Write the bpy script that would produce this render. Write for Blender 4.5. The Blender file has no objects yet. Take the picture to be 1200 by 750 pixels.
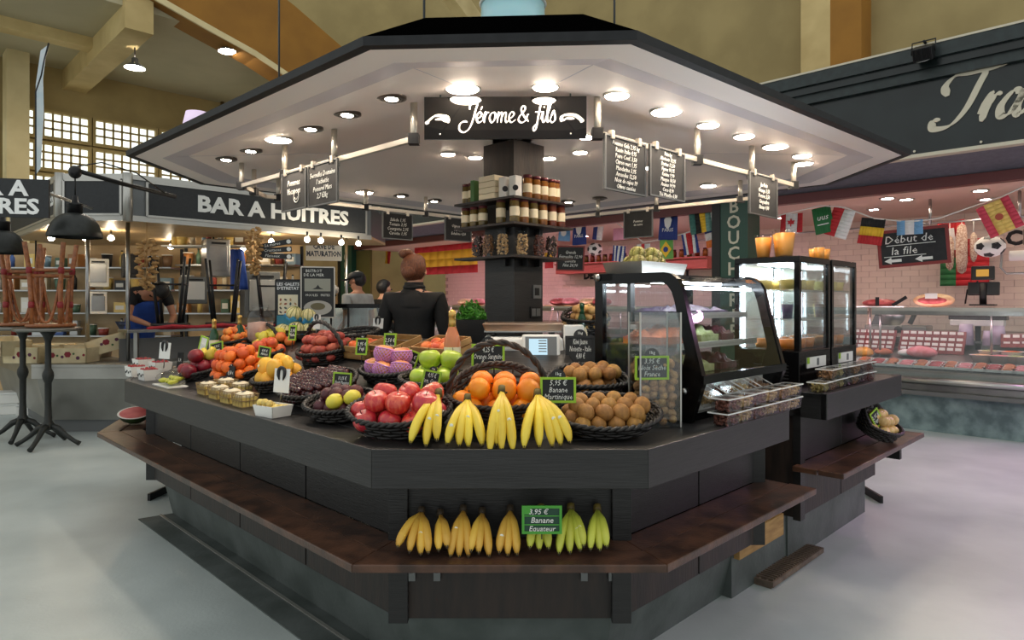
import bpy, bmesh, math, random
from mathutils import Matrix, Vector, Euler
R = random.Random(7)
scene = bpy.context.scene
COL = scene.collection
PI = math.pi
# ---------------------------------------------------------------- camera
CAMH = 1.4
cam_d = bpy.data.cameras.new('camera')
cam_d.sensor_width = 36.0
cam_d.lens = 780 / 1200 * 36.0
cam_d.shift_y = -20 / 1200
cam_d.clip_start = 0.05
cam_d.clip_end = 200
cam = bpy.data.objects.new('camera', cam_d)
COL.objects.link(cam)
cam.location = (0, 0, CAMH)
cam.rotation_euler = (PI / 2, 0, 0)
scene.camera = cam
# ---------------------------------------------------------------- world, exposure
world = bpy.data.worlds.new('hall_daylight')
scene.world = world
world.use_nodes = True
bg = world.node_tree.nodes['Background']
bg.inputs[0].default_value = (0.955, 1.0, 0.985, 1)
bg.inputs[1].default_value = 0.64
scene.view_settings.view_transform = 'Standard'
scene.view_settings.look = 'None'
scene.view_settings.gamma = 1
scene.view_settings.exposure = 0.42
scene.view_settings.use_curve_mapping = False
scene.cycles.use_denoising = True
scene.cycles.max_bounces = 8
scene.cycles.transparent_max_bounces = 16
scene.cycles.caustics_reflective = False
scene.cycles.caustics_refractive = False


def lamp(name, kind, loc, energy, color, parent=None, size=0.3, target=None, spot=1.2):
    d = bpy.data.lights.new(name, kind)
    d.energy = energy
    d.color = color
    if kind == 'AREA':
        d.shape = 'DISK'
        d.size = size
    elif kind == 'SPOT':
        d.spot_size = spot
        d.spot_blend = 0.6
        d.shadow_soft_size = size
    else:
        d.shadow_soft_size = size
    o = bpy.data.objects.new(name, d)
    COL.objects.link(o)
    o.location = loc
    if target is not None:
        o.rotation_euler = (Vector(target) - Vector(loc)).to_track_quat('-Z', 'Y').to_euler()
    if parent:
        o.parent = parent
    return o


# ---------------------------------------------------------------- pixel to place helpers
def uv(px, py):
    return (px - 600) / 780.0, (355 - py) / 780.0


def at(px, py, Y):
    u, v = uv(px, py)
    return Vector((u * Y, Y, CAMH + v * Y))


def ath(px, py, h):
    u, v = uv(px, py)
    Y = (h - CAMH) / v
    return Vector((u * Y, Y, h))


# ---------------------------------------------------------------- materials
def lin(c):
    out = []
    for x in c:
        x = x / 255.0
        out.append(x / 12.92 if x <= 0.04045 else ((x + 0.055) / 1.055) ** 2.4)
    return (*out, 1.0)


MATS = {}


def mat(name, col, rough=0.5, metal=0.0, col2=None, scale=6.0, stretch=(1, 1, 1), bump=0.0, bscale=None,
        emit=0.0, rnd=0.0, coat=0.0, spec=0.5, trans=0.0, alpha=1.0, detail=4, lo=0.35, hi=0.65, kind='noise', sss=0.0):
    m = bpy.data.materials.new(name)
    m.use_nodes = True
    nt = m.node_tree
    b = nt.nodes['Principled BSDF']
    b.inputs['Roughness'].default_value = rough
    b.inputs['Metallic'].default_value = metal
    b.inputs['Specular IOR Level'].default_value = spec
    b.inputs['Base Color'].default_value = lin(col)
    if coat:
        b.inputs['Coat Weight'].default_value = coat
        b.inputs['Coat Roughness'].default_value = 0.12
    if trans:
        b.inputs['Transmission Weight'].default_value = trans
    if sss:
        b.inputs['Subsurface Weight'].default_value = sss
        b.inputs['Subsurface Scale'].default_value = 0.02
    if alpha < 1:
        b.inputs['Alpha'].default_value = alpha
    if emit:
        b.inputs['Emission Color'].default_value = lin(col)
        b.inputs['Emission Strength'].default_value = emit
    src = None
    if col2 is not None or bump:
        tc = nt.nodes.new('ShaderNodeTexCoord')
        mp = nt.nodes.new('ShaderNodeMapping')
        mp.inputs['Scale'].default_value = stretch
        nt.links.new(tc.outputs['Object'], mp.inputs[0])
        n = nt.nodes.new('ShaderNodeTexNoise')
        n.inputs['Scale'].default_value = scale
        n.inputs['Detail'].default_value = detail
        nt.links.new(mp.outputs[0], n.inputs['Vector'])
        if kind == 'voronoi':
            n2 = nt.nodes.new('ShaderNodeTexVoronoi')
            n2.inputs['Scale'].default_value = scale
            nt.links.new(mp.outputs[0], n2.inputs['Vector'])
            fac = n2.outputs['Distance']
        else:
            fac = n.outputs['Fac']
        if col2 is not None:
            rp = nt.nodes.new('ShaderNodeValToRGB')
            rp.color_ramp.elements[0].position = lo
            rp.color_ramp.elements[1].position = hi
            rp.color_ramp.elements[0].color = lin(col)
            rp.color_ramp.elements[1].color = lin(col2)
            nt.links.new(fac, rp.inputs[0])
            src = rp.outputs[0]
        if bump:
            nb = nt.nodes.new('ShaderNodeTexNoise')
            nb.inputs['Scale'].default_value = bscale or scale * 3
            nb.inputs['Detail'].default_value = 3
            nt.links.new(mp.outputs[0], nb.inputs['Vector'])
            bp = nt.nodes.new('ShaderNodeBump')
            bp.inputs['Strength'].default_value = bump
            bp.inputs['Distance'].default_value = 0.02
            nt.links.new(nb.outputs['Fac'], bp.inputs['Height'])
            nt.links.new(bp.outputs[0], b.inputs['Normal'])
    if rnd:
        oi = nt.nodes.new('ShaderNodeObjectInfo')
        hs = nt.nodes.new('ShaderNodeHueSaturation')
        mr = nt.nodes.new('ShaderNodeMapRange')
        mr.inputs['To Min'].default_value = 1 - rnd
        mr.inputs['To Max'].default_value = 1 + rnd
        nt.links.new(oi.outputs['Random'], mr.inputs['Value'])
        mh = nt.nodes.new('ShaderNodeMapRange')
        mh.inputs['To Min'].default_value = 0.5 - rnd * 0.05
        mh.inputs['To Max'].default_value = 0.5 + rnd * 0.05
        nt.links.new(oi.outputs['Random'], mh.inputs['Value'])
        nt.links.new(mr.outputs[0], hs.inputs['Value'])
        nt.links.new(mh.outputs[0], hs.inputs['Hue'])
        if src is not None:
            nt.links.new(src, hs.inputs['Color'])
        else:
            hs.inputs['Color'].default_value = lin(col)
        src = hs.outputs[0]
    if src is not None:
        nt.links.new(src, b.inputs['Base Color'])
        if emit:
            nt.links.new(src, b.inputs['Emission Color'])
    MATS[name] = m
    return m


def glass(name, tint=(255, 255, 255), refl=1.0, rough=0.02):
    m = bpy.data.materials.new(name)
    m.use_nodes = True
    nt = m.node_tree
    for n in list(nt.nodes):
        nt.nodes.remove(n)
    out = nt.nodes.new('ShaderNodeOutputMaterial')
    t = nt.nodes.new('ShaderNodeBsdfTransparent')
    t.inputs[0].default_value = lin(tint)
    g = nt.nodes.new('ShaderNodeBsdfGlossy')
    g.inputs['Roughness'].default_value = rough
    fr = nt.nodes.new('ShaderNodeLayerWeight')
    fr.inputs['Blend'].default_value = 0.5
    pw = nt.nodes.new('ShaderNodeMath')
    pw.operation = 'POWER'
    pw.inputs[1].default_value = 4.0
    nt.links.new(fr.outputs['Facing'], pw.inputs[0])
    mu = nt.nodes.new('ShaderNodeMath')
    mu.operation = 'MULTIPLY_ADD'
    mu.inputs[1].default_value = 0.8 * refl
    mu.inputs[2].default_value = 0.05 * refl
    mx = nt.nodes.new('ShaderNodeMixShader')
    nt.links.new(pw.outputs[0], mu.inputs[0])
    nt.links.new(mu.outputs[0], mx.inputs[0])
    nt.links.new(t.outputs[0], mx.inputs[1])
    nt.links.new(g.outputs[0], mx.inputs[2])
    nt.links.new(mx.outputs[0], out.inputs[0])
    MATS[name] = m
    return m


def emitmat(name, col, strength):
    m = bpy.data.materials.new(name)
    m.use_nodes = True
    nt = m.node_tree
    for n in list(nt.nodes):
        nt.nodes.remove(n)
    out = nt.nodes.new('ShaderNodeOutputMaterial')
    e = nt.nodes.new('ShaderNodeEmission')
    e.inputs[0].default_value = lin(col)
    e.inputs[1].default_value = strength
    nt.links.new(e.outputs[0], out.inputs[0])
    MATS[name] = m
    return m


def flat(r, g, b, rough=0.6, **k):
    key = 'paint_%d_%d_%d_%d' % (r, g, b, int(rough * 100))
    if key not in MATS:
        mat(key, (r, g, b), rough, **k)
    return MATS[key]


# ---------------------------------------------------------------- mesh builder
class MB:
    def __init__(s):
        s.v, s.f, s.sm, s.mi = [], [], [], []
        s.cur = 0

    def add(s, vs, fs, smooth=False, M=None):
        k = len(s.v)
        if M is not None:
            vs = [M @ Vector(p) for p in vs]
        s.v.extend([tuple(p) for p in vs])
        for f in fs:
            s.f.append([k + i for i in f])
            s.sm.append(smooth)
            s.mi.append(s.cur)
        return s

    def box(s, x0, x1, y0, y1, z0, z1, M=None):
        vs = [(x0, y0, z0), (x1, y0, z0), (x1, y1, z0), (x0, y1, z0), (x0, y0, z1), (x1, y0, z1), (x1, y1, z1), (x0, y1, z1)]
        return s.add(vs, [(0, 3, 2, 1), (4, 5, 6, 7), (0, 1, 5, 4), (1, 2, 6, 5), (2, 3, 7, 6), (3, 0, 4, 7)], False, M)

    def prism(s, poly, z0, z1, M=None, smooth=False):
        n = len(poly)
        vs = [(p[0], p[1], z0) for p in poly] + [(p[0], p[1], z1) for p in poly]
        s.add(vs, [tuple(range(n - 1, -1, -1)), tuple(range(n, 2 * n))], False, M)
        k = len(s.v) - 2 * n
        for i in range(n):
            j = (i + 1) % n
            s.f.append([k + i, k + j, k + n + j, k + n + i])
            s.sm.append(smooth)
            s.mi.append(s.cur)
        return s

    def hexa(s, lo, hi, M=None):
        n = len(lo)
        vs = list(lo) + list(hi)
        fs = [tuple(range(n - 1, -1, -1)), tuple(range(n, 2 * n))]
        for i in range(n):
            j = (i + 1) % n
            fs.append((i, j, n + j, n + i))
        return s.add(vs, fs, False, M)

    def lathe(s, prof, n=24, M=None, smooth=True, sx=1.0, sy=1.0, caps=True):
        vs = []
        for r, z in prof:
            for i in range(n):
                a = 2 * PI * i / n
                vs.append((r * math.cos(a) * sx, r * math.sin(a) * sy, z))
        fs = []
        for k in range(len(prof) - 1):
            for i in range(n):
                j = (i + 1) % n
                fs.append((k * n + i, k * n + j, (k + 1) * n + j, (k + 1) * n + i))
        s.add(vs, fs, smooth, M)
        b = len(s.v) - len(vs)
        if caps:
            for k, rev in ((0, True), (len(prof) - 1, False)):
                if prof[k][0] > 1e-5:
                    f = [b + k * n + i for i in range(n)]
                    s.f.append(f[::-1] if rev else f)
                    s.sm.append(False)
                    s.mi.append(s.cur)
        return s

    def tube(s, pts, r, n=8, closed=False, M=None, smooth=True, sq=False):
        pts = [Vector(p) for p in pts]
        m = len(pts)
        rr = r if isinstance(r, (list, tuple)) else [r] * m
        vs = []
        up = Vector((0, 0, 1))
        prev = None
        for i in range(m):
            if closed:
                t = pts[(i + 1) % m] - pts[i - 1]
            else:
                t = pts[min(i + 1, m - 1)] - pts[max(i - 1, 0)]
            if t.length < 1e-9:
                t = Vector((0, 0, 1))
            t.normalize()
            if prev is None:
                a = up if abs(t.z) < 0.95 else Vector((0, 1, 0))
                x = t.cross(a).normalized()
            else:
                x = (prev - t * prev.dot(t))
                x = x.normalized() if x.length > 1e-6 else t.orthogonal().normalized()
            prev = x
            y = t.cross(x).normalized()
            off = PI / 4 if n == 4 else 0
            for k in range(n):
                a = 2 * PI * k / n + off
                vs.append(pts[i] + (x * math.cos(a) + y * math.sin(a)) * rr[i])
        fs = []
        for i in range(m if closed else m - 1):
            i2 = (i + 1) % m
            for k in range(n):
                k2 = (k + 1) % n
                fs.append((i * n + k, i * n + k2, i2 * n + k2, i2 * n + k))
        if n == 4:
            smooth = False
        s.add(vs, fs, smooth, M)
        if not closed:
            b = len(s.v) - len(vs)
            s.f.append([b + k for k in range(n - 1, -1, -1)])
            s.f.append([b + (m - 1) * n + k for k in range(n)])
            s.sm += [False, False]
            s.mi += [s.cur, s.cur]
        return s

    def cyl(s, p0, p1, r0, r1=None, n=16, M=None):
        return s.tube([p0, p1], [r0, r0 if r1 is None else r1], n, False, M)

    def sphere(s, c, r, nu=14, nv=9, M=None, fn=None):
        if not isinstance(r, (tuple, list)):
            r = (r, r, r)
        vs = []
        for j in range(nv + 1):
            ph = -PI / 2 + PI * j / nv
            for i in range(nu):
                a = 2 * PI * i / nu
                p = Vector((math.cos(ph) * math.cos(a), math.cos(ph) * math.sin(a), math.sin(ph)))
                if fn:
                    p = fn(p)
                vs.append((c[0] + p.x * r[0], c[1] + p.y * r[1], c[2] + p.z * r[2]))
        fs = []
        for j in range(nv):
            for i in range(nu):
                k = (i + 1) % nu
                if j == 0:
                    fs.append((j * nu + i, (j + 1) * nu + k, (j + 1) * nu + i))
                elif j == nv - 1:
                    fs.append((j * nu + i, j * nu + k, (j + 1) * nu + i))
                else:
                    fs.append((j * nu + i, j * nu + k, (j + 1) * nu + k, (j + 1) * nu + i))
        return s.add(vs, fs, True, M)

    def mesh(s, name, *mats):
        me = bpy.data.meshes.new(name)
        me.from_pydata(s.v, [], s.f)
        me.polygons.foreach_set('use_smooth', s.sm)
        if any(s.mi):
            me.polygons.foreach_set('material_index', s.mi)
        for m in mats:
            me.materials.append(MATS[m] if isinstance(m, str) else m)
        me.update()
        return me

    def build(s, name, m, parent=None, M=None, bevel=0.0):
        ms = m if isinstance(m, (list, tuple)) else [m]
        return obj(name, s.mesh(name, *ms), parent, M, bevel)


def obj(name, me, parent=None, M=None, bevel=0.0):
    o = bpy.data.objects.new(name, me)
    COL.objects.link(o)
    if parent is not None:
        o.parent = parent
    if M is not None:
        o.matrix_basis = M
    if bevel:
        b = o.modifiers.new('bevel', 'BEVEL')
        b.width = bevel
        b.segments = 2
        b.limit_method = 'ANGLE'
        b.angle_limit = 0.6
    return o


def T(x=0, y=0, z=0, rz=0, rx=0, ry=0, s=None):
    M = Matrix.Translation((x, y, z)) @ Euler((rx, ry, rz), 'XYZ').to_matrix().to_4x4()
    if s:
        M = M @ Matrix.Diagonal((*s, 1)) if not isinstance(s, (int, float)) else M @ Matrix.Scale(s, 4)
    return M


def tag(o, label, cat, group=None):
    o['label'] = label
    o['category'] = cat
    if group:
        o['group'] = group
    return o


def thing(name, label, cat, M=None, group=None):
    o = bpy.data.objects.new(name, None)
    COL.objects.link(o)
    o.empty_display_size = 0.05
    if M is not None:
        o.matrix_basis = M
    return tag(o, label, cat, group)


def struct(o, label=None):
    o['kind'] = 'structure'
    if label:
        o['label'] = label
    return o


def dup(root, M, label=None, group=None):
    r = root.copy()
    COL.objects.link(r)
    r.matrix_basis = M
    if label:
        r['label'] = label
    if group:
        r['group'] = group
    for ch in list(root.children):
        c = ch.copy()
        COL.objects.link(c)
        c.parent = r
        for g in list(ch.children):
            d = g.copy()
            COL.objects.link(d)
            d.parent = c
    return r


# ---------------------------------------------------------------- lettering
def textmesh(s, size, m, shear=0.0, offset=0.0, extrude=0.0008, align='CENTER', sx=1.0, line=1.0, res=2):
    c = bpy.data.curves.new('lettering', 'FONT')
    c.body = s
    c.size = size
    c.shear = shear
    c.offset = offset
    c.extrude = extrude
    c.align_x = align
    c.align_y = 'CENTER'
    c.space_line = line
    c.resolution_u = res
    o = bpy.data.objects.new('lettering', c)
    COL.objects.link(o)
    bpy.context.view_layer.update()
    dg = bpy.context.evaluated_depsgraph_get()
    me = bpy.data.meshes.new_from_object(o.evaluated_get(dg))
    bpy.data.objects.remove(o)
    bpy.data.curves.remove(c)
    if sx != 1.0:
        me.transform(Matrix.Diagonal((sx, 1, 1, 1)))
    me.materials.clear()
    me.materials.append(MATS[m] if isinstance(m, str) else m)
    return me


# letters lie in the x,z plane of the thing, facing -y
UPRIGHT = Euler((PI / 2, 0, 0)).to_matrix().to_4x4()


def letter(parent, s, size, m, x=0, y=0, z=0, name='lettering', **k):
    me = textmesh(s, size, m, **k)
    return obj(name, me, parent, Matrix.Translation((x, y, z)) @ UPRIGHT)


def catmull(pts, n=8):
    out = []
    P = [pts[0]] + list(pts) + [pts[-1]]
    for i in range(1, len(P) - 2):
        p0, p1, p2, p3 = [Vector((*p[:2], 0)) for p in P[i - 1:i + 3]]
        for k in range(n):
            t = k / n
            out.append(0.5 * ((2 * p1) + (p2 - p0) * t + (2 * p0 - 5 * p1 + 4 * p2 - p3) * t * t + (3 * p1 - p0 - 3 * p2 + p3) * t ** 3))
    out.append(Vector((*pts[-1][:2], 0)))
    return out


def strokes(mb, ss, sc, ox, oz, y, thick=0.05, thin=0.4, nib=0.5, th=0.002):
    # broad nib lettering: thick down strokes, thin up strokes, in the x,z plane
    for ks, st in enumerate(ss):
        y -= .0006
        pts = catmull(st)
        L, Rr = [], []
        for i, p in enumerate(pts):
            t = pts[min(i + 1, len(pts) - 1)] - pts[max(i - 1, 0)]
            if t.length < 1e-6:
                t = Vector((1, 0, 0))
            t.normalize()
            n = Vector((-t.y, t.x, 0))
            ang = math.atan2(t.y, t.x)
            w = thick * (thin + (1 - thin) * abs(math.sin(ang - nib)))
            e = min(i, len(pts) - 1 - i) / 4.0
            w *= min(1.0, 0.35 + 0.65 * e)
            a, b = p + n * w, p - n * w
            L.append((ox + a.x * sc, oz + a.y * sc))
            Rr.append((ox + b.x * sc, oz + b.y * sc))
        m = len(L)
        vs = [(q[0], y, q[1]) for q in L] + [(q[0], y, q[1]) for q in Rr] + [(q[0], y - th, q[1]) for q in L] + [(q[0], y - th, q[1]) for q in Rr]
        fs = []
        for i in range(m - 1):
            fs.append((2 * m + i, 2 * m + i + 1, 3 * m + i + 1, 3 * m + i))
            fs.append((i, i + 1, 2 * m + i + 1, 2 * m + i))
            fs.append((m + i, 3 * m + i, 3 * m + i + 1, m + i + 1))
        mb.add(vs, fs)


# ---------------------------------------------------------------- polygon helpers
def inset(poly, o, closed=True):
    n = len(poly)
    out = []
    P = [Vector(p) for p in poly]

    def nrm(a, b):
        d = (b - a).normalized()
        return Vector((-d.y, d.x))
    for i in range(n):
        a, b, c = P[i - 1], P[i], P[(i + 1) % n]
        if not closed and i == 0:
            out.append(b + nrm(b, c) * o)
            continue
        if not closed and i == n - 1:
            out.append(b + nrm(a, b) * o)
            continue
        n1, n2 = nrm(a, b), nrm(b, c)
        m = (n1 + n2)
        out.append(b + m * (o / (m.dot(n1))))
    return out


def odist(poly, x, y, closed=True):
    best = 1e9
    n = len(poly)
    for i in range(n if closed else n - 1):
        a, b = Vector(poly[i]), Vector(poly[(i + 1) % n])
        d = (b - a).normalized()
        best = min(best, (Vector((x, y)) - a).dot(Vector((-d.y, d.x))))
    return best
# ---------------------------------------------------------------- material library
mat('floor_resin', (196, 203, 200), 0.34, col2=(170, 178, 176), scale=1.3, bump=0.06, bscale=60, detail=6)
mat('concrete_plinth', (92, 98, 96), 0.55, col2=(70, 77, 74), scale=5, bump=0.1, bscale=40)
mat('black_wood', (28, 27, 27), 0.42, col2=(19, 18, 18), scale=5, stretch=(1, 1, 14), bump=0.12, bscale=20)
mat('black_wood_flat', (38, 37, 37), 0.40, col2=(28, 27, 27), scale=4, stretch=(1.5, 1.5, 30), bump=0.10, bscale=9)
mat('ledge_wood', (90, 60, 44), 0.32, col2=(52, 35, 27), scale=4, stretch=(3, 3, 3), bump=0.08, bscale=30)
mat('dark_brown_wood', (46, 34, 28), 0.5, col2=(28, 22, 19), scale=5, stretch=(6, 6, 1), bump=0.1)
mat('bare_ply', (176, 138, 84), 0.6, col2=(148, 110, 62), scale=5, stretch=(2, 2, 12))
mat('soffit_paint', (253, 240, 232), 0.5, col2=(249, 236, 228), scale=1.5)
mat('soffit_groove', (204, 196, 200), 0.6)
mat('roof_black', (3, 3, 3), 0.9, spec=0.0)
mat('fascia_black', (34, 35, 37), 0.5, col2=(27, 28, 30), scale=20, spec=.25)
mat('acrylic_black', (12, 12, 12), 0.04, spec=0.8)
mat('white_letters', (240, 240, 238), 0.4)
mat('chalk', (228, 228, 222), 0.9)
mat('chalk_pink', (226, 120, 140), 0.9)
mat('slate', (30, 31, 32), 0.75, col2=(40, 41, 42), scale=12)
mat('steel', (178, 178, 176), 0.28, 1.0, col2=(150, 150, 148), scale=3)
mat('brushed_steel', (168, 166, 160), 0.36, 0.9, col2=(150, 148, 142), scale=2)
mat('aluminium', (186, 184, 178), 0.4, 0.85)
mat('grey_metal', (110, 112, 112), 0.45, 0.6)
mat('rail_metal', (212, 204, 190), 0.3, 0.7)
mat('black_metal', (24, 24, 25), 0.42, 0.3)
mat('black_plastic', (18, 18, 19), 0.35)
mat('black_gloss', (9, 9, 10), 0.18, spec=.25)
mat('dark_bronze', (92, 84, 78), 0.3, 0.8)
mat('wicker', (36, 31, 28), 0.5, col2=(22, 19, 18), scale=40)
mat('wicker_brown', (62, 46, 36), 0.55, col2=(38, 29, 24), scale=40)
mat('rattan', (166, 100, 56), 0.4, col2=(130, 74, 40), scale=30)
mat('rattan_red', (140, 36, 38), 0.5)
mat('white_plastic', (226, 226, 222), 0.4)
mat('paper_white', (232, 230, 224), 0.7)
mat('cream', (232, 220, 190), 0.6)
mat('lime', (150, 190, 40), 0.5)
mat('tag_green', (70, 150, 50), 0.45)
mat('tag_dark_green', (22, 62, 44), 0.5)
mat('red_frame', (128, 34, 30), 0.45)
glass('clear_glass', (245, 248, 248))
glass('shop_glass', (242, 246, 246), 0.85)
glass('clear_plastic', (252, 252, 252), 0.45, 0.1)
emitmat('lamp_warm', (255, 232, 206), 85)
emitmat('lamp_spot', (255, 240, 222), 170)
emitmat('lamp_cold', (236, 244, 255), 32)
emitmat('lamp_pink', (255, 218, 214), 120)
emitmat('lamp_bulb', (255, 236, 204), 110)
emitmat('window_sky', (244, 252, 244), 1.25)
emitmat('screen_blue', (186, 216, 230), 0.9)
emitmat('screen_amber', (200, 150, 70), 0.8)
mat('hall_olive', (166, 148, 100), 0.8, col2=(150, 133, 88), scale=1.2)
mat('hall_beige', (226, 204, 146), 0.8, col2=(190, 166, 112), scale=1.0)  # this tone and the lighter one below carry daylight in their albedo
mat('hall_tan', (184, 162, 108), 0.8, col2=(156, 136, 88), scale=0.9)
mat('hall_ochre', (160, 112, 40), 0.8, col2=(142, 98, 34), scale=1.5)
mat('hall_ceiling', (190, 182, 150), 0.85, col2=(176, 168, 138), scale=0.8)
mat('hall_light', (232, 216, 168), 0.8, col2=(200, 182, 134), scale=1.0)
mat('pipe_paint', (110, 88, 44), 0.7)

# ---------------------------------------------------------------- hall: floor, walls, beams
def quadslab(name, pts, th, m):
    """upright slab over the plan segment pts[0]..pts[1] from z0 to z1"""
    (x0, y0), (x1, y1), z0, z1 = pts
    d = Vector((x1 - x0, y1 - y0)).normalized()
    n = Vector((-d.y, d.x)) * th
    mb = MB().prism([(x0, y0), (x1, y1), (x1 + n.x, y1 + n.y), (x0 + n.x, y0 + n.y)], z0, z1)
    return mb.build(name, m)


fl = MB().box(-16, 14, -4, 26, -0.1, 0).build('floor', 'floor_resin')
struct(fl)
# left long wall, on the line y - x = 22
def lw(t, d=0):   # t: y coordinate on the wall line, d: distance in front of it (towards the hall)
    return (t - 22 + 0.7071 * d, t - 0.7071 * d)
struct(quadslab('wall_left', [lw(8.0), lw(24), 0, 6.05], 0.3, 'hall_tan'))
# glass block windows: pane by pane
pane_mb = MB().box(-0.060, 0.060, -0.01, 0.01, -0.060, 0.060)
pane_me = pane_mb.mesh('pane', 'window_sky')
def glassblock(n, t0, t1, ztop, rows, cols):
    L = (t1 - t0) * 1.4142
    M = T(*lw(t0, 0.06), ztop, rz=PI / 4)
    hh = rows * 0.157
    root = MB()
    root.box(-0.05, L + 0.05, -0.02, 0.05, -hh - 0.06, -hh)
    root.box(-0.05, L + 0.05, -0.02, 0.05, 0, 0.05)
    root.box(-0.05, 0, -0.02, 0.05, -hh, 0).box(L, L + 0.05, -0.02, 0.05, -hh, 0)
    cw = L / cols
    for c in range(1, cols):
        root.box(c * cw - 0.018, c * cw + 0.018, -0.01, 0.05, -hh, 0)
    for r in range(1, rows):
        root.box(0, L, -0.01, 0.05, -r * 0.157 - 0.018, -r * 0.157 + 0.018)
    w = root.build('window_%d' % n, 'hall_tan', None, M)
    struct(w, 'glass block window band high in the left hall wall')
    for r in range(rows):
        for c in range(cols):
            obj('pane', pane_me, w, T((c + 0.5) * cw, 0.02, -(r + 0.5) * 0.157, s=(cw / 0.157, 1, 1)))
wn = 1
for (pa, pb) in ((28, 103), (111, 181), (188, 262)):
    ua, ub = (pa - 600) / 780, (pb - 600) / 780
    ta, tb = 22 / (1 - ua), 22 / (1 - ub)
    for zt in (5.1, 4.48, 3.86):
        rows = 3
        glassblock(wn, ta, tb, zt, rows, 7)
        wn += 1
for zt in (4.72, 4.1):
    glassblock(wn, 11.6, 12.35, zt, 3, 4)
    wn += 1
# pier beside the windows
ux = (19 - 600) / 780
tp = 21.4 / (1 - ux)
struct(MB().box(-0.17, 0.17, -0.2, 0.25, 0, 6.0).build('trim_1', 'hall_light', None, T(tp - 21.4, tp, 0, rz=PI / 4)), 'pale pier between the window bands')
# side bay ceiling and beams
struct(MB().prism([lw(8), lw(24), (24 - 16.3, 24), (8 - 16.3, 8)], 6.0, 6.3).build('ceiling', 'hall_ceiling'))
bx0, by0 = -8.75, 13.3
Mb = T(bx0, by0, 0, rz=-PI / 4)
struct(MB().box(-0.2, 4.2, -0.2, 0.2, 5.62, 7.4).build('trim_2', 'hall_beige', None, Mb), 'pale concrete beam crossing the side bay')
for k in range(2):
    w = MB().box(0, 0.62, -0.03, 0.0, 0, 0.75).build('window_%d' % wn, 'hall_light', None, T(bx0, by0, 0, rz=-PI / 4) @ T(2.1 + k * 0.85, -0.2, 6.5))
    struct(w, 'small clerestory window in the concrete beam')
    for j in range(2):
        MB().box(0.05 + j * 0.27, 0.29 + j * 0.27, -0.045, -0.03, 0.08, 0.67).build('pane', 'window_sky', w)
    wn += 1
# spandrel at the far left, daylight put into its pale colour
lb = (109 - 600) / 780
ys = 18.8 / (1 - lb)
struct(quadslab('wall_1', [(ys - 18.8 - 3.4, ys - 3.4), (ys - 18.8, ys), 5.82, 9.0], 0.3, 'hall_beige'), 'pale spandrel wall above the side bay, daylight in its colour')
# big ochre arch rib between the bays
def arch(name, C, curve, th, m, depth, label):
    lo, hi = [], []
    for px, py in curve:
        u, v = uv(px, py)
        Y = C / (1 - u)
        lo.append((u * Y, Y, CAMH + v * Y))
    mb = MB()
    n = Vector((-0.7071, 0.7071, 0)) * th
    for a, b in zip(lo[:-1], lo[1:]):
        A, B = Vector(a), Vector(b)
        up = Vector((0, 0, depth))
        mb.hexa([A, B, B + n, A + n], [A + up, B + up, B + up + n, A + up + n])
    o = mb.build(name, m)
    struct(o, label)
crv = [(60, -95), (177, -2), (240, 34), (300, 67), (345, 97), (400, 140), (460, 200)]
arch('trim_3', 16, crv, 0.5, 'hall_ochre', 1.4, 'ochre arch rib spanning the hall')
arch('trim_4', 15.96, [(p, q - 1) for p, q in crv], 0.035, 'hall_light', 0.10, 'pale edge strip along the arch rib')
# vault walls seen above the stalls
struct(quadslab('wall_back', [(-14.5, 14), (2.0, 22), 4.5, 14], 0.3, 'hall_olive'))
struct(quadslab('wall_right', [(-0.5, 18.2), (12.5, 5.2), 0, 14], 0.3, 'hall_olive'))
arch('trim_5', 19, [(500, -45), (548, 20), (590, 80)], 0.4, 'hall_light', 0.6, 'pale vault rib behind the stall roof')
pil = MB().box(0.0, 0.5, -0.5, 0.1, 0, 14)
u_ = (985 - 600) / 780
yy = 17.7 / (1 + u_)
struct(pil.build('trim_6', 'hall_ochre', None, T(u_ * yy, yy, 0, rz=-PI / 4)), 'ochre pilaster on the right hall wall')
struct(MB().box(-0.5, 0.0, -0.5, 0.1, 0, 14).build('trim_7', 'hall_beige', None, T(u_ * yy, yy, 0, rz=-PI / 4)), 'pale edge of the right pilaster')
# conduits
cond = MB().tube([(0, 0, 0), (0, 0, 1.4)], 0.04, 8)
struct(cond.build('trim_8', 'pipe_paint', None, T(*lw(15.3, 0.1), 4.6)), 'painted downpipe high on the left hall wall')

# ---------------------------------------------------------------- island counter
CP = [(-2.88, 5.2), (-2.475, 4.26), (-0.475, 2.26), (0.46, 2.26), (1.28, 3.08)]
RISE0, RISE1, ZT, ZR = 0.17, 1.0, 0.90, 1.17
OCT = [(-0.475, 2.26), (0.46, 2.26), (2.53, 4.33), (2.53, 5.2), (0.46, 7.27), (-0.475, 7.27), (-4.0, 5.785)]
XR = 0.40


def surf(x, y):
    o = odist(OCT, x, y)
    if x > XR or o < RISE0:
        return ZT
    return ZT + (min(o, RISE1) - RISE0) / (RISE1 - RISE0) * (ZR - ZT)


def hit(px, py):
    u, v = uv(px, py)
    Y = 2.2
    while Y < 7:
        if CAMH + v * Y <= surf(u * Y, Y):
            break
        Y += 0.004
    return Vector((u * Y, Y, surf(u * Y, Y)))


def facet_yaw(p):
    o = {}
    x, y = p.x, p.y
    ol = 0.7071 * ((x + 0.475) + (y - 2.26))
    of = y - 2.26
    orr = 0.7071 * (-(x - 0.46) + (y - 2.26))
    m = min(ol, of, orr)
    return -PI / 4 if m == ol else (0.0 if m == of else PI / 4)


def chainquads(P, o1, o2):
    a, b = inset(P, o1, False), inset(P, o2, False)
    return [[a[i], a[i + 1], b[i + 1], b[i]] for i in range(len(P) - 1)]


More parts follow.
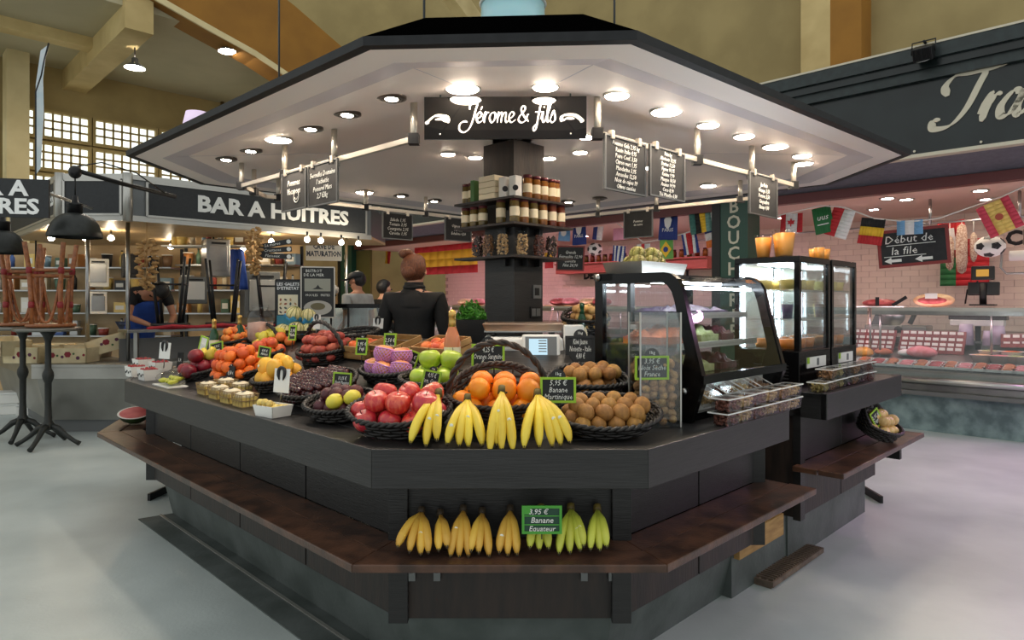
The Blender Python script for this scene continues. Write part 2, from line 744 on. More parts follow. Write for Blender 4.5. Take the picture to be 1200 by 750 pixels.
island = thing('market_counter', 'black wooden fruit counter with brown ledge under the white canopy', 'counter')
for q in chainquads(CP, 0.0, 1.05):
    MB().prism(q, 0.872, 0.90).build('worktop', 'black_wood_flat', island)
for q in chainquads(CP, -0.004, 0.026):
    MB().prism(q, 0.768, 0.904).build('fascia_board', 'black_wood_flat', island, bevel=0.003)
for k, q in enumerate(chainquads(CP, 0.15, 0.19)):
    # upright boards of the base
    A, B = q[0], q[1]
    L = (B - A).length
    nb = max(1, round(L / 0.62))
    for i in range(nb):
        e = 0.004 / L
        p = [q[0].lerp(q[1], i / nb + e), q[0].lerp(q[1], (i + 1) / nb - e), q[3].lerp(q[2], (i + 1) / nb - e), q[3].lerp(q[2], i / nb + e)]
        MB().prism(p, 0.549, 0.87).build('upper_board', 'black_wood', island, bevel=0.003)
        MB().prism(p, 0.257, 0.52).build('lower_board', 'dark_brown_wood', island, bevel=0.003)
for c in inset(CP, 0.16, False):
    MB().prism([(c.x - .035, c.y - .035), (c.x + .035, c.y - .035), (c.x + .035, c.y + .035), (c.x - .035, c.y + .035)], 0.25, 0.87).build('corner_post', 'black_wood', island, bevel=0.003)
LP = [(-2.86, 5.2), (-2.62, 4.405), (-0.475, 2.26), (0.46, 2.26), (1.32, 3.12)]
for q in chainquads(LP, -0.105, 0.020):
    MB().prism(q, 0.524, 0.552).build('ledge_plank', 'ledge_wood', island, bevel=0.004)
for q in chainquads(LP, 0.026, 0.15):
    MB().prism(q, 0.522, 0.549).build('ledge_plank', 'ledge_wood', island, bevel=0.004)
# steel brackets under the ledge
def bracket(x, y, yaw):
    MB().box(-0.012, 0.012, -0.20, 0, 0.506, 0.522).box(-0.012, 0.012, -0.016, 0.0, 0.40, 0.522).tube([(0, -0.03, 0.44), (0, -0.15, 0.51)], 0.007, 6).build('ledge_bracket', 'grey_metal', island, T(x, y, 0, rz=yaw))
for x in (-0.36, -0.27, 0.26, 0.36):
    bracket(x, 2.408, 0)
for t in (0.6, 1.4):
    bracket(-0.475 - t + 0.106, 2.26 + t + 0.106, -PI / 4)
for t in (0.25, 0.6):
    bracket(0.46 + t - 0.106, 2.26 + t + 0.106, PI / 4)
a, b = inset(CP, 0.21, False), inset(CP, 0.27, False)
bb = inset(CP, 1.0, False)
for i in range(len(CP) - 1):
    lo = [(*b[i], 0), (*b[i + 1], 0), (*bb[i + 1], 0), (*bb[i], 0)]
    hi = [(*a[i], 0.257), (*a[i + 1], 0.257), (*bb[i + 1], 0.257), (*bb[i], 0.257)]
    MB().hexa(lo, hi).build('plinth', 'concrete_plinth', island)
MB().prism(chainquads(CP, 0.07, 0.28)[1], 0.0, 0.006).build('shade_band', 'concrete_plinth', island)  # thin dark slab standing in for the ledge's shadow on the floor
MB().prism(chainquads(CP, 0.19, 0.205)[1], 0.0, 0.012).build('floor_trim', 'aluminium', island)
# bare board under the right ledge
MB().prism([(1.07, 3.13), (1.42, 3.48), (1.40, 3.50), (1.05, 3.15)], 0.19, 0.30).build('repair_board', 'bare_ply', island)
# cheek closing the right end
e = CP[-1]
MB().box(0, 0.03, 0.15, 1.0, 0.257, 0.87).build('end_panel', 'dark_brown_wood', island, T(e[0] - .02, e[1] - .02, 0, rz=PI / 4))
# riser
rp = [(-2.475, 4.26), (-0.475, 2.26), (0.46, 2.26)]
ra, rb = inset(rp, RISE0, False), inset(rp, RISE1, False)
ra[-1] = Vector((XR, 2.26 + RISE0)); rb[-1] = Vector((0.26, 2.26 + RISE1))
rc = inset(rp, 1.58, False)
ra[0] = Vector((-2.40, 4.42)); rb[0] = Vector((-2.02, 5.22)); rc[0] = Vector((-1.62, 5.64))
rc[-1] = Vector((0.26, 3.72)); rc[-2] = Vector((-0.08, 3.72))
rise = thing('display_riser', 'sloping black display riser under the fruit baskets', 'riser')
for i in range(2):
    lo = [(*ra[i], .9), (*ra[i + 1], .9), (*rb[i + 1], .9), (*rb[i], .9)]
    hi = [(*ra[i], .902), (*ra[i + 1], .902), (*rb[i + 1], ZR), (*rb[i], ZR)]
    MB().hexa(lo, hi).build('slope_board', 'black_wood_flat', rise)
    MB().prism([rb[i], rb[i + 1], rc[i + 1], rc[i]], 0.9, ZR - 0.001).build('back_shelf', 'black_wood_flat', rise)

# second counter section with the drink coolers
SP = [(1.61, 3.41), (2.53, 4.33)]
sec = thing('cooler_counter', 'short black counter section carrying the two drink coolers', 'counter')
MB().prism(chainquads(SP, 0, 0.75)[0], 0.902, 0.93).build('worktop', 'black_wood_flat', sec)
MB().prism(chainquads(SP, -.004, 0.03)[0], 0.798, 0.934).build('fascia_board', 'black_wood_flat', sec, bevel=0.003)
MB().box(0, 0.03, 0.0, 0.75, 0.798, 0.932).build('fascia_board', 'black_wood_flat', sec, T(1.61, 3.41, 0, rz=PI / 4), bevel=0.003)
MB().box(1.27, 1.30, 0.0, 0.75, 0.798, 0.932).build('fascia_board', 'black_wood_flat', sec, T(1.61, 3.41, 0, rz=PI / 4), bevel=0.003)
Ms = T(1.61, 3.41, 0, rz=PI / 4)
for i in range(2):
    MB().box(0.05 + i * .61, 0.65 + i * .61, 0.15, 0.18, 0.257, 0.52).build('lower_board', 'dark_brown_wood', sec, Ms, bevel=0.003)
    MB().box(0.05 + i * .61, 0.65 + i * .61, 0.15, 0.18, 0.552, 0.91).build('upper_board', 'black_wood', sec, Ms, bevel=0.003)
MB().box(0.02, 0.05, 0.15, 0.75, 0.257, 0.91).build('end_panel', 'dark_brown_wood', sec, Ms)
MB().box(1.26, 1.29, 0.15, 0.75, 0.257, 0.91).build('end_panel', 'dark_brown_wood', sec, Ms)
MB().box(0.0, 0.06, 0.13, 0.17, 0.25, 0.91).build('corner_post', 'black_wood', sec, Ms)
MB().box(-0.06, 1.42, -0.105, 0.02, 0.524, 0.552).build('ledge_plank', 'ledge_wood', sec, Ms, bevel=0.004)
MB().box(-0.06, 1.42, 0.026, 0.15, 0.522, 0.549).build('ledge_plank', 'ledge_wood', sec, Ms, bevel=0.004)
MB().box(1.20, 1.24, -0.02, 0.15, 0.40, 0.522).build('ledge_bracket', 'black_metal', sec, Ms)
MB().box(0.03, 1.28, 0.21, 0.75, 0.0, 0.257).build('plinth', 'concrete_plinth', sec, Ms)
# recessed gate between the two sections
gate = thing('counter_gate', 'dark wooden gate recessed between the two counter sections', 'gate', T(1.28, 3.08, 0, rz=PI / 4))
MB().box(0.03, 0.44, 0.40, 0.43, 0.10, 0.88).build('gate_panel', 'dark_brown_wood', gate)
MB().box(0.0, 0.47, 0.36, 0.40, 0.28, 0.36).build('gate_rail', 'dark_brown_wood', gate)
MB().box(0.0, 0.47, 0.36, 0.40, 0.76, 0.86).build('gate_rail', 'dark_brown_wood', gate)
MB().box(-.12, 0.50, 0.22, 0.6, 0.0, 0.257).build('plinth', 'concrete_plinth', gate)
# rear counter closing the island
rear = thing('rear_counter', 'plain black counter closing the back of the fruit stall', 'counter')
RP = [(2.53, 5.0), (0.46, 7.1), (-0.475, 7.1), (-2.60, 5.2)]
for q in chainquads(RP, 0, 0.6):
    MB().prism(q, 0.86, 0.90).build('worktop', 'black_wood_flat', rear)
for q in chainquads(RP, 0.06, 0.5):
    MB().prism(q, 0.0, 0.86).build('body', 'black_wood', rear)

# floor metal bits
for nm, a0, b0, lb in (('floor_stop', (176, 587), (198, 577), 'black steel floor stop at the left end of the plinth'), ('floor_stop', (1035, 590), (1010, 575), 'black steel floor stop at the right end of the plinth')):
    A, B = ath(*a0, 0.0), ath(*b0, 0.0)
    d = (B - A).normalized()
    nrm = Vector((-d.y, d.x, 0)) * 0.02
    tag(MB().hexa([A, B, B + nrm, A + nrm], [p + Vector((0, 0, .05)) for p in (A, B, B + nrm, A + nrm)]).build(nm, 'black_metal'), lb, 'floor stop')
gp = [ath(875, 686, 0), ath(912, 690, 0), ath(957, 652, 0), ath(925, 640, 0)]
grt = thing('boot_grate', 'rusty steel grating lying beside the right plinth', 'grate', T(1.43, 3.56, 0.0, rz=PI / 4, rx=0.0))
frame = MB().box(-.33, .33, -.11, -.10, 0.008, .034).box(-.33, .33, .10, .11, 0.008, .034).box(-.33, -.32, -.1, .1, 0.0, .034).box(.32, .33, -.1, .1, 0.0, .034)
mat('rust', (120, 104, 88), 0.6, 0.2, col2=(84, 72, 62), scale=20)
frame.build('frame', 'rust', grt)
bar_me = MB().box(-.32, .32, -.004, .004, .012, .034).mesh('bar', 'rust')
rod_me = MB().box(-.004, .004, -.1, .1, .026, .040).mesh('cross_rod', 'rust')
for i in range(5):
    obj('bar', bar_me, grt, T(0, -.072 + i * .036, 0))
for i in range(24):
    obj('cross_rod', rod_me, grt, T(-.30 + i * .026, 0, 0))

# ---------------------------------------------------------------- canopy
KP = [(-0.50, 2.32), (0.41, 2.27), (2.36, 4.0), (2.36, 5.0), (0.45, 6.75), (-0.5, 6.75), (-2.30, 4.97), (-2.30, 4.03)]
def zs(o):
    if o < .15: return 2.29
    if o < .28: return 2.29 + (o - .15) / .13 * .025
    if o < 1.5: return 2.315 + (o - .28) / 1.22 * .145
    return 2.46


def soffit_hit(px, py):
    u, v = uv(px, py)
    Y = 2.3
    while Y < 7.5:
        if CAMH + v * Y >= zs(odist(KP, u * Y, Y)) and odist(KP, u * Y, Y) > 0:
            break
        Y += 0.004
    return Vector((u * Y, Y, zs(odist(KP, u * Y, Y))))


canopy = thing('canopy', 'octagonal white canopy with black edge over the fruit stall', 'canopy')
rings = [0, .15, .28, 1.5]
rr = [inset(KP, o) for o in rings]
N = len(KP)
for k in range(3):
    mb = MB()
    for i in range(N):
        j = (i + 1) % N
        z0, z1 = zs(rings[k]), zs(rings[k + 1])
        mb.hexa([(*rr[k][i], z0), (*rr[k][j], z0), (*rr[k + 1][j], z1), (*rr[k + 1][i], z1)],
                [(*rr[k][i], z0 + .02), (*rr[k][j], z0 + .02), (*rr[k + 1][j], z1 + .02), (*rr[k + 1][i], z1 + .02)])
    mb.build(('outer_soffit', 'soffit_cove', 'inner_soffit')[k], ('soffit_paint', 'soffit_groove', 'soffit_paint')[k], canopy)
MB().prism(rr[3], 2.46, 2.48).build('centre_soffit', 'soffit_paint', canopy)
fo, fi = inset(KP, -0.03), inset(KP, 0.01)
for i in range(N):
    j = (i + 1) % N
    MB().prism([fo[i], fo[j], fi[j], fi[i]], 2.286, 2.318).build('edge_trim', 'fascia_black', canopy)
ro, ri = inset(KP, -0.025), inset(KP, 0.36)
for i in range(N):
    j = (i + 1) % N
    MB().hexa([(*ro[i], 2.314), (*ro[j], 2.314), (*ri[j], 2.50), (*ri[i], 2.50)], [(*ro[i], 2.320), (*ro[j], 2.320), (*ri[j], 2.545), (*ri[i], 2.545)]).build('roof_slope', 'roof_black', canopy)
MB().prism(ri, 2.50, 2.543).build('roof_deck', 'roof_black', canopy)
# seams in the soffit boards
for i in (1, 2, 7, 0):
    sm = MB()
    A, B = rr[2][i], rr[3][i]
    d = (B - A).normalized(); n = Vector((-d.y, d.x)) * .0025
    sm.hexa([(*(A - n), zs(.28) - .001), (*(A + n), zs(.28) - .001), (*(B + n), 2.459), (*(B - n), 2.459)], [(*(A - n), zs(.28)), (*(A + n), zs(.28)), (*(B + n), 2.46), (*(B - n), 2.46)])
    sm.build('board_seam', 'soffit_groove', canopy)

# downlights
def downlight(px, py, r, kind, label, group):
    p = soffit_hit(px, py)
    u = Vector((0, 0, 1))
    th = thing('downlight', label, 'ceiling light', T(p.x, p.y, p.z), group)
    if kind == 'disc':
        MB().lathe([(r * 1.12, 0.004), (r * 1.12, -0.006), (r * 1.0, -0.008), (r * 1.0, 0.002)], 32).build('trim_ring', 'aluminium', th)
        MB().lathe([(0.0001, -0.014), (r * .5, -.0135), (r * .9, -0.010), (r, -0.004)], 32).build('lens', 'lamp_warm', th)
    else:
        MB().lathe([(r * 1.1, 0.004), (r * 1.1, -0.006), (r * .75, -0.012), (r * .6, 0.0)], 28).build('trim_ring', 'dark_bronze', th)
        g = MB().lathe([(r * .74, -.004), (r * .72, -.012), (r * .56, -.013), (r * .46, -.007)], 24)
        g.build('gimbal', 'dark_bronze', th, T(rx=-.08))
        MB().lathe([(0.0001, -0.0105), (r * .47, -0.0095), (r * .47, -.006)], 20).build('lens', 'lamp_spot' if kind == 'spot' else 'dark_bronze', th, T(rx=-.08))
G1, G2 = 'round panel lights in the canopy', 'swivel spots in the canopy'
big = [(542, 103, .074, 'large round panel light above the start of the black name board'), (639, 101, .056, 'round panel light above the end of the black name board'),
       (723, 111, .056, 'round panel light above the top of the right hanging rail'), (781, 130, .074, 'large round panel light over the second price board from the pillar'),
       (830, 146, .056, 'round panel light right of the tall price boards'), (872, 159, .056, 'fourth small round light along the right canopy edge'),
       (909, 171, .072, 'large round panel light near the right canopy tip'), (940, 182, .056, 'last round light but one at the right canopy tip'), (942, 191, .056, 'last round light at the right canopy tip'),
       (326, 163, .074, 'large round panel light above the two left chalkboards'), (525, 180, .05, 'small round light left of the pillar, outer one'), (557, 184, .05, 'small round light touching the left pillar side'),
       (643, 185, .05, 'small round light touching the right pillar side'), (680, 178, .05, 'small round light right of the pillar, outer one'), (687, 160, .05, 'round light half hidden by the right end of the name board'),
       (830, 217, .06, 'round light behind the right hanging rail'), (427, 225, .07, 'large round light behind the left chalkboards'), (760, 196, .05, 'round light behind the tall price boards')]
for px, py, r, lb in big:
    downlight(px, py, r, 'disc', lb, G1)
for px, py, r, k, lb in [(459, 114, .062, 'spot', 'bronze swivel spot nearest the name board'), (407, 133, .062, 'spot', 'bronze swivel spot second from the name board'), (364, 150, .062, 'spot', 'bronze swivel spot third from the name board'),
                         (294, 176, .062, 'spot', 'bronze swivel spot left of the large left panel light'), (265, 186, .062, 'spot', 'bronze swivel spot nearest the left canopy tip'), (470, 229, .062, 'spot', 'bronze swivel spot behind the left rail, farther left'),
                         (509, 235, .062, 'spot', 'bronze swivel spot behind the left rail, nearer the jars'), (666, 236, .062, 'spot', 'bronze swivel spot right of the jar shelves'), (703, 232, .062, 'off', 'unlit bronze swivel spot under the tall price boards')]:
    downlight(px, py, r, k, lb, G2)

# hanging rails
def rail(A, B, posts, label, z=2.185, br=None):
    A, B = Vector((*A, z)), Vector((*B, z))
    d = B - A
    th = thing('hanging_rail', label, 'rail', T(*A))
    MB().tube([(0, 0, 0), d], 0.018, 4).build('rail_bar', 'rail_metal', th)
    for t in posts:
        p = d * t
        top = zs(odist(KP, A.x + p.x, A.y + p.y)) - z
        MB().tube([p, p + Vector((0, 0, top))], 0.017, 10).build('hanger_post', 'rail_metal', th)
        MB().box(p.x - .025, p.x + .025, p.y - .025, p.y + .025, -0.026, 0.024).build('rail_clamp', 'black_metal', th)
    return th
RL = ((-0.47, 3.19), (-1.816, 4.47)); RRr = ((0.396, 3.09), (1.878, 4.44))
rail(*RL, (0.0, .38, .68, 1.0), 'square metal rail hanging along the left of the canopy')
rail(*RRr, (0.0, .42, .72, 1.0), 'square metal rail hanging along the right of the canopy')
rail((-1.816, 4.9), (-0.35, 6.25), (0.05, .42, .72, 1.0), 'metal rail hanging at the back left of the canopy')
rail((1.85, 4.95), (0.4, 6.2), (0.08, .45, .75, 1.0), 'metal rail hanging at the back right of the canopy')
rail((-1.816, 4.47), (-1.816, 4.9), (.5,), 'short metal rail at the left canopy tip')

# roof top oddments
gl = thing('roof_ornament', 'pale turquoise plastic tub standing on the black roof', 'ornament', T(*at(601, 14, 3.25)[:2], 2.545))
mat('turquoise', (170, 214, 220), 0.3, sss=0.2)
MB().lathe([(.10, 0), (.135, .02), (.155, .07), (.16, .14), (.155, .30)], 32).build('tub', 'turquoise', gl)
MB().lathe([(.157, .30), (.165, .31), (.15, .33)], 32).build('rim', 'white_plastic', gl)
mat('lilac_shade', (226, 204, 230), 0.7, emit=0.35)
p = at(231, 152, 4.6)
sh = thing('table_lamp', 'small table lamp with lilac white shade standing above the left canopy edge', 'lamp', T(p.x, p.y, 2.545))
MB().lathe([(.10, .02), (.105, .02), (.072, .17), (.068, .17)], 28).build('shade', 'lilac_shade', sh)
MB().cyl((0, 0, 0), (0, 0, .10), .012).build('stem', 'black_metal', sh)

for k, (px, Y) in enumerate(((327, 3.9), (497, 3.2), (720, 3.6))):
    X = (px - 600) / 780 * Y
    tag(MB().cyl((X, Y, 2.53), (X, Y, 7.0), .006, n=6).build('suspension_rod', 'grey_metal'), 'thin rod holding the canopy roof, %s' % ('left one', 'one above the left roof corner', 'right one')[k], 'rod')
# pillar and its shelves
pl = thing('pillar', 'dark wood square pillar standing in the middle of the stall', 'pillar', T(0.012, 4.5, 0, rz=PI / 4))
MB().box(-.139, .139, -.139, .139, 0, 2.46).build('shaft', 'black_wood', pl, bevel=0.004)
MB().box(-.144, .144, -.144, .144, 2.16, 2.459).build('head_cladding', 'dark_brown_wood', pl)
MB().box(-.012, .066, -.147, -.139, 1.43, 1.52, T(0.02, 0, 0)).build('switch_plate', 'grey_metal', pl, T(.03, 0, .0))
MB().box(.012, .053, -.150, -.146, 1.45, 1.50).build('switch_rocker', 'black_plastic', pl, T(.04, 0, .0))
MB().box(-.10, .0, -.147, -.139, 1.30, 1.375).build('socket_plate', 'black_metal', pl, T(.11, 0, 0))
for k in range(2):
    MB().box(-.09 + k * .045, -.052 + k * .045, -.150, -.146, 1.312, 1.363).build('socket', 'grey_metal', pl, T(.11, 0, 0))
for z, lb in ((2.065, 'top dark shelf around the pillar'), (1.905, 'middle dark shelf around the pillar'), (1.70, 'lowest dark shelf around the pillar')):
    s_ = thing('pillar_shelf', lb, 'shelf', T(0.012, 4.5, z, rz=PI / 4))
    w = .285
    for (x0, x1, y0, y1) in ((-w, w, -w, -.146), (-w, -.146, -.146, w), (.146, w, -.146, w)):
        MB().box(x0, x1, y0, y1, -.014, 0).build('board', 'dark_brown_wood', s_)
    for x, y in ((-.06, -.16), (.06, -.16), (-.16, -.06), (.16, -.06)):
        MB().box(x - .01, x + .01, y - .03, y + .015, -.06, -.014).build('shelf_bracket', 'black_metal', s_)
# ---------------------------------------------------------------- name board
nb = thing('name_board', 'black glossy board with the white script name Jérome & fils', 'sign', T(*at(592, 138, 3.05), rz=-0.02))
MB().box(-.372, .372, 0, .012, -.097, .097).build('board', 'acrylic_black', nb)
for x in (-.30, .30):
    MB().cyl((x, .02, .09), (x, .02, .23), .004, n=8).build('hanger', 'grey_metal', nb)
    MB().lathe([(.0001, -.002), (.004, -.002), (.004, 0)], 10, T(x, -.001, -.075, rx=-PI / 2)).build('screw', 'steel', nb)
GL = {  # cursive letters in a unit x height, advance last
 'J': ([[(.45, 1.25), (.5, 1.6), (.85, 1.85), (1.15, 1.75), (1.0, 1.2), (.75, .3), (.4, -.5), (-.1, -.85), (-.5, -.6), (-.45, -.1), (-.1, .15), (.25, .1)]], 1.0),
 'e': ([[(0, .35), (.35, .5), (.55, .8), (.35, 1.0), (.12, .7), (.1, .3), (.3, .03), (.7, .3)]], .62),
 'E': ([[(0, .35), (.35, .5), (.55, .8), (.35, 1.0), (.12, .7), (.1, .3), (.3, .03), (.7, .3)], [(.45, 1.2), (.62, 1.5)]], .62),
 'r': ([[(0, .3), (.25, .95), (.35, 1.05)], [(.3, .85), (.2, .4), (.15, 0)], [(.22, .5), (.4, .9), (.62, .95)]], .6),
 'o': ([[(.5, .95), (.2, .85), (.06, .4), (.25, .03), (.5, .3), (.58, .75), (.45, .98), (.75, .7)]], .7),
 'm': ([[(0, .4), (.2, 1.0), (.12, .5), (.05, 0)], [(.1, .4), (.35, .9), (.5, .9), (.45, .4), (.4, 0)], [(.45, .4), (.7, .9), (.87, .85), (.8, .3), (.9, .03), (1.1, .25)]], 1.05),
 '&': ([[(.95, .1), (.6, .5), (.3, 1.1), (.4, 1.5), (.65, 1.4), (.55, 1.05), (.15, .6), (.05, .2), (.35, 0), (.7, .25), (.85, .7), (1.0, .75)]], 1.15),
 'f': ([[(.9, 1.75), (.75, 1.95), (.6, 1.6), (.4, .6), (.2, -.5), (.0, -.75), (-.05, -.45), (.25, -.1)], [(.1, .95), (.75, 1.0)]], .62),
 'i': ([[(0, .3), (.22, 1.0), (.15, .4), (.25, .03), (.5, .3)], [(.3, 1.35), (.34, 1.45)]], .42),
 'l': ([[(0, .3), (.35, 1.2), (.5, 1.8), (.35, 1.8), (.18, .8), (.2, .05), (.5, .3)]], .44),
 's': ([[(0, .3), (.3, 1.05), (.42, .7), (.45, .25), (.2, .0), (.02, .12)]], .55),
 ' ': ([], .3),
 'T': ([[(.1, 1.2), (-.05, 1.6), (.25, 1.95), (.8, 1.95), (1.5, 1.98), (2.0, 2.1)], [(1.25, 2.0), (1.1, 1.5), (.85, .6), (.45, .05), (-.1, .0), (-.2, .3), (.05, .35)]], 1.3),
 'a': ([[(.62, .85), (.35, .95), (.08, .5), (.15, .1), (.4, .15), (.6, .6), (.68, .95), (.58, .35), (.7, .05), (1.0, .35)]], .9),
}
def script_text(mb, s, sc, x, z, y, sh=0.0, **k):
    for ch in s:
        st, adv = GL[ch]
        strokes(mb, [[(p[0] + sh * p[1], p[1]) for p in q] for q in st], sc, x, z, y, **k)
        x += adv * sc
        y -= .0004
    return x
tx = MB(); script_text(tx, 'JErome & fils', .050, -.185, -.024, 0, thick=.085, thin=.45, nib=.6)
tx.build('script_lettering', 'white_letters', nb)
sw = MB(); strokes(sw, [[(-1.0, -.15), (-.92, -.3), (-.8, -.1), (-.3, .25), (.5, .15), (.62, -.3)], [(-.35, -.05), (.2, .0), (.5, -.2)]], .062, -.30, -.005, 0, thick=.15, thin=.3)
sw.build('flourish', 'white_letters', nb)
sw = MB(); strokes(sw, [[(1.0, -.05), (.92, -.22), (.8, -.05), (.3, .25), (-.5, .2), (-.62, -.25)], [(.35, -.02), (-.2, .0), (-.5, -.2)]], .062, .295, -.005, 0, thick=.15, thin=.3)
sw.build('flourish', 'white_letters', nb)

# ---------------------------------------------------------------- chalk boards on the rails
def slate_board(M, w, h, lines, label, frame='grey_metal', fw=.008, size=.03, m='chalk', underline=False, clips=True, name='chalkboard', group=None, shear=.25, line=.95, sx=.85):
    b = thing(name, label, 'chalkboard', M, group)
    MB().box(-w / 2, w / 2, 0, .008, -h, 0).build('slate', 'slate', b)
    for k in (0, 1):
        MB().box(-w / 2, w / 2, -.004, .010, -h * k - (0 if k else fw), -h * k + (fw if k else 0)).build('frame_bar', frame, b)
        MB().box((-w / 2, w / 2 - fw)[k], (-w / 2 + fw, w / 2)[k], -.004, .010, -h + fw, -fw).build('frame_bar', frame, b)
    if clips:
        for x in (-w * .33, w * .33):
            MB().box(x - .012, x + .012, -.008, .014, -.018, .02).build('clip', 'rail_metal', b)
    if lines:
        letter(b, '\n'.join(lines), size, m, 0, -.0015, -h * .52, shear=shear, sx=sx, line=line, res=1)
    return b


def rail_board(A, B, px0, px1, py0, py1, rz, lines, label, off=0.03, **k):
    A, B = Vector(A), Vector(B)
    d = (B - A)
    def s_at(px):
        u = (px - 600) / 780
        t = (u * A.y - A.x) / (d.x - u * d.y)
        return A + d * t
    P0, P1 = s_at(px0), s_at(px1)
    c = (P0 + P1) / 2
    w = (P1 - P0).length
    zt = CAMH + (355 - py0) / 780 * c.y
    zb = CAMH + (355 - py1) / 780 * c.y
    n = Vector((math.sin(rz), -math.cos(rz)))
    c = c + n * off
    return slate_board(T(c.x, c.y, zt, rz=rz), w, zt - zb, lines, label, **k)
rail_board(*RL, 335, 365, 201, 247, -PI / 4, ['Pommes', 'Vacances', ''], 'chalkboard with a smiley hanging at the left end of the left rail', size=.052)
sb0 = bpy.data.objects['chalkboard']
MB().tube([(p_[0] + .035, -.002, p_[1] - .155) for p_ in [(.03 * math.cos(i * PI / 9), .034 * math.sin(i * PI / 9)) for i in range(18)]], .0022, 4, True).build('smiley_ring', 'chalk', sb0)
MB().tube([(.035 + .016 * math.cos(PI + i * PI / 6), -.002, -.158 + .014 * math.sin(PI + i * PI / 6)) for i in range(7)], .002, 4).build('smiley_mouth', 'chalk', sb0)
rail_board(*RL, 366, 402, 191, 241, -PI / 4, ['Formules Domaine', '1 achetée', 'Pomerol Mars', '2,7 €/kg'], 'chalkboard with four white lines hanging beside the smiley board', size=.042)
lst = ['Pomme Gala 2,95 kg', 'Raisin Italia 4,95', 'Poire Conf. 3,50', 'Citron vert 1,95', 'Mandarine 3,95', 'Amandes 12,50', 'Noix de cajou 19', 'Olives cassées']
rail_board(*RRr, 701, 752, 164, 227, PI / 4, lst, 'tall chalk price list hanging nearest the name board', size=.031, line=.92)
lst2 = ['Prix kg', 'Abricots 13,95', 'Dattes 12,50', 'Figues 16,95', 'Raisins 9,90', 'Mangue 18,50', 'Ananas 14,90', 'Coco 8,90', 'Thé Menthe 6,50']
rail_board(*RRr, 754, 798, 176, 234, PI / 4, lst2, 'tall chalk price list hanging second from the name board', size=.029, line=.9)
rail_board(*RRr, 871, 907, 206, 254, PI / 4, ['Jus frais', 'Orange 3,50', 'Pomme 3,50', 'Gingembre', 'Bissap 4,00'], 'small chalk price list at the right end of the right rail', size=.036)
rail_board((-1.816, 4.9), (-0.35, 6.25), 446, 481, 250, 281, 0.74, ['Salade 1,95', 'Tomate 3,95', 'Courgette 2,95', 'Carotte 1,95'], 'chalk price list hanging above the vendor', size=.04)
rail_board((-1.816, 4.9), (-0.35, 6.25), 519, 550, 256, 283, 0.74, ['Oignon 1,95', 'Ail 9,95', 'Echalote 4,50'], 'chalk price list hanging left of the jar shelves', size=.036)
rail_board((1.85, 4.95), (0.4, 6.2), 733, 767, 247, 279, -0.711, ['Pommes', 'de terre', ''], 'mostly empty chalkboard hanging behind the tall price lists', size=.03)

# ---------------------------------------------------------------- baskets
def ellipse(rx, ry, n, z=0, ph=0):
    return [(rx * math.cos(2 * PI * i / n + ph), ry * math.sin(2 * PI * i / n + ph), z) for i in range(n)]


def basket(M, rx, ry, h, label, handle=0.0, small=False, m='wicker', group=None, back=0.0):
    """oval woven basket, origin at the middle of its base; back raises the rim on the inner side"""
    b = thing('wicker_basket', label, 'basket', M, group)
    nl = max(4, int(h / .013))
    seg = 60
    zz = lambda y, z: z * (1 + back * max(0, y / ry)) if back else z
    w = MB()
    for k in range(nl):
        f = (k + .5) / nl
        s_ = .80 + .17 * f
        pts = []
        for i in range(seg):
            a = 2 * PI * i / seg
            wv = .0045 * math.cos(a * 15 + (PI if k % 2 else 0))
            x, y = (rx * s_ + wv) * math.cos(a), (ry * s_ + wv) * math.sin(a)
            pts.append((x, y, zz(y, f * h)))
        w.tube(pts, .0068, 5, True)
    o = w.build('weave', m, b)
    o['kind'] = 'stuff'
    st = MB()
    for i in range(30):
        a = 2 * PI * i / 30
        x0, y0, x1, y1 = rx * .80 * math.cos(a), ry * .8 * math.sin(a), rx * .975 * math.cos(a), ry * .975 * math.sin(a)
        st.tube([(x0, y0, 0), (x1, y1, zz(y1, h))], .004, 4)
    o = st.build('stakes', m, b)
    o['kind'] = 'stuff'
    MB().lathe([(.8, .004), (.8, .010), (.0001, .010)], 32, sx=rx, sy=ry).build('basket_floor', m, b)
    rm = MB()
    for ph in (0, PI):
        pts = []
        for i in range(96):
            a = 2 * PI * i / 96
            t = a * 22 + ph
            rr_ = .0055 * math.cos(t)
            x, y = (rx * .985 + rr_) * math.cos(a), (ry * .985 + rr_) * math.sin(a)
            pts.append((x, y, zz(y, h) + .0055 * math.sin(t)))
        rm.tube(pts, .0075, 5, True)
    rm.build('rim', m, b)
    if handle:
        hd = MB()
        for ph in (0, PI):
            pts = []
            for i in range(41):
                a = PI * i / 40
                t = a * 13 + ph
                rr_ = .006 * math.cos(t)
                pts.append(((rx * .99 + rr_) * math.cos(a), .006 * math.sin(t), h * .8 + (handle + rr_) * math.sin(a)))
            hd.tube(pts, .0085, 6)
        hd.build('handle', m, b)
    return b


def place_basket(px, py, rx, ry, h, label, yaw=None, tilt=0.25, handle=0.0, lift=0.0, m='wicker', back=0.0, hrot=0.0, Y=None):
    p = hit(px, py)
    yw = facet_yaw(p) if yaw is None else yaw
    M = T(p.x, p.y, p.z + .006 + lift, rz=yw) @ T(rx=tilt) @ T(0, ry * .82, 0)
    basket(M, rx, ry, h, label, handle, m=m, back=back)
    return M


# ---------------------------------------------------------------- fruit
def pome(nub=.22, taper=0.0, flat=1.0, lob=0.0):
    def fn(p):
        rad = math.hypot(p.x, p.y)
        z = p.z * flat
        s_ = 1 + taper * p.z
        a = math.atan2(p.y, p.x)
        s_ *= 1 + lob * math.cos(5 * a) * (0.5 - 0.5 * p.z)
        z -= math.copysign(nub * math.exp(-(rad / .3) ** 2), p.z)
        return Vector((p.x * s_, p.y * s_, z))
    return fn


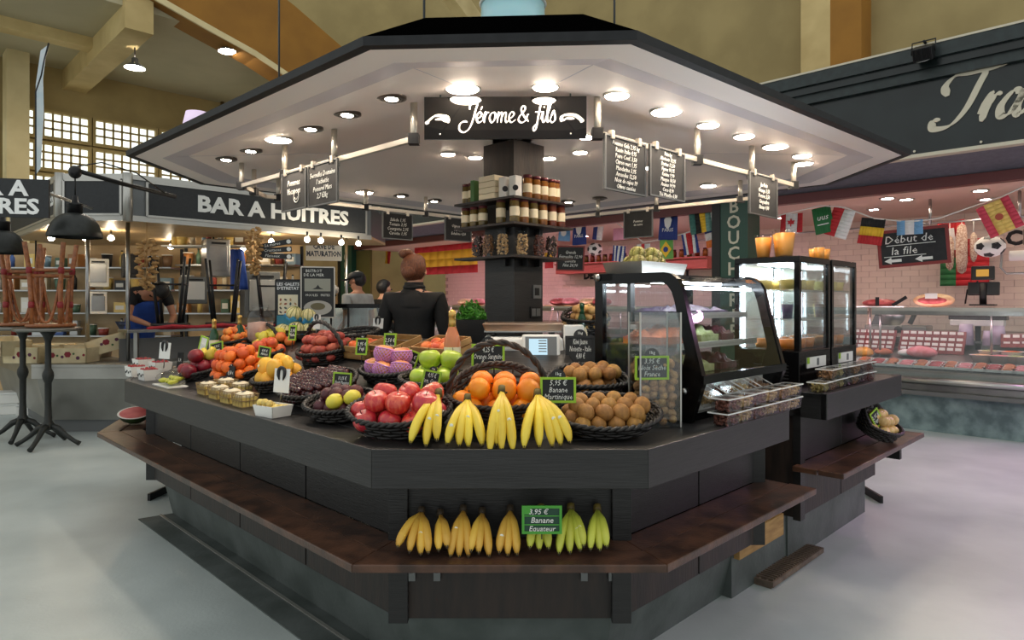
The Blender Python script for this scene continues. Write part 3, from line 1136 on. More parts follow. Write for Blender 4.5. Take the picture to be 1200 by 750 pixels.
mat('apple_red', (196, 42, 46), 0.3, col2=(224, 104, 74), scale=14, stretch=(6, 6, 1), rnd=.14, coat=.3, lo=.45, hi=.75)
mat('apple_blush', (214, 96, 70), 0.32, col2=(226, 170, 96), scale=12, rnd=.1, coat=.3)
mat('apple_green', (168, 196, 46), 0.3, col2=(190, 208, 78), scale=10, rnd=.1, coat=.3)
mat('orange_peel', (244, 132, 14), 0.42, col2=(250, 150, 30), scale=30, bump=.15, bscale=500, rnd=.1)
mat('kiwi_skin', (174, 124, 58), 0.6, col2=(144, 100, 46), scale=60, bump=.3, bscale=600, rnd=.16)
mat('passion_skin', (96, 34, 40), 0.4, col2=(64, 22, 32), scale=20, bump=.2, bscale=300, rnd=.2)
mat('lemon_peel', (226, 208, 70), 0.4, col2=(206, 196, 70), scale=10, rnd=.1)
mat('cherry_skin', (66, 24, 28), 0.2, rnd=.4, coat=.5)
mat('clementine', (228, 112, 34), 0.45, col2=(214, 92, 30), scale=14, bump=.1, bscale=400, rnd=.14)
mat('apricot', (236, 150, 62), 0.5, col2=(228, 116, 54), scale=12, rnd=.12)
mat('nectarine', (196, 62, 44), 0.4, col2=(232, 128, 56), scale=9, rnd=.15)
mat('pomegranate', (142, 30, 40), 0.35, col2=(108, 22, 34), scale=9, rnd=.12)
mat('mango_gold', (238, 188, 62), 0.4, col2=(240, 160, 52), scale=6, rnd=.1)
mat('pear_gold', (228, 200, 74), 0.4, col2=(206, 190, 70), scale=12, rnd=.1)
mat('red_potato', (176, 78, 62), 0.6, col2=(150, 66, 54), scale=14, bump=.15, rnd=.15)
mat('potato', (206, 166, 104), 0.65, col2=(182, 138, 82), scale=14, bump=.15, rnd=.12)
mat('onion', (226, 192, 134), 0.4, col2=(206, 164, 100), scale=14, stretch=(5, 5, 1), rnd=.1)
mat('quince', (222, 196, 110), 0.5, rnd=.12)
mat('melon_skin', (224, 216, 166), 0.6, col2=(206, 200, 140), scale=40)
mat('melon_rib', (112, 120, 60), 0.6)
mat('walnut', (206, 158, 104), 0.65, col2=(168, 120, 74), scale=60, bump=.5, bscale=220, rnd=.15)
mat('stem_brown', (74, 56, 32), 0.7)
mat('leaf_green', (58, 112, 36), 0.5, rnd=.2)
mat('net_pink', (214, 150, 206), 0.6)
mat('banana_skin', (240, 212, 76), 0.45, col2=(230, 196, 60), scale=10, rnd=.08)
mat('banana_ripe', (220, 174, 70), 0.5, col2=(186, 134, 52), scale=14, rnd=.1, lo=.45, hi=.75)
mat('banana_green', (198, 200, 76), 0.45, col2=(176, 186, 64), scale=8, rnd=.1)
mat('banana_tip', (52, 40, 24), 0.7)
mat('banana_stalk', (120, 104, 40), 0.6, col2=(70, 54, 26), scale=20)
mat('sticker', (232, 232, 214), 0.4)

FR = {}
def fruit_mesh(key, m, r, fn=None, nu=16, nv=10, sz=(1, 1, 1)):
    FR[key] = (MB().sphere((0, 0, 0), (r * sz[0], r * sz[1], r * sz[2]), nu, nv, fn=fn).mesh(key, m), r)
    return FR[key]
stem_me = MB().tube([(0, 0, -.006), (.001, 0, .010), (.004, .001, .018)], [.0014, .0013, .0018], 5).mesh('stem', 'stem_brown')
nub_me = MB().lathe([(.0001, .001), (.004, .001), (.003, .004), (.0001, .005)], 8).mesh('stem_end', 'stem_brown')
stk_me = MB().lathe([(.0001, .0012), (.007, .0006), (.007, 0)], 10).mesh('sticker', 'sticker')
fruit_mesh('apple_red', 'apple_red', .047, pome(.22, .10, .92, .02))
fruit_mesh('apple_blush', 'apple_blush', .047, pome(.22, .08, .92))
fruit_mesh('apple_green', 'apple_green', .047, pome(.22, .10, .94, .02))
fruit_mesh('orange', 'orange_peel', .046, pome(.05, 0, .97))
fruit_mesh('kiwi', 'kiwi_skin', .031, pome(.03), 14, 9, (1, 1, 1.22))
fruit_mesh('passion_fruit', 'passion_skin', .031, pome(.04))
fruit_mesh('lemon', 'lemon_peel', .032, None, 14, 9, (1, 1, 1.25))
fruit_mesh('cherry', 'cherry_skin', .0145, None, 8, 6)
fruit_mesh('clementine', 'clementine', .035, pome(.08, 0, .88), 14, 9)
fruit_mesh('apricot', 'apricot', .026, pome(.1), 12, 8)
fruit_mesh('nectarine', 'nectarine', .036, pome(.16), 14, 9)
fruit_mesh('pomegranate', 'pomegranate', .047, pome(.06, .05, .95), 14, 9)
fruit_mesh('mango', 'mango_gold', .042, pome(.05, .12), 14, 9, (.9, 1, 1.25))
fruit_mesh('pear', 'pear_gold', .036, lambda p: Vector((p.x * (1 - .38 * max(0, p.z)), p.y * (1 - .38 * max(0, p.z)), p.z * 1.3 if p.z > 0 else p.z)), 14, 10)
fruit_mesh('red_potato', 'red_potato', .030, None, 12, 8, (.84, .84, 1.22))
fruit_mesh('potato', 'potato', .030, None, 12, 8, (.88, .84, 1.2))
fruit_mesh('onion', 'onion', .036, pome(-.12, 0, .9), 14, 9)
fruit_mesh('quince', 'quince', .017, pome(.08), 10, 7)


def put(key, M, label, cat, group, name=None, stem=None, stick=False):
    me, r = FR[key]
    o = obj(name or key, me, None, M)
    tag(o, label, cat, group)
    if stem == 'stem':
        obj('stem', stem_me, o, T(0, 0, r * .68))
    elif stem == 'nub':
        obj('stem_end', nub_me, o, T(0, 0, r * .93))
    if stick and R.random() < .4:
        a = R.uniform(0, 2 * PI)
        obj('sticker', stk_me, o, T(r * .99 * math.cos(a), r * .99 * math.sin(a), 0) @ Vector((math.cos(a), math.sin(a), 0)).to_track_quat('Z', 'Y').to_matrix().to_4x4())
    return o


def heap(rx, ry, r, layers, z0=.012, fill=.9, shrink=.75, hz=1.45, dome=0.0):
    out = []
    for L in range(layers):
        ex, ey = rx * fill - r * .75 - L * r * shrink, ry * fill - r * .75 - L * r * shrink
        if ex < 0: break
        ey = max(ey, 0.001)
        rows = int(ey * 2 / (1.74 * r)) + 1
        for j in range(rows):
            y = (j - (rows - 1) / 2) * 1.76 * r
            w = ex * math.sqrt(max(0, 1 - (y / (ey + r * .35)) ** 2))
            n = int(w * 2 / (2.02 * r)) + 1
            for i in range(n):
                x = (i - (n - 1) / 2) * 2.02 * r
                out.append((x + (R.uniform(-.16, .16) + (.55 if L % 2 else 0)) * r, y + R.uniform(-.16, .16) * r, z0 + r + L * hz * r + R.uniform(-.05, .08) * r))
    return out


def fill_basket(M, rx, ry, key, layers, label, cat, group, z0=.012, lay=False, stem=None, stick=False, scale=.0, **k):
    r = FR[key][1]
    for c in heap(rx, ry, r, layers, z0, **k):
        if lay:
            rot = Euler((PI / 2 + R.uniform(-.3, .3), R.uniform(-.25, .25), R.uniform(-.5, .5))).to_matrix().to_4x4()
        elif lay is None:
            rot = Euler((R.uniform(-.35, .5), R.uniform(-.5, .5), R.uniform(0, 6))).to_matrix().to_4x4()
        else:
            rot = Euler((R.uniform(-3, 3), R.uniform(-3, 3), R.uniform(0, 6))).to_matrix().to_4x4()
        s_ = 1 + R.uniform(-.06, .06)
        put(key, M @ Matrix.Translation(c) @ rot @ Matrix.Scale(s_, 4), label, cat, group, stem=stem, stick=stick)


Bk = place_basket
# red apples at the front left corner
M = Bk(455, 518, .20, .15, .07, 'oval wicker basket of red apples at the front left corner', yaw=-.22, tilt=.27)
fill_basket(M, .195, .14, 'apple_red', 2, 'red apple in the oval basket at the front left corner', 'apple', 'red apples in the front basket', lay=None, stem='stem', stick=True, fill=.95, z0=.006, hz=1.25)
# passion fruit
M = Bk(378, 497, .18, .135, .055, 'oval wicker basket of dark passion fruit beside the red apples', yaw=-.62)
fill_basket(M, .15, .105, 'passion_fruit', 2, 'dark red passion fruit in the basket left of the red apples', 'passion fruit', 'passion fruit in the basket', fill=.95)
for x, y in ((.105, -.02), (.06, -.075)):
    put('lemon', M @ T(x, y, .085, rx=1.5, ry=.4), 'yellow lemon lying among the passion fruit', 'lemon', 'lemons among the passion fruit')
# cherries, big tray
M = Bk(345, 478, .245, .17, .06, 'wide wicker tray heaped with dark cherries', tilt=.33)
CH = sorted(heap(.235, .16, .0155, 3, .02, fill=1.0), key=lambda c: -c[2] - .1 * c[0])
rest = MB()
for c in CH[290:]:
    rest.sphere(c, .0145, 7, 5)
o = rest.build('cherry_heap', 'cherry_skin', None, M)
o['kind'] = 'stuff'
tag(o, 'lower layer of dark cherries filling the wide wicker tray', 'cherries')
for c in CH[:290]:
    put('cherry', M @ Matrix.Translation(c), 'dark cherry in the wide wicker tray', 'cherry', 'dark cherries in the wide tray')
# fuji apples in pink nets
M = Bk(443, 453, .175, .13, .055, 'wicker basket of apples wrapped in pink foam nets', yaw=-.6)
net = MB()
for a in range(18):
    for dr in (1, -1):
        pts = []
        for j in range(9):
            ph = -1.15 + j * .2
            an = 2 * PI * a / 18 + dr * j * .17
            pts.append((.051 * math.cos(ph) * math.cos(an), .051 * math.cos(ph) * math.sin(an), .049 * math.sin(ph)))
        net.tube(pts, .0026, 4)
net.tube(ellipse(.047, .047, 28, .021), .004, 5, True)
net_me = net.mesh('foam_net', 'net_pink')
for x, y, z in ((-.09, -.02, .06), (0.0, -.055, .06), (.09, -.03, .06), (-.045, .04, .085), (.05, .03, .105), (-.02, -.01, .125)):
    o = put('apple_blush', M @ T(x, y, z, rx=-.35 + R.uniform(-.2, .2), ry=R.uniform(-.3, .3)), 'blush apple sitting in a pink foam net', 'apple', 'netted apples', stem='stem')
    n_ = obj('foam_net', net_me, o)
# green apples
M = Bk(503, 468, .16, .135, .06, 'wicker basket of green apples behind the red apples', yaw=-.15, tilt=.14)
fill_basket(M, .145, .11, 'apple_green', 2, 'bright green apple in the basket behind the red apples', 'apple', 'green apples in the basket', lay=None, stem='stem', stick=True, fill=.95, z0=.02)
# oranges
M = Bk(583, 508, .195, .15, .10, 'large wicker basket of oranges with a tall arched handle', yaw=0, tilt=.22, handle=.23, m='wicker_brown', back=.8)
fill_basket(M, .192, .155, 'orange', 2, 'orange in the large basket with the arched handle', 'orange', 'oranges in the handled basket', stem='nub', fill=.96, z0=.02)
# kiwis
M = Bk(715, 518, .215, .16, .055, 'large oval wicker basket of kiwis at the front right corner', yaw=.06, tilt=.28)
fill_basket(M, .185, .12, 'kiwi', 2, 'brown kiwi in the large basket at the front right', 'kiwi', 'kiwis in the front basket', lay=True, stem='nub', fill=1.0, hz=1.15, z0=.006)
M = Bk(694, 468, .18, .12, .05, 'wicker basket of kiwis standing behind the front kiwi basket', yaw=.1, tilt=.13, back=.9)
fill_basket(M, .16, .11, 'kiwi', 2, 'brown kiwi in the rear kiwi basket', 'kiwi', 'kiwis in the rear basket', lay=True, stem='nub', fill=.95)
# left group
M = Bk(258, 452, .185, .15, .05, 'round wicker basket of clementines left of the mangoes')
fill_basket(M, .185, .15, 'clementine', 3, 'clementine in the heaped left basket', 'clementine', 'clementines in the left basket', stem='nub', fill=1.0, z0=.015)
M = Bk(306, 462, .15, .13, .06, 'wicker basket of golden mangoes beside the clementines')
fill_basket(M, .15, .13, 'mango', 2, 'golden mango in the basket right of the clementines', 'mango', 'golden mangoes in the basket', lay=None, stick=True, fill=.95)
M = Bk(219, 447, .13, .12, .04, 'low wicker basket of pomegranates and pears at the left')
fill_basket(M, .13, .12, 'pomegranate', 1, 'dark red pomegranate in the left basket', 'pomegranate', 'pomegranates in the left basket', lay=None, fill=1.0)
for x, y, z in ((-.07, .07, .10), (0.0, .09, .115), (.05, .06, .12), (-.02, .04, .12)):
    put('pear', M @ T(x, y, z, rx=R.uniform(-.5, 1), ry=R.uniform(-.8, .8)), 'yellow pear lying on the pomegranates', 'pear', 'pears at the left', stem='stem')
put('pomegranate', M @ T(.03, -.02, .135), 'single dark pomegranate on top of the left heap', 'pomegranate', None)
M = Bk(296, 428, .14, .11, .05, 'wicker basket of red nectarines behind the mangoes')
fill_basket(M, .14, .11, 'nectarine', 2, 'red nectarine in the basket behind the mangoes', 'nectarine', 'nectarines in the basket', lay=None, fill=.95)
M = Bk(264, 412, .13, .11, .05, 'wicker basket of pale apricots at the back left', lift=.01)
fill_basket(M, .13, .11, 'apricot', 3, 'pale apricot in the back left basket', 'apricot', 'apricots in the back basket', fill=1.0)
M = Bk(304, 412, .13, .11, .05, 'wicker basket of lemons with a thick arched handle', handle=.12)
fill_basket(M, .13, .11, 'lemon', 2, 'yellow lemon in the handled back basket', 'lemon', 'lemons in the back basket', fill=1.0)
# red potatoes in the handled basket
M = Bk(362, 430, .20, .15, .07, 'wicker basket of red potatoes with a tall arched handle', handle=.17, back=.4)
fill_basket(M, .19, .14, 'red_potato', 3, 'red potato in the handled basket', 'potato', 'red potatoes in the handled basket', lay=True, fill=1.0)
# empty low baskets and crates at the back
for px, py, lb in ((402, 412, 'empty dark wicker basket left of the vendor'),):
    Bk(px, py, .19, .12, .09, lb, tilt=.2)
def wood_crate(M, w, d, h, label, m='bare_ply'):
    c = thing('wooden_crate', label, 'crate', M)
    MB().box(-w / 2, w / 2, -d / 2, d / 2, 0, .008).build('crate_floor', m, c)
    for s_ in (-1, 1):
        for k in range(2):
            MB().box(-w / 2, w / 2, s_ * d / 2 - .004, s_ * d / 2 + .004, .008 + k * h * .52, .008 + k * h * .52 + h * .42).build('slat', m, c)
            MB().box(s_ * w / 2 - .004, s_ * w / 2 + .004, -d / 2, d / 2, .008 + k * h * .52, .008 + k * h * .52 + h * .42).build('slat', m, c)
    return c
for px, py, lb, key, n in ((412, 424, 'small wooden crate of orange fruit behind the netted apples', 'clementine', 1), (447, 424, 'small wooden crate behind the price tags near the vendor', None, 1), (502, 428, 'wooden crate of red tomatoes left of the bottle', 'nectarine', 1)):
    p = hit(px, py)
    Mx = T(p.x, p.y, p.z + .012, rz=facet_yaw(p)) @ T(rx=.3) @ T(0, .1, 0)
    wood_crate(Mx, .26, .18, .07, lb)
    if key:
        fill_basket(Mx, .125, .085, key, 1, ('clementine in the small wooden crate' if key == 'clementine' else 'red tomato in the wooden crate left of the bottle'), ('clementine' if key == 'clementine' else 'tomato'), 'fruit in the ' + lb[:24], fill=1.0)

# ---------------------------------------------------------------- bananas
def banana_mesh(tip, bulge, m, r=.021):
    tip = Vector(tip)
    c = tip * .5 + Vector(bulge)
    pts, rad = [], []
    prof = [.36, .40, .70, .95, 1.0, 1.02, 1.02, 1.0, .92, .66, .30]
    n = len(prof)
    for i in range(n):
        t = i / (n - 1)
        pts.append((1 - t) ** 2 * Vector((0, 0, 0)) + 2 * t * (1 - t) * c + t * t * tip)
        rad.append(r * prof[i])
    me = MB().tube(pts, rad, 5).mesh('banana', m)
    t2 = MB().tube([pts[-1] + (pts[-2] - pts[-1]) * .35, pts[-1], pts[-1] + (pts[-1] - pts[-2]).normalized() * .006], [r * .42, r * .30, r * .16], 6).mesh('banana_tip', 'banana_tip')
    return me, t2, pts


def bunch(crown, tips, m, label, group, bulge=.05, r=.0182, face=Vector((0, -1, 0.25))):
    b = thing('banana_bunch', label, 'bananas', Matrix.Translation(crown), group)
    MB().tube([(0, .012, .004), (0, .004, .016), (0, 0, -.012)], [.009, .013, .016], 7).build('crown', 'banana_stalk' if m != 'banana_ripe' else 'banana_tip', b)
    for k, tp in enumerate(tips):
        d = Vector(tp) - crown
        me, t2, pts = banana_mesh(d, face * bulge + Vector((d.x * .38, 0, 0)), m, r)
        o = obj('banana', me, b)
        obj('banana_tip', t2, o)
        if R.random() < .35:
            q = pts[R.choice((4, 5, 6))] + Vector((0, -r * 1.0, .003))
            obj('sticker', stk_me, o, Matrix.Translation(q) @ T(rx=PI / 2))
    return b
# on the counter edge
for (cx, cy, cY, tips, lb) in [
        (514, 462, 2.44, [(481, 519), (499, 523), (512, 516)], 'yellow banana bunch leaning left beside the red apples'),
        (548, 468, 2.43, [(524, 521), (538, 523), (549, 524), (565, 522)], 'yellow banana bunch in front of the orange basket, second from the left'),
        (588, 458, 2.42, [(574, 531), (588, 528), (601, 529), (582, 522)], 'longest yellow banana bunch hanging over the counter edge'),
        (630, 462, 2.43, [(614, 525), (632, 524), (647, 523), (657, 522), (668, 519)], 'yellow banana bunch below the lime framed banana tag')]:
    T_ = [at(p, q, 2.265 if q > 524 else 2.285) for p, q in tips]
    bunch(at(cx, cy, cY), T_, 'banana_skin', lb, None, .055)
# on the ledge
def ledge_bunch(cx, tips, m, lb, cy=600):
    T_ = [at(p, q, 2.215) for p, q in tips]
    bunch(at(cx, cy, 2.375), T_, m, lb, None, .045, .0165, Vector((0, -1, .35)))
ledge_bunch(494, [(466, 641), (480, 647), (493, 650), (502, 648)], 'banana_ripe', 'ripe banana bunch at the left end of the ledge')
ledge_bunch(516, [(514, 645), (524, 641)], 'banana_ripe', 'narrow ripe banana pair second on the ledge', 603)
ledge_bunch(543, [(528, 652), (538, 653), (549, 652)], 'banana_ripe', 'ripe banana bunch third from the left on the ledge', 598)
ledge_bunch(565, [(561, 648), (573, 652), (552, 646)], 'banana_ripe', 'ripe banana bunch fourth from the left on the ledge', 601)
ledge_bunch(598, [(585, 648), (595, 651), (606, 650)], 'banana_ripe', 'ripe banana bunch just left of the green price tag', 598)
ledge_bunch(634, [(621, 642), (632, 645), (643, 643)], 'banana_green', 'greenish banana bunch behind the green price tag', 597)
ledge_bunch(669, [(655, 649), (668, 648), (680, 645), (684, 640)], 'banana_green', 'greenish banana bunch just right of the green price tag', 596)
ledge_bunch(700, [(692, 644), (703, 645), (711, 641)], 'banana_green', 'greenish banana bunch at the right end of the row', 597)

# ---------------------------------------------------------------- price tags
def price_tag(px, py, wpx, hpx, Y, lines, label, frame='lime', slate='slate', yaw=0.0, roll=0.0, arch=False, pin=.05, horseshoe=False, size=None, tilt=-.12, group=None):
    p = at(px, py, Y)
    w, h = wpx / 780 * Y, hpx / 780 * Y
    t = thing('price_tag', label, 'price tag', T(p.x, p.y, p.z, rz=yaw) @ T(rx=tilt, ry=roll), group)
    fw = .07 * h + .002
    MB().box(-w / 2, w / 2, 0, .003, -h / 2, h / 2).build('slate', slate, t)
    for k in (-1, 1):
        MB().box(-w / 2, w / 2, -.003, .004, k * h / 2 - (fw if k > 0 else 0), k * h / 2 + (fw if k < 0 else 0)).build('frame_bar', frame, t)
        MB().box(k * w / 2 - (fw if k > 0 else 0), k * w / 2 + (fw if k < 0 else 0), -.003, .004, -h / 2 + fw, h / 2 - fw).build('frame_bar', frame, t)
    MB().box(-.002, .002, .004, .007, -h / 2 - pin, h / 2).build('pin', 'black_metal', t)
    if arch:
        MB().prism([(w * .22 * math.cos(a * PI / 10), w * .22 * math.sin(a * PI / 10)) for a in range(11)], 0, .003, T(0, .003, h / 2, rx=PI / 2)).build('unit_disc', 'slate', t)
        letter(t, '1kg', w * .13, 'chalk', 0, -.0012, h / 2 + w * .09, res=1)
    if lines:
        n = len(lines)
        letter(t, '\n'.join(lines), size or h * .30 * 3 / max(3, n), 'chalk', 0, -.001, 0, shear=.2, sx=min(.85, 1.95 * w / (max(len(q) for q in lines) * (size or h * .30 * 3 / max(3, n)))), line=.9, res=1)
    return t
price_tag(654, 457, 42, 30, 2.47, ['5,95 €', 'Banane', 'Martinique'], 'lime framed price tag reading Banane above the banana bunch', arch=True, tilt=-.05)
price_tag(764, 431, 41, 28, 2.66, ['3,95 €', 'Noix Sèche', 'France'], 'lime framed price tag on the clear walnut bin', yaw=.1, arch=True, tilt=0, pin=0)
price_tag(572, 418, 39, 30, 2.98, ['4,25 €', 'Orange Sanguine', 'Espagne'], 'lime framed price tag behind the orange basket handle', arch=True, pin=.08)
price_tag(401, 446, 28, 19, 2.93, ['11,15 €', 'Fruit Passion'], 'small lime framed price tag over the passion fruit', yaw=-.5)
price_tag(505, 447, 22, 26, 2.72, ['4,95 €', 'Pom. Granny', 'France'], 'tilted lime framed price tag in front of the green apples', yaw=-.15, roll=.18, arch=True)
price_tag(481, 420, 20, 20, 3.2, ['3,95 €', 'Pomme'], 'tilted lime framed price tag right of the netted apples', yaw=-.4, roll=.3)
price_tag(457, 402, 17, 23, 3.55, ['2,50 €', 'Poire'], 'lime framed price tag in front of the vendor', yaw=-.4, arch=True)
price_tag(424, 406, 16, 20, 3.55, ['3,95 €', 'Fuji'], 'lime framed price tag left of the vendor, above the netted apples', yaw=-.4, arch=True)
price_tag(532, 419, 14, 22, 3.1, ['2,95 €', 'Citron'], 'narrow lime framed price tag leaning on the gold topped bottle', yaw=.2, roll=.15)
price_tag(310, 413, 20, 14, 3.62, ['4,95 €', 'Abricot'], 'lime framed price tag above the nectarines', yaw=-.5, roll=.1)
price_tag(270, 440, 13, 22, 3.72, ['3,50 €', 'Mangue'], 'dark narrow price tag between clementines and mangoes', frame='slate', yaw=-.5, arch=True)
price_tag(254, 408, 22, 14, 4.22, ['2,95 €', 'Orange'], 'lime framed price tag at the back of the clementines', yaw=-.5, roll=-.2)
price_tag(211, 422, 9, 18, 4.35, ['5,95'], 'black narrow price tag beside the pomegranates', frame='slate', yaw=-.5)
price_tag(343, 390, 12, 18, 4.05, ['2,95', 'Melon'], 'lime framed price tag below the melons', yaw=-.5, arch=True)
price_tag(393, 395, 7, 10, 3.95, [], 'tiny lime framed price tag behind the potato handle', yaw=-.5)
price_tag(680, 409, 35, 31, 3.2, ['Kiwi Jaune', 'Noisette - Italie', '4,80 €'], 'dark price board with an arched top right of the scale', frame='slate', arch=True, pin=.02)
price_tag(238, 405, 14, 22, 4.45, ['Pêche'], 'pale leaning price card behind the clementines', frame='lime', slate='paper_white', yaw=-.5, roll=.2)
# green plastic tag on the ledge
gt = price_tag(635, 609, 47, 33, 2.20, [], 'bright green plastic price tag reading Banane Equateur on the ledge', frame='tag_green', slate='tag_dark_green', pin=.02, tilt=0)
letter(gt, '3,95 €', .024, 'chalk', -.012, -.002, .026, shear=.2)
letter(gt, 'Banane', .026, 'chalk', 0, -.002, -.002, shear=.2)
letter(gt, 'Equateur', .024, 'chalk', 0, -.002, -.030, shear=.2)
MB().box(-.06, .06, -.0015, 0, .011, .014).box(-.06, .06, -.0015, 0, -.018, -.015).build('divider', 'tag_green', gt)
MB().box(-.058, -.036, -.002, 0, .018, .040).build('unit_field', 'tag_green', gt)
# white cards held by black horseshoe clips
def shoe_card(px, py, wpx, hpx, Y, label, yaw=-.5):
    p = at(px, py, Y)
    w, h = wpx / 780 * Y, hpx / 780 * Y
    c = thing('card_holder', label, 'card holder', T(p.x, p.y, p.z, rz=yaw) @ T(rx=-.1))
    MB().box(-w / 2, w / 2, 0, .002, -h / 2, h / 2).build('card', 'paper_white', c)
    r = w * .20
    zc = h * .36
    pts = [(-r * .62, -.004, zc - r * 1.9), (-r * .98, -.004, zc - r * .8)] + [(-r * math.cos(k * PI / 10), -.004, zc + r * math.sin(k * PI / 10)) for k in range(11)] + [(r * .98, -.004, zc - r * .8), (r * .62, -.004, zc - r * 1.9)]
    MB().tube(pts, [r * .12, r * .38] + [r * .42] * 11 + [r * .38, r * .12], 8).build('horseshoe_clip', 'black_plastic', c)
    MB().cyl((0, .004, -h / 2 - .06), (0, .004, 0), .003, n=8).build('pin', 'steel', c)
shoe_card(330, 446, 25, 28, 3.02, 'white card in a black horseshoe clip standing in the cherries')
shoe_card(193, 411, 20, 19, 4.3, 'white card in a black horseshoe clip at the far left of the counter')
shoe_card(371, 377, 11, 17, 4.3, 'white card in a black horseshoe clip right of the melons')
shoe_card(443, 379, 15, 12, 4.3, 'white card in a black horseshoe clip left of the vendor')
# ---------------------------------------------------------------- small produce packs at the left
mat('cow_black', (30, 30, 32), 0.6)
mat('berry_red', (150, 26, 30), 0.3, rnd=.2)
mat('wire_tan', (150, 124, 84), 0.6)
mat('tissue_blue', (60, 150, 206), 0.7, col2=(90, 176, 222), scale=12)
mat('net_green', (160, 196, 150), 0.6)
fruit_mesh('berry', 'berry_red', .012, None, 8, 6)
fruit_mesh('baby_banana', 'banana_green', .016, None, 8, 7, (.8, .8, 3.4))


def left_M(px, py, dz=0, yaw=-PI / 4, tilt=0.0):
    p = hit(px, py)
    return T(p.x, p.y, p.z + dz, rz=yaw) @ T(rx=tilt)


def trough(w, d, h, fl=.85):
    return MB().hexa([(-w * fl / 2, -d * fl / 2, 0), (w * fl / 2, -d * fl / 2, 0), (w * fl / 2, d * fl / 2, 0), (-w * fl / 2, d * fl / 2, 0)],
                     [(-w * fl / 2, -d * fl / 2, .003), (w * fl / 2, -d * fl / 2, .003), (w * fl / 2, d * fl / 2, .003), (-w * fl / 2, d * fl / 2, .003)])


def tray(w, d, h, t=.003, fl=.85):
    mb = trough(w, d, h, fl)
    a = [(-w * fl / 2, -d * fl / 2), (w * fl / 2, -d * fl / 2), (w * fl / 2, d * fl / 2), (-w * fl / 2, d * fl / 2)]
    b = [(-w / 2, -d / 2), (w / 2, -d / 2), (w / 2, d / 2), (-w / 2, d / 2)]
    n = [(0, 1), (-1, 0), (0, -1), (1, 0)]
    for i in range(4):
        j = (i + 1) % 4
        ox, oy = n[i][0] * t, n[i][1] * t
        mb.hexa([(*a[i], 0), (*a[j], 0), (a[j][0] + ox, a[j][1] + oy, 0), (a[i][0] + ox, a[i][1] + oy, 0)],
                [(*b[i], h), (*b[j], h), (b[j][0] + ox, b[j][1] + oy, h), (b[i][0] + ox, b[i][1] + oy, h)])
    return mb
for k, (px, py) in enumerate(((160, 441), (175, 445), (168, 432), (188, 436))):
    w = ('leftmost', 'front', 'back left', 'back right')[k]
    Mx = left_M(px, py)
    c = thing('berry_punnet', '%s white punnet with black cow patches holding red berries' % w, 'punnet', Mx)
    tray(.15, .11, .07).build('tray', 'paper_white', c)
    for q in range(4):
        x = -.05 + q * .032 + R.uniform(-.006, .006)
        MB().lathe([(.0001, 0), (.012, 0), (.0125, .001)], 9, T(x, -.0515, .03 + .012 * (q % 2), rx=PI / 2 - .12, s=(1, R.uniform(.6, 1.2), 1))).build('cow_patch', 'cow_black', c)
    for i in range(12):
        put('berry', Mx @ T(-.05 + (i % 4) * .032, -.03 + (i // 4) * .03, .062 + R.uniform(0, .008)), 'red berry in a cow print punnet', 'berry', 'red berries in the cow print punnets')
# green finger bananas in film
Mx = left_M(202, 452)
c = thing('film_pack', 'clear film pack of small green bananas near the left corner', 'pack', Mx)
MB().box(-.14, .14, -.07, .07, 0, .006).build('foam_tray', 'paper_white', c)
MB().sphere((0, 0, .045), (.15, .085, .045), 18, 8).build('film', 'clear_plastic', c)
for i in range(9):
    put('baby_banana', Mx @ T(-.10 + (i % 5) * .048, -.025 + (i // 5) * .05, .03 + .012 * (i // 5), rx=1.57, rz=.9 + R.uniform(-.3, .3)), 'small green banana in the film pack', 'banana', 'small green bananas in film')
# chest of wire punnets
pw = MB()
for k in range(3):
    f = .85 + .15 * k / 2
    pts = [(-.06 * f, -.045 * f, .03 * k), (.06 * f, -.045 * f, .03 * k), (.06 * f, .045 * f, .03 * k), (-.06 * f, .045 * f, .03 * k)]
    for i in range(4):
        pw.tube([pts[i], pts[(i + 1) % 4]], .0022, 4)
for i in range(8):
    x = -.056 + i * .016
    for y in (-1, 1):
        pw.tube([(x * .85, y * .038, 0), (x, y * .045, .06)], .0018, 4)
for i in range(5):
    y = -.04 + i * .02
    for x in (-1, 1):
        pw.tube([(x * .051, y * .85, 0), (x * .06, y, .06)], .0018, 4)
pw_me = pw.mesh('wire_cage', 'wire_tan')
pp = MB()
pp.sphere((0, 0, .05), (.058, .044, .022), 14, 6)
pp_me = pp.mesh('paper_cover', 'cream')
pin_me = MB().box(-.052, .052, -.039, .039, .002, .045).mesh('filling', 'quince')
pl_me = MB().lathe([(.0001, .0), (.012, .0), (.012, .0015)], 10).mesh('label_spot', 'cow_black')
for k, (px, py) in enumerate(((244, 462), (258, 467), (272, 472), (287, 476), (265, 458), (282, 463))):
    w = ('first', 'second', 'third', 'fourth', 'rear first', 'rear second')[k]
    c = thing('wire_punnet', '%s little wire punnet with cream paper below the clementines, from the left' % w, 'punnet', left_M(px, py, .002))
    obj('wire_cage', pw_me, c); obj('paper_cover', pp_me, c); obj('filling', pin_me, c)
    obj('label_spot', pl_me, c, T(.01, -.01, .071, rx=.2))
# small white tray of quinces
Mx = left_M(320, 488, .002, -.6)
c = tag(tray(.14, .11, .05).build('cardboard_tray', 'paper_white', None, Mx), 'white cardboard tray of little yellow quinces', 'tray')
for i in range(15):
    put('quince', Mx @ T(-.048 + (i % 4) * .032, -.03 + ((i // 4) % 3) * .03, .03 + (.022 if i > 11 else 0) + R.uniform(0, .01)), 'little yellow quince in the white tray', 'quince', 'quinces in the white tray')
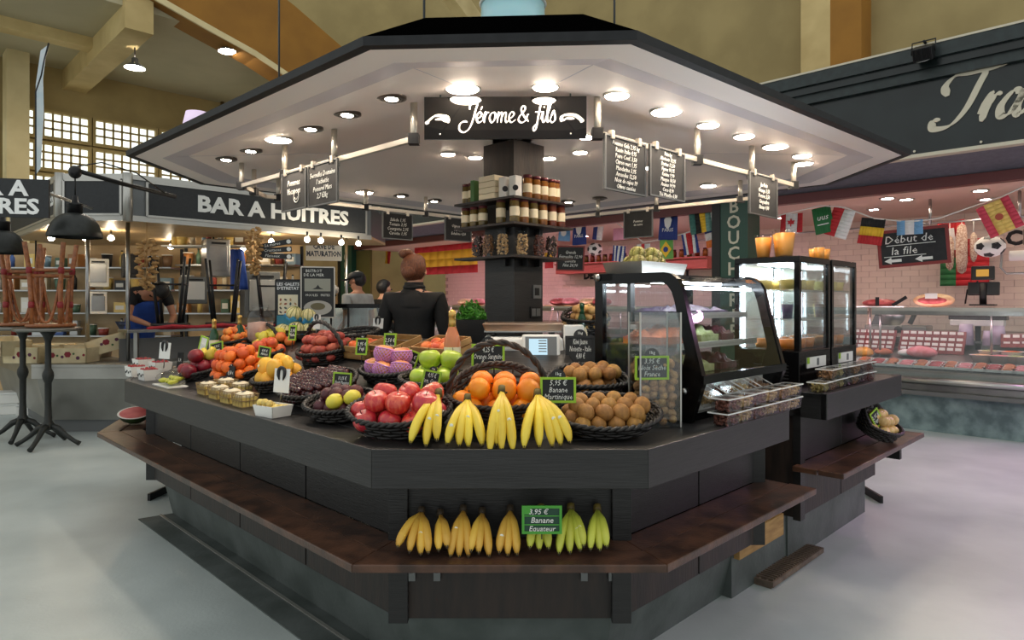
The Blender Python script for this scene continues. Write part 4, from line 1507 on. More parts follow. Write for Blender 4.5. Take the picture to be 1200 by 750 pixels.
# melons in blue tissue
mel = MB().sphere((0, 0, 0), .068, 30, 12, fn=lambda p: p * (1 + .02 * math.cos(10 * math.atan2(p.y, p.x)) * math.cos(math.asin(max(-1, min(1, p.z))))))
mel_me = mel.mesh('melon', 'melon_skin')
rb_ = MB()
for a in range(10):
    an = 2 * PI * (a + .5) / 10
    rb_.tube([(.0672 * math.cos(p) * math.cos(an), .0672 * math.cos(p) * math.sin(an), .068 * math.sin(p)) for p in [-1.5 + .3 * k for k in range(11)]], .0028, 5)
rb_me = rb_.mesh('melon_ribs', 'melon_rib')
ts = MB()
for k in range(3):
    n = 40
    prof = []
ring = []
vs, fs = [], []
n = 40
for j, (rr_, z) in enumerate(((.03, -.066), (.060, -.050), (.074, -.028), (.082, -.012))):
    for i in range(n):
        a = 2 * PI * i / n
        w = (0, .002, .007, .016)[j]
        vs.append(((rr_ + w * math.sin(5 * a + j)) * math.cos(a), (rr_ + w * math.sin(5 * a + j)) * math.sin(a), z + w * math.cos(7 * a)))
for j in range(3):
    for i in range(n):
        fs.append((j * n + i, j * n + (i + 1) % n, (j + 1) * n + (i + 1) % n, (j + 1) * n + i))
ts.add(vs, fs, True)
ts_me = ts.mesh('tissue', 'tissue_blue')
p0 = hit(346, 398)
for k, (px, py, dy, lb) in enumerate(((331, 389, 0, 'striped melon in blue tissue at the left of the bottom row'), (347, 386, .02, 'striped melon in blue tissue in the middle of the bottom row'), (362, 387, .06, 'striped melon in blue tissue at the right of the bottom row'), (345, 368, .05, 'striped melon on top of the pile'), (361, 371, .09, 'smaller striped melon at the top right of the pile'))):
    q = at(px, py, p0.y + dy)
    o = tag(obj('melon', mel_me, None, T(*q, rx=.3 + R.uniform(-.3, .3), ry=R.uniform(-.4, .4), rz=R.uniform(0, 3), s=.82)), lb, 'melon', 'melons in blue tissue')
    obj('melon_ribs', rb_me, o)
    obj('tissue', ts_me, o, T(0, 0, -.01, rx=-.3))
# melon stand below
tag(wood_crate(T(p0.x, p0.y + .05, p0.z + .01, rz=-.6), .34, .22, .05, 'low crate carrying the striped melons', 'dark_brown_wood'), 'low dark crate carrying the striped melons', 'crate')
# netted cabbage beside them
p = at(322, 392, p0.y - .02)
tag(MB().sphere((0, 0, 0), .05, 16, 10).build('netted_fruit', 'net_green', None, T(*p)), 'pale green netted fruit left of the melons', 'fruit')
p = at(329, 400, p0.y - .15)
for k in range(3):
    put('nectarine', T(p.x + .06 * k - .06, p.y, p.z + (.03 if k == 1 else 0)), 'pink peach left of the potato basket', 'peach', 'peaches below the melons', name='peach')
# big glass jar
mat('jar_fill', (196, 156, 140), 0.7, col2=(176, 130, 116), scale=20)
p = at(305, 397, 4.55)
j = thing('glass_jar', 'tall glass jar of pink dried fruit left of the melons', 'jar', T(p.x, p.y, p.z - .02))
MB().lathe([(.07, .0), (.085, .02), (.088, .16), (.075, .20), (.052, .215), (.052, .235)], 28, caps=False).build('jar_glass', 'clear_glass', j)
MB().lathe([(.0001, .004), (.066, .004), (.08, .025), (.083, .13), (.0001, .14)], 24).build('jar_filling', 'jar_fill', j)
MB().lathe([(.057, .232), (.057, .25), (.0001, .252)], 24).build('lid', 'clear_plastic', j)
# pedestal for jar
tag(MB().box(-.1, .1, -.1, .1, -.2, -.005).box(-.11, .11, -.11, .11, -.02, -.005).build('jar_stand', 'black_wood', None, T(p.x, p.y, p.z - .02, rz=.78)), 'black wooden stand carrying the tall glass jar', 'stand')
# bottles
mat('gold_foil', (206, 170, 96), 0.35, 0.8)
mat('rose_wine', (196, 120, 80), 0.15)
mat('bottle_green', (30, 70, 44), 0.1)
def bottle(px, py, Y, h, label, body='rose_wine', cap='gold_foil'):
    p = at(px, py, Y)
    s_ = h / .30
    b = thing('bottle', label, 'bottle', T(*p, s=s_))
    MB().lathe([(.0001, 0), (.038, 0), (.042, .006), (.042, .13), (.034, .17), (.018, .215), (.016, .235)], 20).build('bottle_body', body, b)
    MB().lathe([(.020, .205), (.0175, .235), (.0175, .262), (.019, .264), (.019, .29), (.0001, .30)], 16).build('neck_foil', cap, b)
    MB().lathe([(.0425, .04), (.0425, .11)], 20, caps=False).build('bottle_label', 'cream', b)
bottle(530, 432, 3.02, .27, 'gold topped rosé bottle left of the orange basket')
bottle(251, 413, 4.7, .24, 'gold topped bottle behind the clementines', 'bottle_green')
bottle(281, 408, 4.75, .24, 'gold topped bottle behind the apricots', 'bottle_green')
bottle(682, 400, 4.1, .24, 'green glass bottle right of the scale', 'bottle_green', 'bottle_green')

# ---------------------------------------------------------------- scale
Msc = T(0.055, 3.45, 1.13)
sc = thing('shop_scale', 'grey electronic shop scale with a steel platter and blue screen', 'scale', Msc)
mat('scale_grey', (216, 218, 216), 0.45)
mat('scale_dark', (110, 114, 116), 0.45)
MB().hexa([(-.20, -.21, 0), (.20, -.21, 0), (.20, .14, 0), (-.20, .14, 0)], [(-.195, -.18, .10), (.195, -.18, .10), (.195, .13, .10), (-.195, .13, .10)]).build('housing', 'scale_grey', sc, bevel=.012)
MB().hexa([(-.205, -.216, .0), (.205, -.216, .0), (.205, .14, .0), (-.205, .14, .0)], [(-.203, -.206, .035), (.203, -.206, .035), (.203, .14, .035), (-.203, .14, .035)]).build('base_skirt', 'scale_dark', sc, bevel=.006)
for x in (-.15, .15):
    for y in (-.08, .08):
        MB().cyl((x, y, .10), (x, y, .125), .012, n=10).build('platter_post', 'black_plastic', sc)
mat('copper_steel', (190, 150, 122), 0.3, 0.9, col2=(170, 160, 150), scale=3)
MB().box(-.195, .195, -.10, .15, .122, .130).build('platter', 'steel', sc)
MB().hexa([(-.19, -.11, .128), (.19, -.11, .128), (.19, .15, .128), (-.19, .15, .128)], [(-.205, -.12, .168), (.205, -.12, .168), (.205, .16, .168), (-.205, .16, .168)]).build('weighing_tray', 'copper_steel', sc, bevel=.006)
dsp = MB().box(-.092, .092, -.02, .0, -.062, .062).build('display_head', 'white_plastic', sc, T(.085, -.225, .055, rx=-.22), bevel=.012)
MB().box(-.076, .076, -.0215, -.0195, -.050, .048).build('display_bezel', 'scale_dark', dsp)
MB().box(-.058, .030, -.0235, -.021, -.040, .038).build('screen', 'screen_blue', dsp)
for r_ in range(5):
    MB().box(-.012, .026, -.0242, -.0234, .026 - r_ * .013, .031 - r_ * .013).build('screen_text', 'scale_dark', dsp)
letter(sc, 'La balance', .022, 'cow_black', -.085, -.2055, .062, shear=.3)
MB().box(-.14, -.03, -.204, -.198, .045, .08).build('scale_label', 'paper_white', sc, T(rx=.0))
tag(MB().box(-.26, .34, -.17, .2, .9, 1.128).build('scale_stand', 'black_wood', None, T(0.055, 3.46, 0)), 'black block carrying the shop scale', 'stand')
tag(MB().box(-.05, .05, -.03, .03, 0, .16).build('receipt_box', 'paper_white', None, T(*at(672, 419, 3.34)[:2], 1.13), bevel=.006), 'white box standing right of the scale', 'box')

# ---------------------------------------------------------------- planter with parsley
pt = thing('potted_parsley', 'bushy green parsley in a black planter left of the pillar', 'plant', T(*at(552, 400, 3.95)))
MB().hexa([(-.09, -.07, 0), (.09, -.07, 0), (.09, .07, 0), (-.09, .07, 0)], [(-.10, -.08, .13), (.10, -.08, .13), (.10, .08, .13), (-.10, .08, .13)]).build('planter', 'black_plastic', pt)
mat('parsley', (92, 160, 54), 0.5, col2=(60, 122, 36), scale=30)
lf = MB()
for i in range(420):
    a, rad, z = R.uniform(0, 2 * PI), .085 * math.sqrt(R.random()), R.random()
    c = Vector((rad * math.cos(a) * 1.0, rad * math.sin(a), .13 + .10 * z * (1.2 - (rad / .09) ** 2)))
    q = Euler((R.uniform(-1, 1), R.uniform(-1, 1), a)).to_matrix().to_4x4()
    s_ = R.uniform(.010, .018)
    lf.add([(0, -s_, 0), (s_ * .8, 0, s_ * .4), (0, s_, 0), (-s_ * .8, 0, s_ * .3)], [(0, 1, 2), (0, 2, 3)], False, Matrix.Translation(c) @ q)
o = lf.build('leaves', 'parsley', pt); o['kind'] = 'stuff'
tag(MB().box(-.35, .18, -.12, .12, .88, 1.17).build('back_ledge', 'black_wood', None, T(-.24, 4.0, 0)), 'black ledge carrying the parsley planter', 'shelf')

# back basket of potatoes right of the scale, and the artichoke tray on the case
pbx = at(686, 393, 4.2)
tag(MB().box(-.35, .35, -.15, .2, .0, pbx.z - .002).build('back_stand', 'black_wood', None, T(pbx.x, pbx.y, 0)), 'black stand below the potato basket at the pillar', 'stand')
M = T(pbx.x, pbx.y, pbx.z) @ T(rx=.15)
basket(M, .15, .12, .11, 'deep wicker basket of potatoes right of the pillar', back=.5)
fill_basket(M, .15, .12, 'potato', 3, 'pale potato in the deep basket right of the pillar', 'potato', 'potatoes in the deep basket', lay=True, z0=.05, fill=1.0)

# ---------------------------------------------------------------- walnut bin
Mw = T(0.585, 2.74, 0.902, rz=.1)
wb = thing('acrylic_bin', 'tall clear acrylic bin half full of walnuts', 'bin', Mw)
w, d, h = .083, .083, .46
for (x0, x1, y0, y1) in ((-w, w, -d, -d + .004), (-w, w, d - .004, d), (-w, -w + .004, -d, d), (w - .004, w, -d, d)):
    MB().box(x0, x1, y0, y1, 0, h).build('wall_panel', 'clear_glass', wb)
MB().box(-w, w, -d, d, 0, .004).build('floor_panel', 'clear_plastic', wb)
for sx_ in (-1, 1):
    for sy_ in (-1, 1):
        MB().box(sx_ * w - .003, sx_ * w + .003, sy_ * d - .003, sy_ * d + .003, 0, h).build('edge_strip', 'aluminium', wb)
FR['walnut'] = (MB().sphere((0, 0, 0), (.017, .017, .020), 10, 8, fn=lambda p: p * (1 + .05 * math.sin(9 * p.z + 4 * p.x))).mesh('walnut', 'walnut'), .018)
nw = 0
for L in range(8):
    for i in range(4):
        for j in range(4):
            if 0 < i < 3 and 0 < j < 3 and L < 7:
                continue
            x = -.056 + i * .0375 + R.uniform(-.007, .007)
            y = -.056 + j * .0375 + R.uniform(-.005, .005)
            put('walnut', Mw @ T(x, y, .026 + L * .0315 + R.uniform(-.010, .010), rx=R.uniform(0, 3), ry=R.uniform(0, 3)), 'walnut in the clear acrylic bin', 'walnut', 'walnuts in the acrylic bin')

# ---------------------------------------------------------------- curved glass display case
Md = T(.74, 2.75, .902, rz=PI / 4)
case = thing('display_case', 'black countertop display case with curved glass front', 'display case', Md)
LEN = .81
prof = [(.5, 0), (.5, .63), (.13, .63), (.095, .622), (.065, .60), (.045, .565), (-.05, .2), (-.055, .17), (-.03, .1), (.0, .0)]
inn = [(.455, .06), (.455, .585), (.14, .585), (.11, .575), (.09, .55), (.0, .2), (-.0, .19), (.04, .12), (.07, .06)]
def endframe(x0, x1, name):
    mb = MB()
    ch = prof
    # frame made of quads between outer outline and the window outline
    out_ = [(.5, 0), (.5, .63), (.13, .63), (.095, .622), (.065, .60), (.045, .565), (-.05, .2), (-.055, .17), (0, 0)]
    in_ = [(.455, .16), (.455, .585), (.14, .585), (.115, .575), (.095, .55), (.08, .51), (.03, .30), (.028, .28), (.06, .16)]
    n = len(out_)
    for i in range(n):
        j = (i + 1) % n
        mb.hexa([(x0, *out_[i]), (x0, *out_[j]), (x0, *in_[j]), (x0, *in_[i])], [(x1, *out_[i]), (x1, *out_[j]), (x1, *in_[j]), (x1, *in_[i])])
    return mb.build(name, 'black_gloss', case)
endframe(0, .03, 'end_frame')
endframe(LEN - .03, LEN, 'end_frame')
for x in (.012, LEN - .018):
    MB().hexa([(x, .455, .16), (x, .455, .585), (x, .1, .56), (x, .03, .29), (x, .06, .16)], [(x + .005, .455, .16), (x + .005, .455, .585), (x + .005, .1, .56), (x + .005, .03, .29), (x + .005, .06, .16)]).build('end_glass', 'shop_glass', case)
g = MB()
fp = [(.40, .622), (.13, .622), (.097, .614), (.067, .594), (.048, .56), (-.045, .2)]
for a, b in zip(fp[:-1], fp[1:]):
    g.add([(.03, *a), (LEN - .03, *a), (LEN - .03, *b), (.03, *b)], [(0, 1, 2, 3)], True)
g.build('curved_glass', 'shop_glass', case)
MB().box(.0, LEN, .40, .5, .60, .632).build('top_rail', 'black_gloss', case)
MB().box(0, LEN, -.058, -.035, .165, .20).build('front_rail', 'black_gloss', case)
for t, z in ((.04, .57), (.20, .60)):
    MB().box(.05, LEN - .05, t + .06, t + .075, z - .012, z).build('led_strip', 'lamp_cold', case)
MB().box(.03, LEN - .03, .02, .5, 0, .03).build('base_deck', 'black_gloss', case)
MB().box(.03, LEN - .03, .40, .49, .03, .16).build('cooling_block', 'black_plastic', case)
MB().box(.03, LEN - .03, .485, .495, .16, .60).build('back_glass', 'shop_glass', case)
for z, y0 in ((.17, .02), (.31, .08), (.44, .13)):
    MB().box(.03, LEN - .03, y0, .47, z - .006, z).build('glass_shelf', 'clear_glass', case)
    MB().box(.03, LEN - .03, y0, y0 + .006, z - .014, z + .014).build('shelf_rail', 'aluminium', case)
MB().box(.20, .235, .44, .46, .16, .6).build('back_post', 'black_plastic', case)
MB().lathe([(.0001, 0), (.014, 0), (.014, .008), (.0001, .012)], 16, T(-.0, .0, .13, ry=-PI / 2) ).build('knob', 'steel', case, T(-.002, .03, 0))
MB().lathe([(.0001, 0), (.018, 0), (.018, .008), (.0001, .010)], 16, T(-.0, .485, .615, ry=-PI / 2)).build('hinge_cap', 'steel', case)
MB().box(.03, LEN - .03, .0, .012, .0, .16, T(0, .05, 0)).build('front_apron', 'white_plastic', case)
for i in range(24):
    MB().box(.05 + i * .03, .057 + i * .03, -.002, .003, .06, .10).build('rack_wire', 'black_metal', case, T(0, .04, 0))
# bags and trays in the case
mat('carrot_shred', (232, 112, 40), 0.6, col2=(206, 86, 28), scale=50, bump=.4, bscale=120)
mat('cabbage_red', (64, 42, 70), 0.5, col2=(42, 26, 50), scale=40, bump=.4, bscale=120)
mat('celery', (206, 204, 150), 0.6, col2=(176, 178, 110), scale=30, bump=.4, bscale=100)
mat('beet', (92, 24, 44), 0.4, col2=(60, 16, 34), scale=20)
mat('lettuce', (150, 162, 96), 0.5, col2=(184, 190, 138), scale=20, bump=.4)
def lump_block(w, d, h, n=12, amp=.45):
    vs, fs = [], []
    for j in range(n + 1):
        for i in range(n + 1):
            e = 1 if 0 < i < n and 0 < j < n else 0
            vs.append((-w / 2 + w * i / n, -d / 2 + d * j / n, h * (.55 + (R.uniform(-amp, amp) + .5 * math.sin(PI * i / n) * math.sin(PI * j / n)) * e)))
    for j in range(n):
        for i in range(n):
            k = j * (n + 1) + i
            fs.append((k, k + 1, k + n + 2, k + n + 1))
    mb = MB().add(vs, fs, True)
    mb.box(-w / 2, w / 2, -d / 2, d / 2, 0, h * .55)
    return mb
for x, y, z, w_, m_, lb in ((.16, .27, .172, .2, 'cabbage_red', 'clear tray of beetroot on the lowest case shelf'), (.42, .27, .172, .2, 'celery', 'clear tray of pale celery on the lowest case shelf'), (.66, .27, .172, .18, 'beet', 'clear tray of dark beetroot on the right of the lowest case shelf'),
                            (.22, .29, .312, .32, 'carrot_shred', 'long tray of orange grated carrot in the display case'), (.51, .29, .312, .18, 'lettuce', 'tray of pale salad beside the grated carrot'), (.69, .29, .312, .14, 'beet', 'tray of dark red salad at the right of the middle case shelf'),
                            (.44, .30, .442, .58, 'cabbage_red', 'long tray of shredded purple cabbage on the top case shelf')):
    tr = thing('food_tray', lb, 'food tray', Md @ T(x, y, z))
    lump_block(w_ * .94, .20, .06 if z < .4 else .035, 12).build('food', m_, tr)
    MB().box(-w_ / 2, w_ / 2, -.11, .11, 0, .003).box(-w_ / 2, w_ / 2, -.11, -.107, .003, .04).box(-w_ / 2, w_ / 2, .107, .11, .003, .04).build('tray', 'clear_plastic', tr)
# artichokes on a steel tray, on top of the case
Ma = Md @ T(.27, .40, .634)
at_ = tag(tray(.40, .22, .055, .003, .9).build('steel_tray', 'brushed_steel', None, Ma), 'brushed steel tray of artichokes on top of the display case', 'tray')
mat('artichoke', (132, 132, 62), 0.6, col2=(106, 90, 50), scale=20, rnd=.1)
ac = MB()
for L in range(6):
    nn = 9 - L
    for i in range(nn):
        a = 2 * PI * (i + .5 * (L % 2)) / nn
        ph = -.5 + L * .33
        c = Vector((.036 * math.cos(ph) * math.cos(a), .036 * math.cos(ph) * math.sin(a), .036 * math.sin(ph)))
        q = c.to_track_quat('Z', 'X').to_matrix().to_4x4()
        ac.sphere((0, 0, 0), (.019, .013, .007), 6, 4, Matrix.Translation(c) @ q)
ac.sphere((0, 0, 0), .035, 10, 7)
ac_me = ac.mesh('artichoke', 'artichoke')
stem2 = MB().tube([(0, 0, -.03), (.004, 0, -.055)], .008, 8).mesh('stem', 'lettuce')
for k, (x, y, z) in enumerate(((-.11, -.03, .048), (-.03, -.05, .048), (.06, -.03, .048), (.12, .03, .048), (-.07, .04, .05), (.02, .04, .05), (-.07, 0, .092), (.03, -.01, .092), (.09, .01, .088))):
    o = tag(obj('artichoke', ac_me, None, Ma @ T(x, y, z, rx=R.uniform(-.6, .6), ry=R.uniform(-.6, .6))), 'green brown artichoke on the steel tray', 'artichoke', 'artichokes on the steel tray')
    obj('stem', stem2, o)

# ---------------------------------------------------------------- nut boxes
mat('nut_brown', (176, 132, 86), 0.6, col2=(120, 84, 52), scale=90, kind='voronoi', lo=.1, hi=.5)
mat('nut_pale', (222, 198, 152), 0.6, col2=(168, 136, 88), scale=90, kind='voronoi', lo=.1, hi=.5)
mat('nut_red', (136, 78, 58), 0.6, col2=(92, 50, 38), scale=90, kind='voronoi', lo=.1, hi=.5)
mat('nut_green', (186, 168, 100), 0.6, col2=(126, 110, 60), scale=90, kind='voronoi', lo=.1, hi=.5)
mat('nut_dark', (92, 66, 52), 0.6, col2=(56, 40, 34), scale=90, kind='voronoi', lo=.1, hi=.5)
bx = tray(.115, .085, .052, .0012, .88)
bx_me = bx.mesh('tub', 'clear_plastic')
lid_me = MB().box(-.059, .059, -.044, .044, .052, .056).box(-.05, .05, -.035, .035, .056, .059).mesh('lid', 'clear_plastic')
fill_me = {}
def nutfill(m):
    if m not in fill_me:
        mb = MB()
        for i in range(95):
            c = (R.uniform(-.046, .046), R.uniform(-.033, .033), R.uniform(.006, .046))
            mb.sphere(c, (.0085, .0062, .006), 6, 4, Matrix.Translation(c) @ Euler((R.uniform(0, 3), R.uniform(0, 3), R.uniform(0, 3))).to_matrix().to_4x4() @ Matrix.Translation([-v for v in c]))
        fill_me[m] = mb.mesh('nut_filling', m)
    return fill_me[m]
rim_me = MB().box(-.060, .060, -.0455, -.0435, .049, .054).box(-.060, .060, .0435, .0455, .049, .054).box(-.060, -.058, -.0435, .0435, .049, .054).box(.058, .060, -.0435, .0435, .049, .054).mesh('rim', 'white_plastic')
def nut_box(M, m, label, group):
    b = thing('nut_box', label, 'box', M, group)
    obj('tub', bx_me, b); obj('lid', lid_me, b); obj('rim', rim_me, b)
    o = obj('nut_filling', nutfill(m), b); o['kind'] = 'stuff'
ms = ['nut_red', 'nut_pale', 'nut_red', 'nut_pale', 'nut_brown', 'nut_pale']
wd = ['dark red', 'pale', 'reddish brown', 'pale mixed', 'brown', 'light']
G3 = 'nut boxes in front of the display case'
for i in range(6):
    for k in range(2):
        nm = ('first', 'second', 'third', 'fourth', 'fifth', 'sixth')[i]
        nut_box(Md @ T(.075 + i * .125, -.115 + R.uniform(-.006, .006), k * .0595, rz=R.uniform(-.05, .05)), ms[i], 'clear box of %s nuts before the case, %s in the %s' % (wd[i], nm, ('lower row', 'upper row')[k]), G3)
for i in range(4):
    nut_box(Md @ T(.12 + i * .17, .015, .075, rx=.45), ms[(i + 1) % 6], 'slanted clear nut box on the rack below the case glass, %s from the left' % ('first', 'second', 'third', 'fourth')[i], 'nut boxes on the case rack')
M2 = T(1.61, 3.41, .932, rz=PI / 4)
for i in range(6):
    for k in range(2):
        nm = ('first', 'second', 'third', 'fourth', 'fifth', 'sixth')[i]
        nut_box(M2 @ T(.20 + i * .125, .07 + R.uniform(-.006, .006), k * .0595, rz=R.uniform(-.05, .05)), ['nut_brown', 'nut_green', 'nut_dark', 'nut_brown', 'nut_dark', 'nut_red'][i], '%s of the %s of nut boxes before the drink coolers' % (nm, ('lower row', 'upper row')[k]), 'nut boxes on the cooler counter')
nut_box(M2 @ T(.075, .06, 0), 'nut_green', 'single low nut box at the left end of the cooler counter', None)

# ---------------------------------------------------------------- drink coolers
mat('juice_amber', (226, 150, 60), 0.35, col2=(236, 170, 84), scale=6)
mat('juice_yellow', (226, 196, 110), 0.35)
mat('juice_orange', (232, 132, 46), 0.35)
mat('juice_purple', (84, 60, 96), 0.35)
emitmat('glow_cooler', (240, 246, 255), 14)
def cooler(M, w, d, h, label):
    c = thing('drink_cooler', label, 'cooler', M)
    b0 = .20
    MB().box(0, w, 0, d, 0.0, b0).build('machine_base', 'black_gloss', c, bevel=.004)
    for i in range(5):
        MB().box(-.003, .0, .06, d - .12, .04 + i * .018, .048 + i * .018).build('vent_slot', 'black_metal', c)
    MB().box(0, w, 0, d, h - .035, h).build('top_cap', 'black_gloss', c, bevel=.004)
    for x in (0, w - .03):
        for y in (0, d - .03):
            MB().box(x, x + .03, y, y + .03, b0, h - .035).build('corner_post', 'black_gloss', c)
    for (x0, x1, y0, y1) in ((.03, w - .03, .008, .013), (.008, .013, .03, d - .03), (w - .013, w - .008, .03, d - .03), (.03, w - .03, d - .013, d - .008)):
        MB().box(x0, x1, y0, y1, b0, h - .035).build('side_glass', 'shop_glass', c)
    for x in (.035, w - .045):
        MB().box(x, x + .008, d - .045, d - .035, b0 + .01, h - .045).build('led_tube', 'lamp_cold', c)
    MB().box(.06, w - .06, d * .3, d * .7, h - .042, h - .036).build('added_glow_panel', 'glow_cooler', c)  # added glowing panel that whitens the inside of the cooler
    for z in (b0 + .17, b0 + .34):
        sh_ = MB()
        for i in range(12):
            sh_.box(.035, w - .035, .04 + i * (d - .09) / 11, .043 + i * (d - .09) / 11, z, z + .003)
        sh_.box(.03, w - .03, .035, .039, z - .004, z + .004)
        o = sh_.build('wire_shelf', 'aluminium', c); o['kind'] = 'stuff'
    MB().box(.03, w - .03, d - .03, d - .025, b0, h - .035).build('back_panel', 'white_plastic', c)
    MB().box(.10, w - .08, -.004, 0, .10, .16).build('control_label', 'paper_white', c)
    MB().box(.10, .13, -.006, -.002, .125, .16).build('energy_mark', 'lime', c)
    MB().box(.24, .27, -.006, -.002, .11, .15).build('thermometer', 'scale_dark', c)
    return c
CW, CD, CH_ = .46, .38, .73
Mf1 = T(1.585, 3.67, .932, rz=PI / 4)
Mf2 = Mf1 @ T(.49, 0, 0)
cooler(Mf1, CW, CD, CH_, 'black drink cooler with lit glass sides beside the display case')
cooler(Mf2, .43, CD, CH_, 'farther black drink cooler next to the butcher side')
cup = MB().lathe([(.032, 0), (.045, .12), (.047, .122), (.044, .122), (.043, .118)], 20, caps=False).mesh('cup', 'clear_plastic')
def juice_cup(M, m, label, group=None, s_=1.0):
    c = thing('juice_cup', label, 'cup', M @ Matrix.Scale(s_, 4), group)
    obj('cup_wall', cup, c)
    MB().lathe([(.0001, .003), (.031, .003), (.0425, .105), (.0001, .106)], 18).build('juice', m, c)
tubm = MB().lathe([(.045, 0), (.055, .065), (.057, .066)], 20).mesh('tub_body', 'clear_plastic')
def tub(M, m, label, group):
    c = thing('juice_tub', label, 'tub', M, group)
    MB().lathe([(.0001, .002), (.044, .002), (.053, .055), (.0001, .055)], 20).build('tub_filling', m, c)
    MB().lathe([(.056, .062), (.058, .07), (.0001, .07)], 20).build('lid', 'clear_plastic', c)
    MB().lathe([(.046, 0), (.0565, .064)], 20, caps=False).build('tub_wall', 'clear_plastic', c)
for Mf, w_, wdn in ((Mf1, CW, 'nearer'), (Mf2, .43, 'farther')):
    for z, m_, lb in ((.205, 'juice_orange', 'orange'), (.375 + .17, 'juice_yellow', 'pale yellow')):
        for i in range(3):
            for j in range(2):
                tub(Mf @ T(.09 + i * .125, .10 + j * .14, z), m_, '%s tub in the %s drink cooler' % (lb, wdn), '%s tubs in the %s cooler' % (lb, wdn))
    juice_cup(Mf @ T(.08, .10, .376), 'juice_purple', 'dark purple cup on the middle shelf of the %s drink cooler' % wdn, None, .8)
    juice_cup(Mf @ T(.22, .16, .376), 'juice_yellow', 'pale cup on the middle shelf of the %s drink cooler' % wdn, None, .8)
for k, (x, y, s_, lb) in enumerate(((.05, .10, 1.25, 'tall amber juice cup at the front on top of the cooler'), (.13, .15, 1.25, 'tall amber juice cup second on top of the cooler'), (.08, .24, 1.1, 'amber juice cup at the back on top of the cooler'))):
    juice_cup(Mf1 @ T(x, y, CH_ + .002), 'juice_amber', lb, None, s_)
for k, (x, y) in enumerate(((.07, .1), (.14, .16), (.22, .12))):
    juice_cup(Mf2 @ T(x, y, CH_ + .002), 'juice_amber', '%s small juice cup on the farther cooler' % ('first', 'second', 'third')[k], None, .75)

# ---------------------------------------------------------------- jars on the pillar shelves
mat('jar_amber', (150, 96, 36), 0.2, col2=(110, 66, 24), scale=20)
mat('jar_olive', (116, 96, 44), 0.2, col2=(80, 66, 30), scale=20)
mat('jar_redbrown', (128, 60, 34), 0.2, col2=(84, 36, 22), scale=20)
mat('lid_maroon', (92, 36, 44), 0.35, 0.4)
def jar(px, side, z, m, label, h=.145, r=.031, lid='lid_maroon'):
    u = (px - 600) / 780
    if side < 0:
        k = (.012 - 4.17 * u) / (1 + u); x, y = .012 - k, 4.17 + k
    else:
        k = (4.17 * u - .012) / (1 - u); x, y = .012 + k, 4.17 + k
    j = thing('preserve_jar', label, 'jar', T(x, y, z + .001))
    MB().lathe([(.0001, 0), (r * .95, 0), (r, .006), (r, h * .80), (r * .9, h * .86), (r * .9, h * .88)], 18).build('jar_body', m, j)
    MB().lathe([(r * .98, h * .86), (r * .98, h), (.0001, h)], 18).build('lid', lid, j)
    MB().lathe([(r * 1.01, h * .25), (r * 1.01, h * .62)], 18, caps=False).build('label_band', 'cream', j)
def ordw(i): return ('first', 'second', 'third', 'fourth', 'fifth', 'sixth', 'seventh')[i]
zt, zm, zl = 2.066, 1.906, 1.701
for i, px in enumerate((547, 554)):
    jar(px, -1, zt, 'jar_olive', '%s jar from the left on the top pillar shelf' % ordw(i), h=.13)
for i, px in enumerate((618, 628, 637, 646, 651)):
    jar(px, 1, zt, 'jar_amber', '%s jar right of the tins on the top pillar shelf' % ordw(i), h=.15)
for i, px in enumerate((546, 556, 566)):
    jar(px, -1, zm, 'jar_olive', '%s jar left of the pillar on the middle shelf' % ordw(i), h=.13)
for i, px in enumerate((603, 614, 625, 636, 647, 657)):
    jar(px, 1, zm, ('jar_olive', 'jar_amber', 'jar_olive', 'jar_amber', 'jar_redbrown', 'jar_redbrown')[i], '%s jar on the right half of the middle shelf' % ordw(i), h=.155)
jar(587, -1, zm, 'jar_olive', 'jar at the front of the left half of the middle shelf', h=.155)
def shelf_pos(px, side):
    u = (px - 600) / 780
    if side < 0:
        k = (.012 - 4.17 * u) / (1 + u); return .012 - k, 4.17 + k
    k = (4.17 * u - .012) / (1 - u); return .012 + k, 4.17 + k
x, y = shelf_pos(576, -1)
bxw = thing('wooden_box', 'pale wooden box on the top pillar shelf', 'box', T(x, y, zt, rz=-PI / 4))
for i in range(4):
    MB().box(-.075, .075, -.045, .045, .002 + i * .038, .037 + i * .038).build('plank', 'cream', bxw, bevel=.002)
x, y = shelf_pos(562, -1)
tag(MB().box(-.018, .018, -.04, .04, 0, .14).build('tea_packet', flat(70, 110, 60), None, T(x - .02, y + .01, zt, rz=-PI / 4), bevel=.003), 'green packet standing left of the wooden box', 'packet')
for px, sd, wd_ in ((592, -1, 'left'), (604, 1, 'right')):
    x, y = shelf_pos(px, sd)
    c = thing('printed_tin', '%s of the two white tins with black print at the shelf corner' % wd_, 'tin', T(x, y, zt + .001))
    MB().box(-.03, .03, -.03, .03, 0, .13).build('tin_body', 'paper_white', c, T(rz=-.78 if sd < 0 else .78), bevel=.006)
    MB().lathe([(.0001, 0), (.018, 0), (.018, .002)], 14, T(0, -.0435, .05, rx=PI / 2)).build('printed_badge', 'cow_black', c)
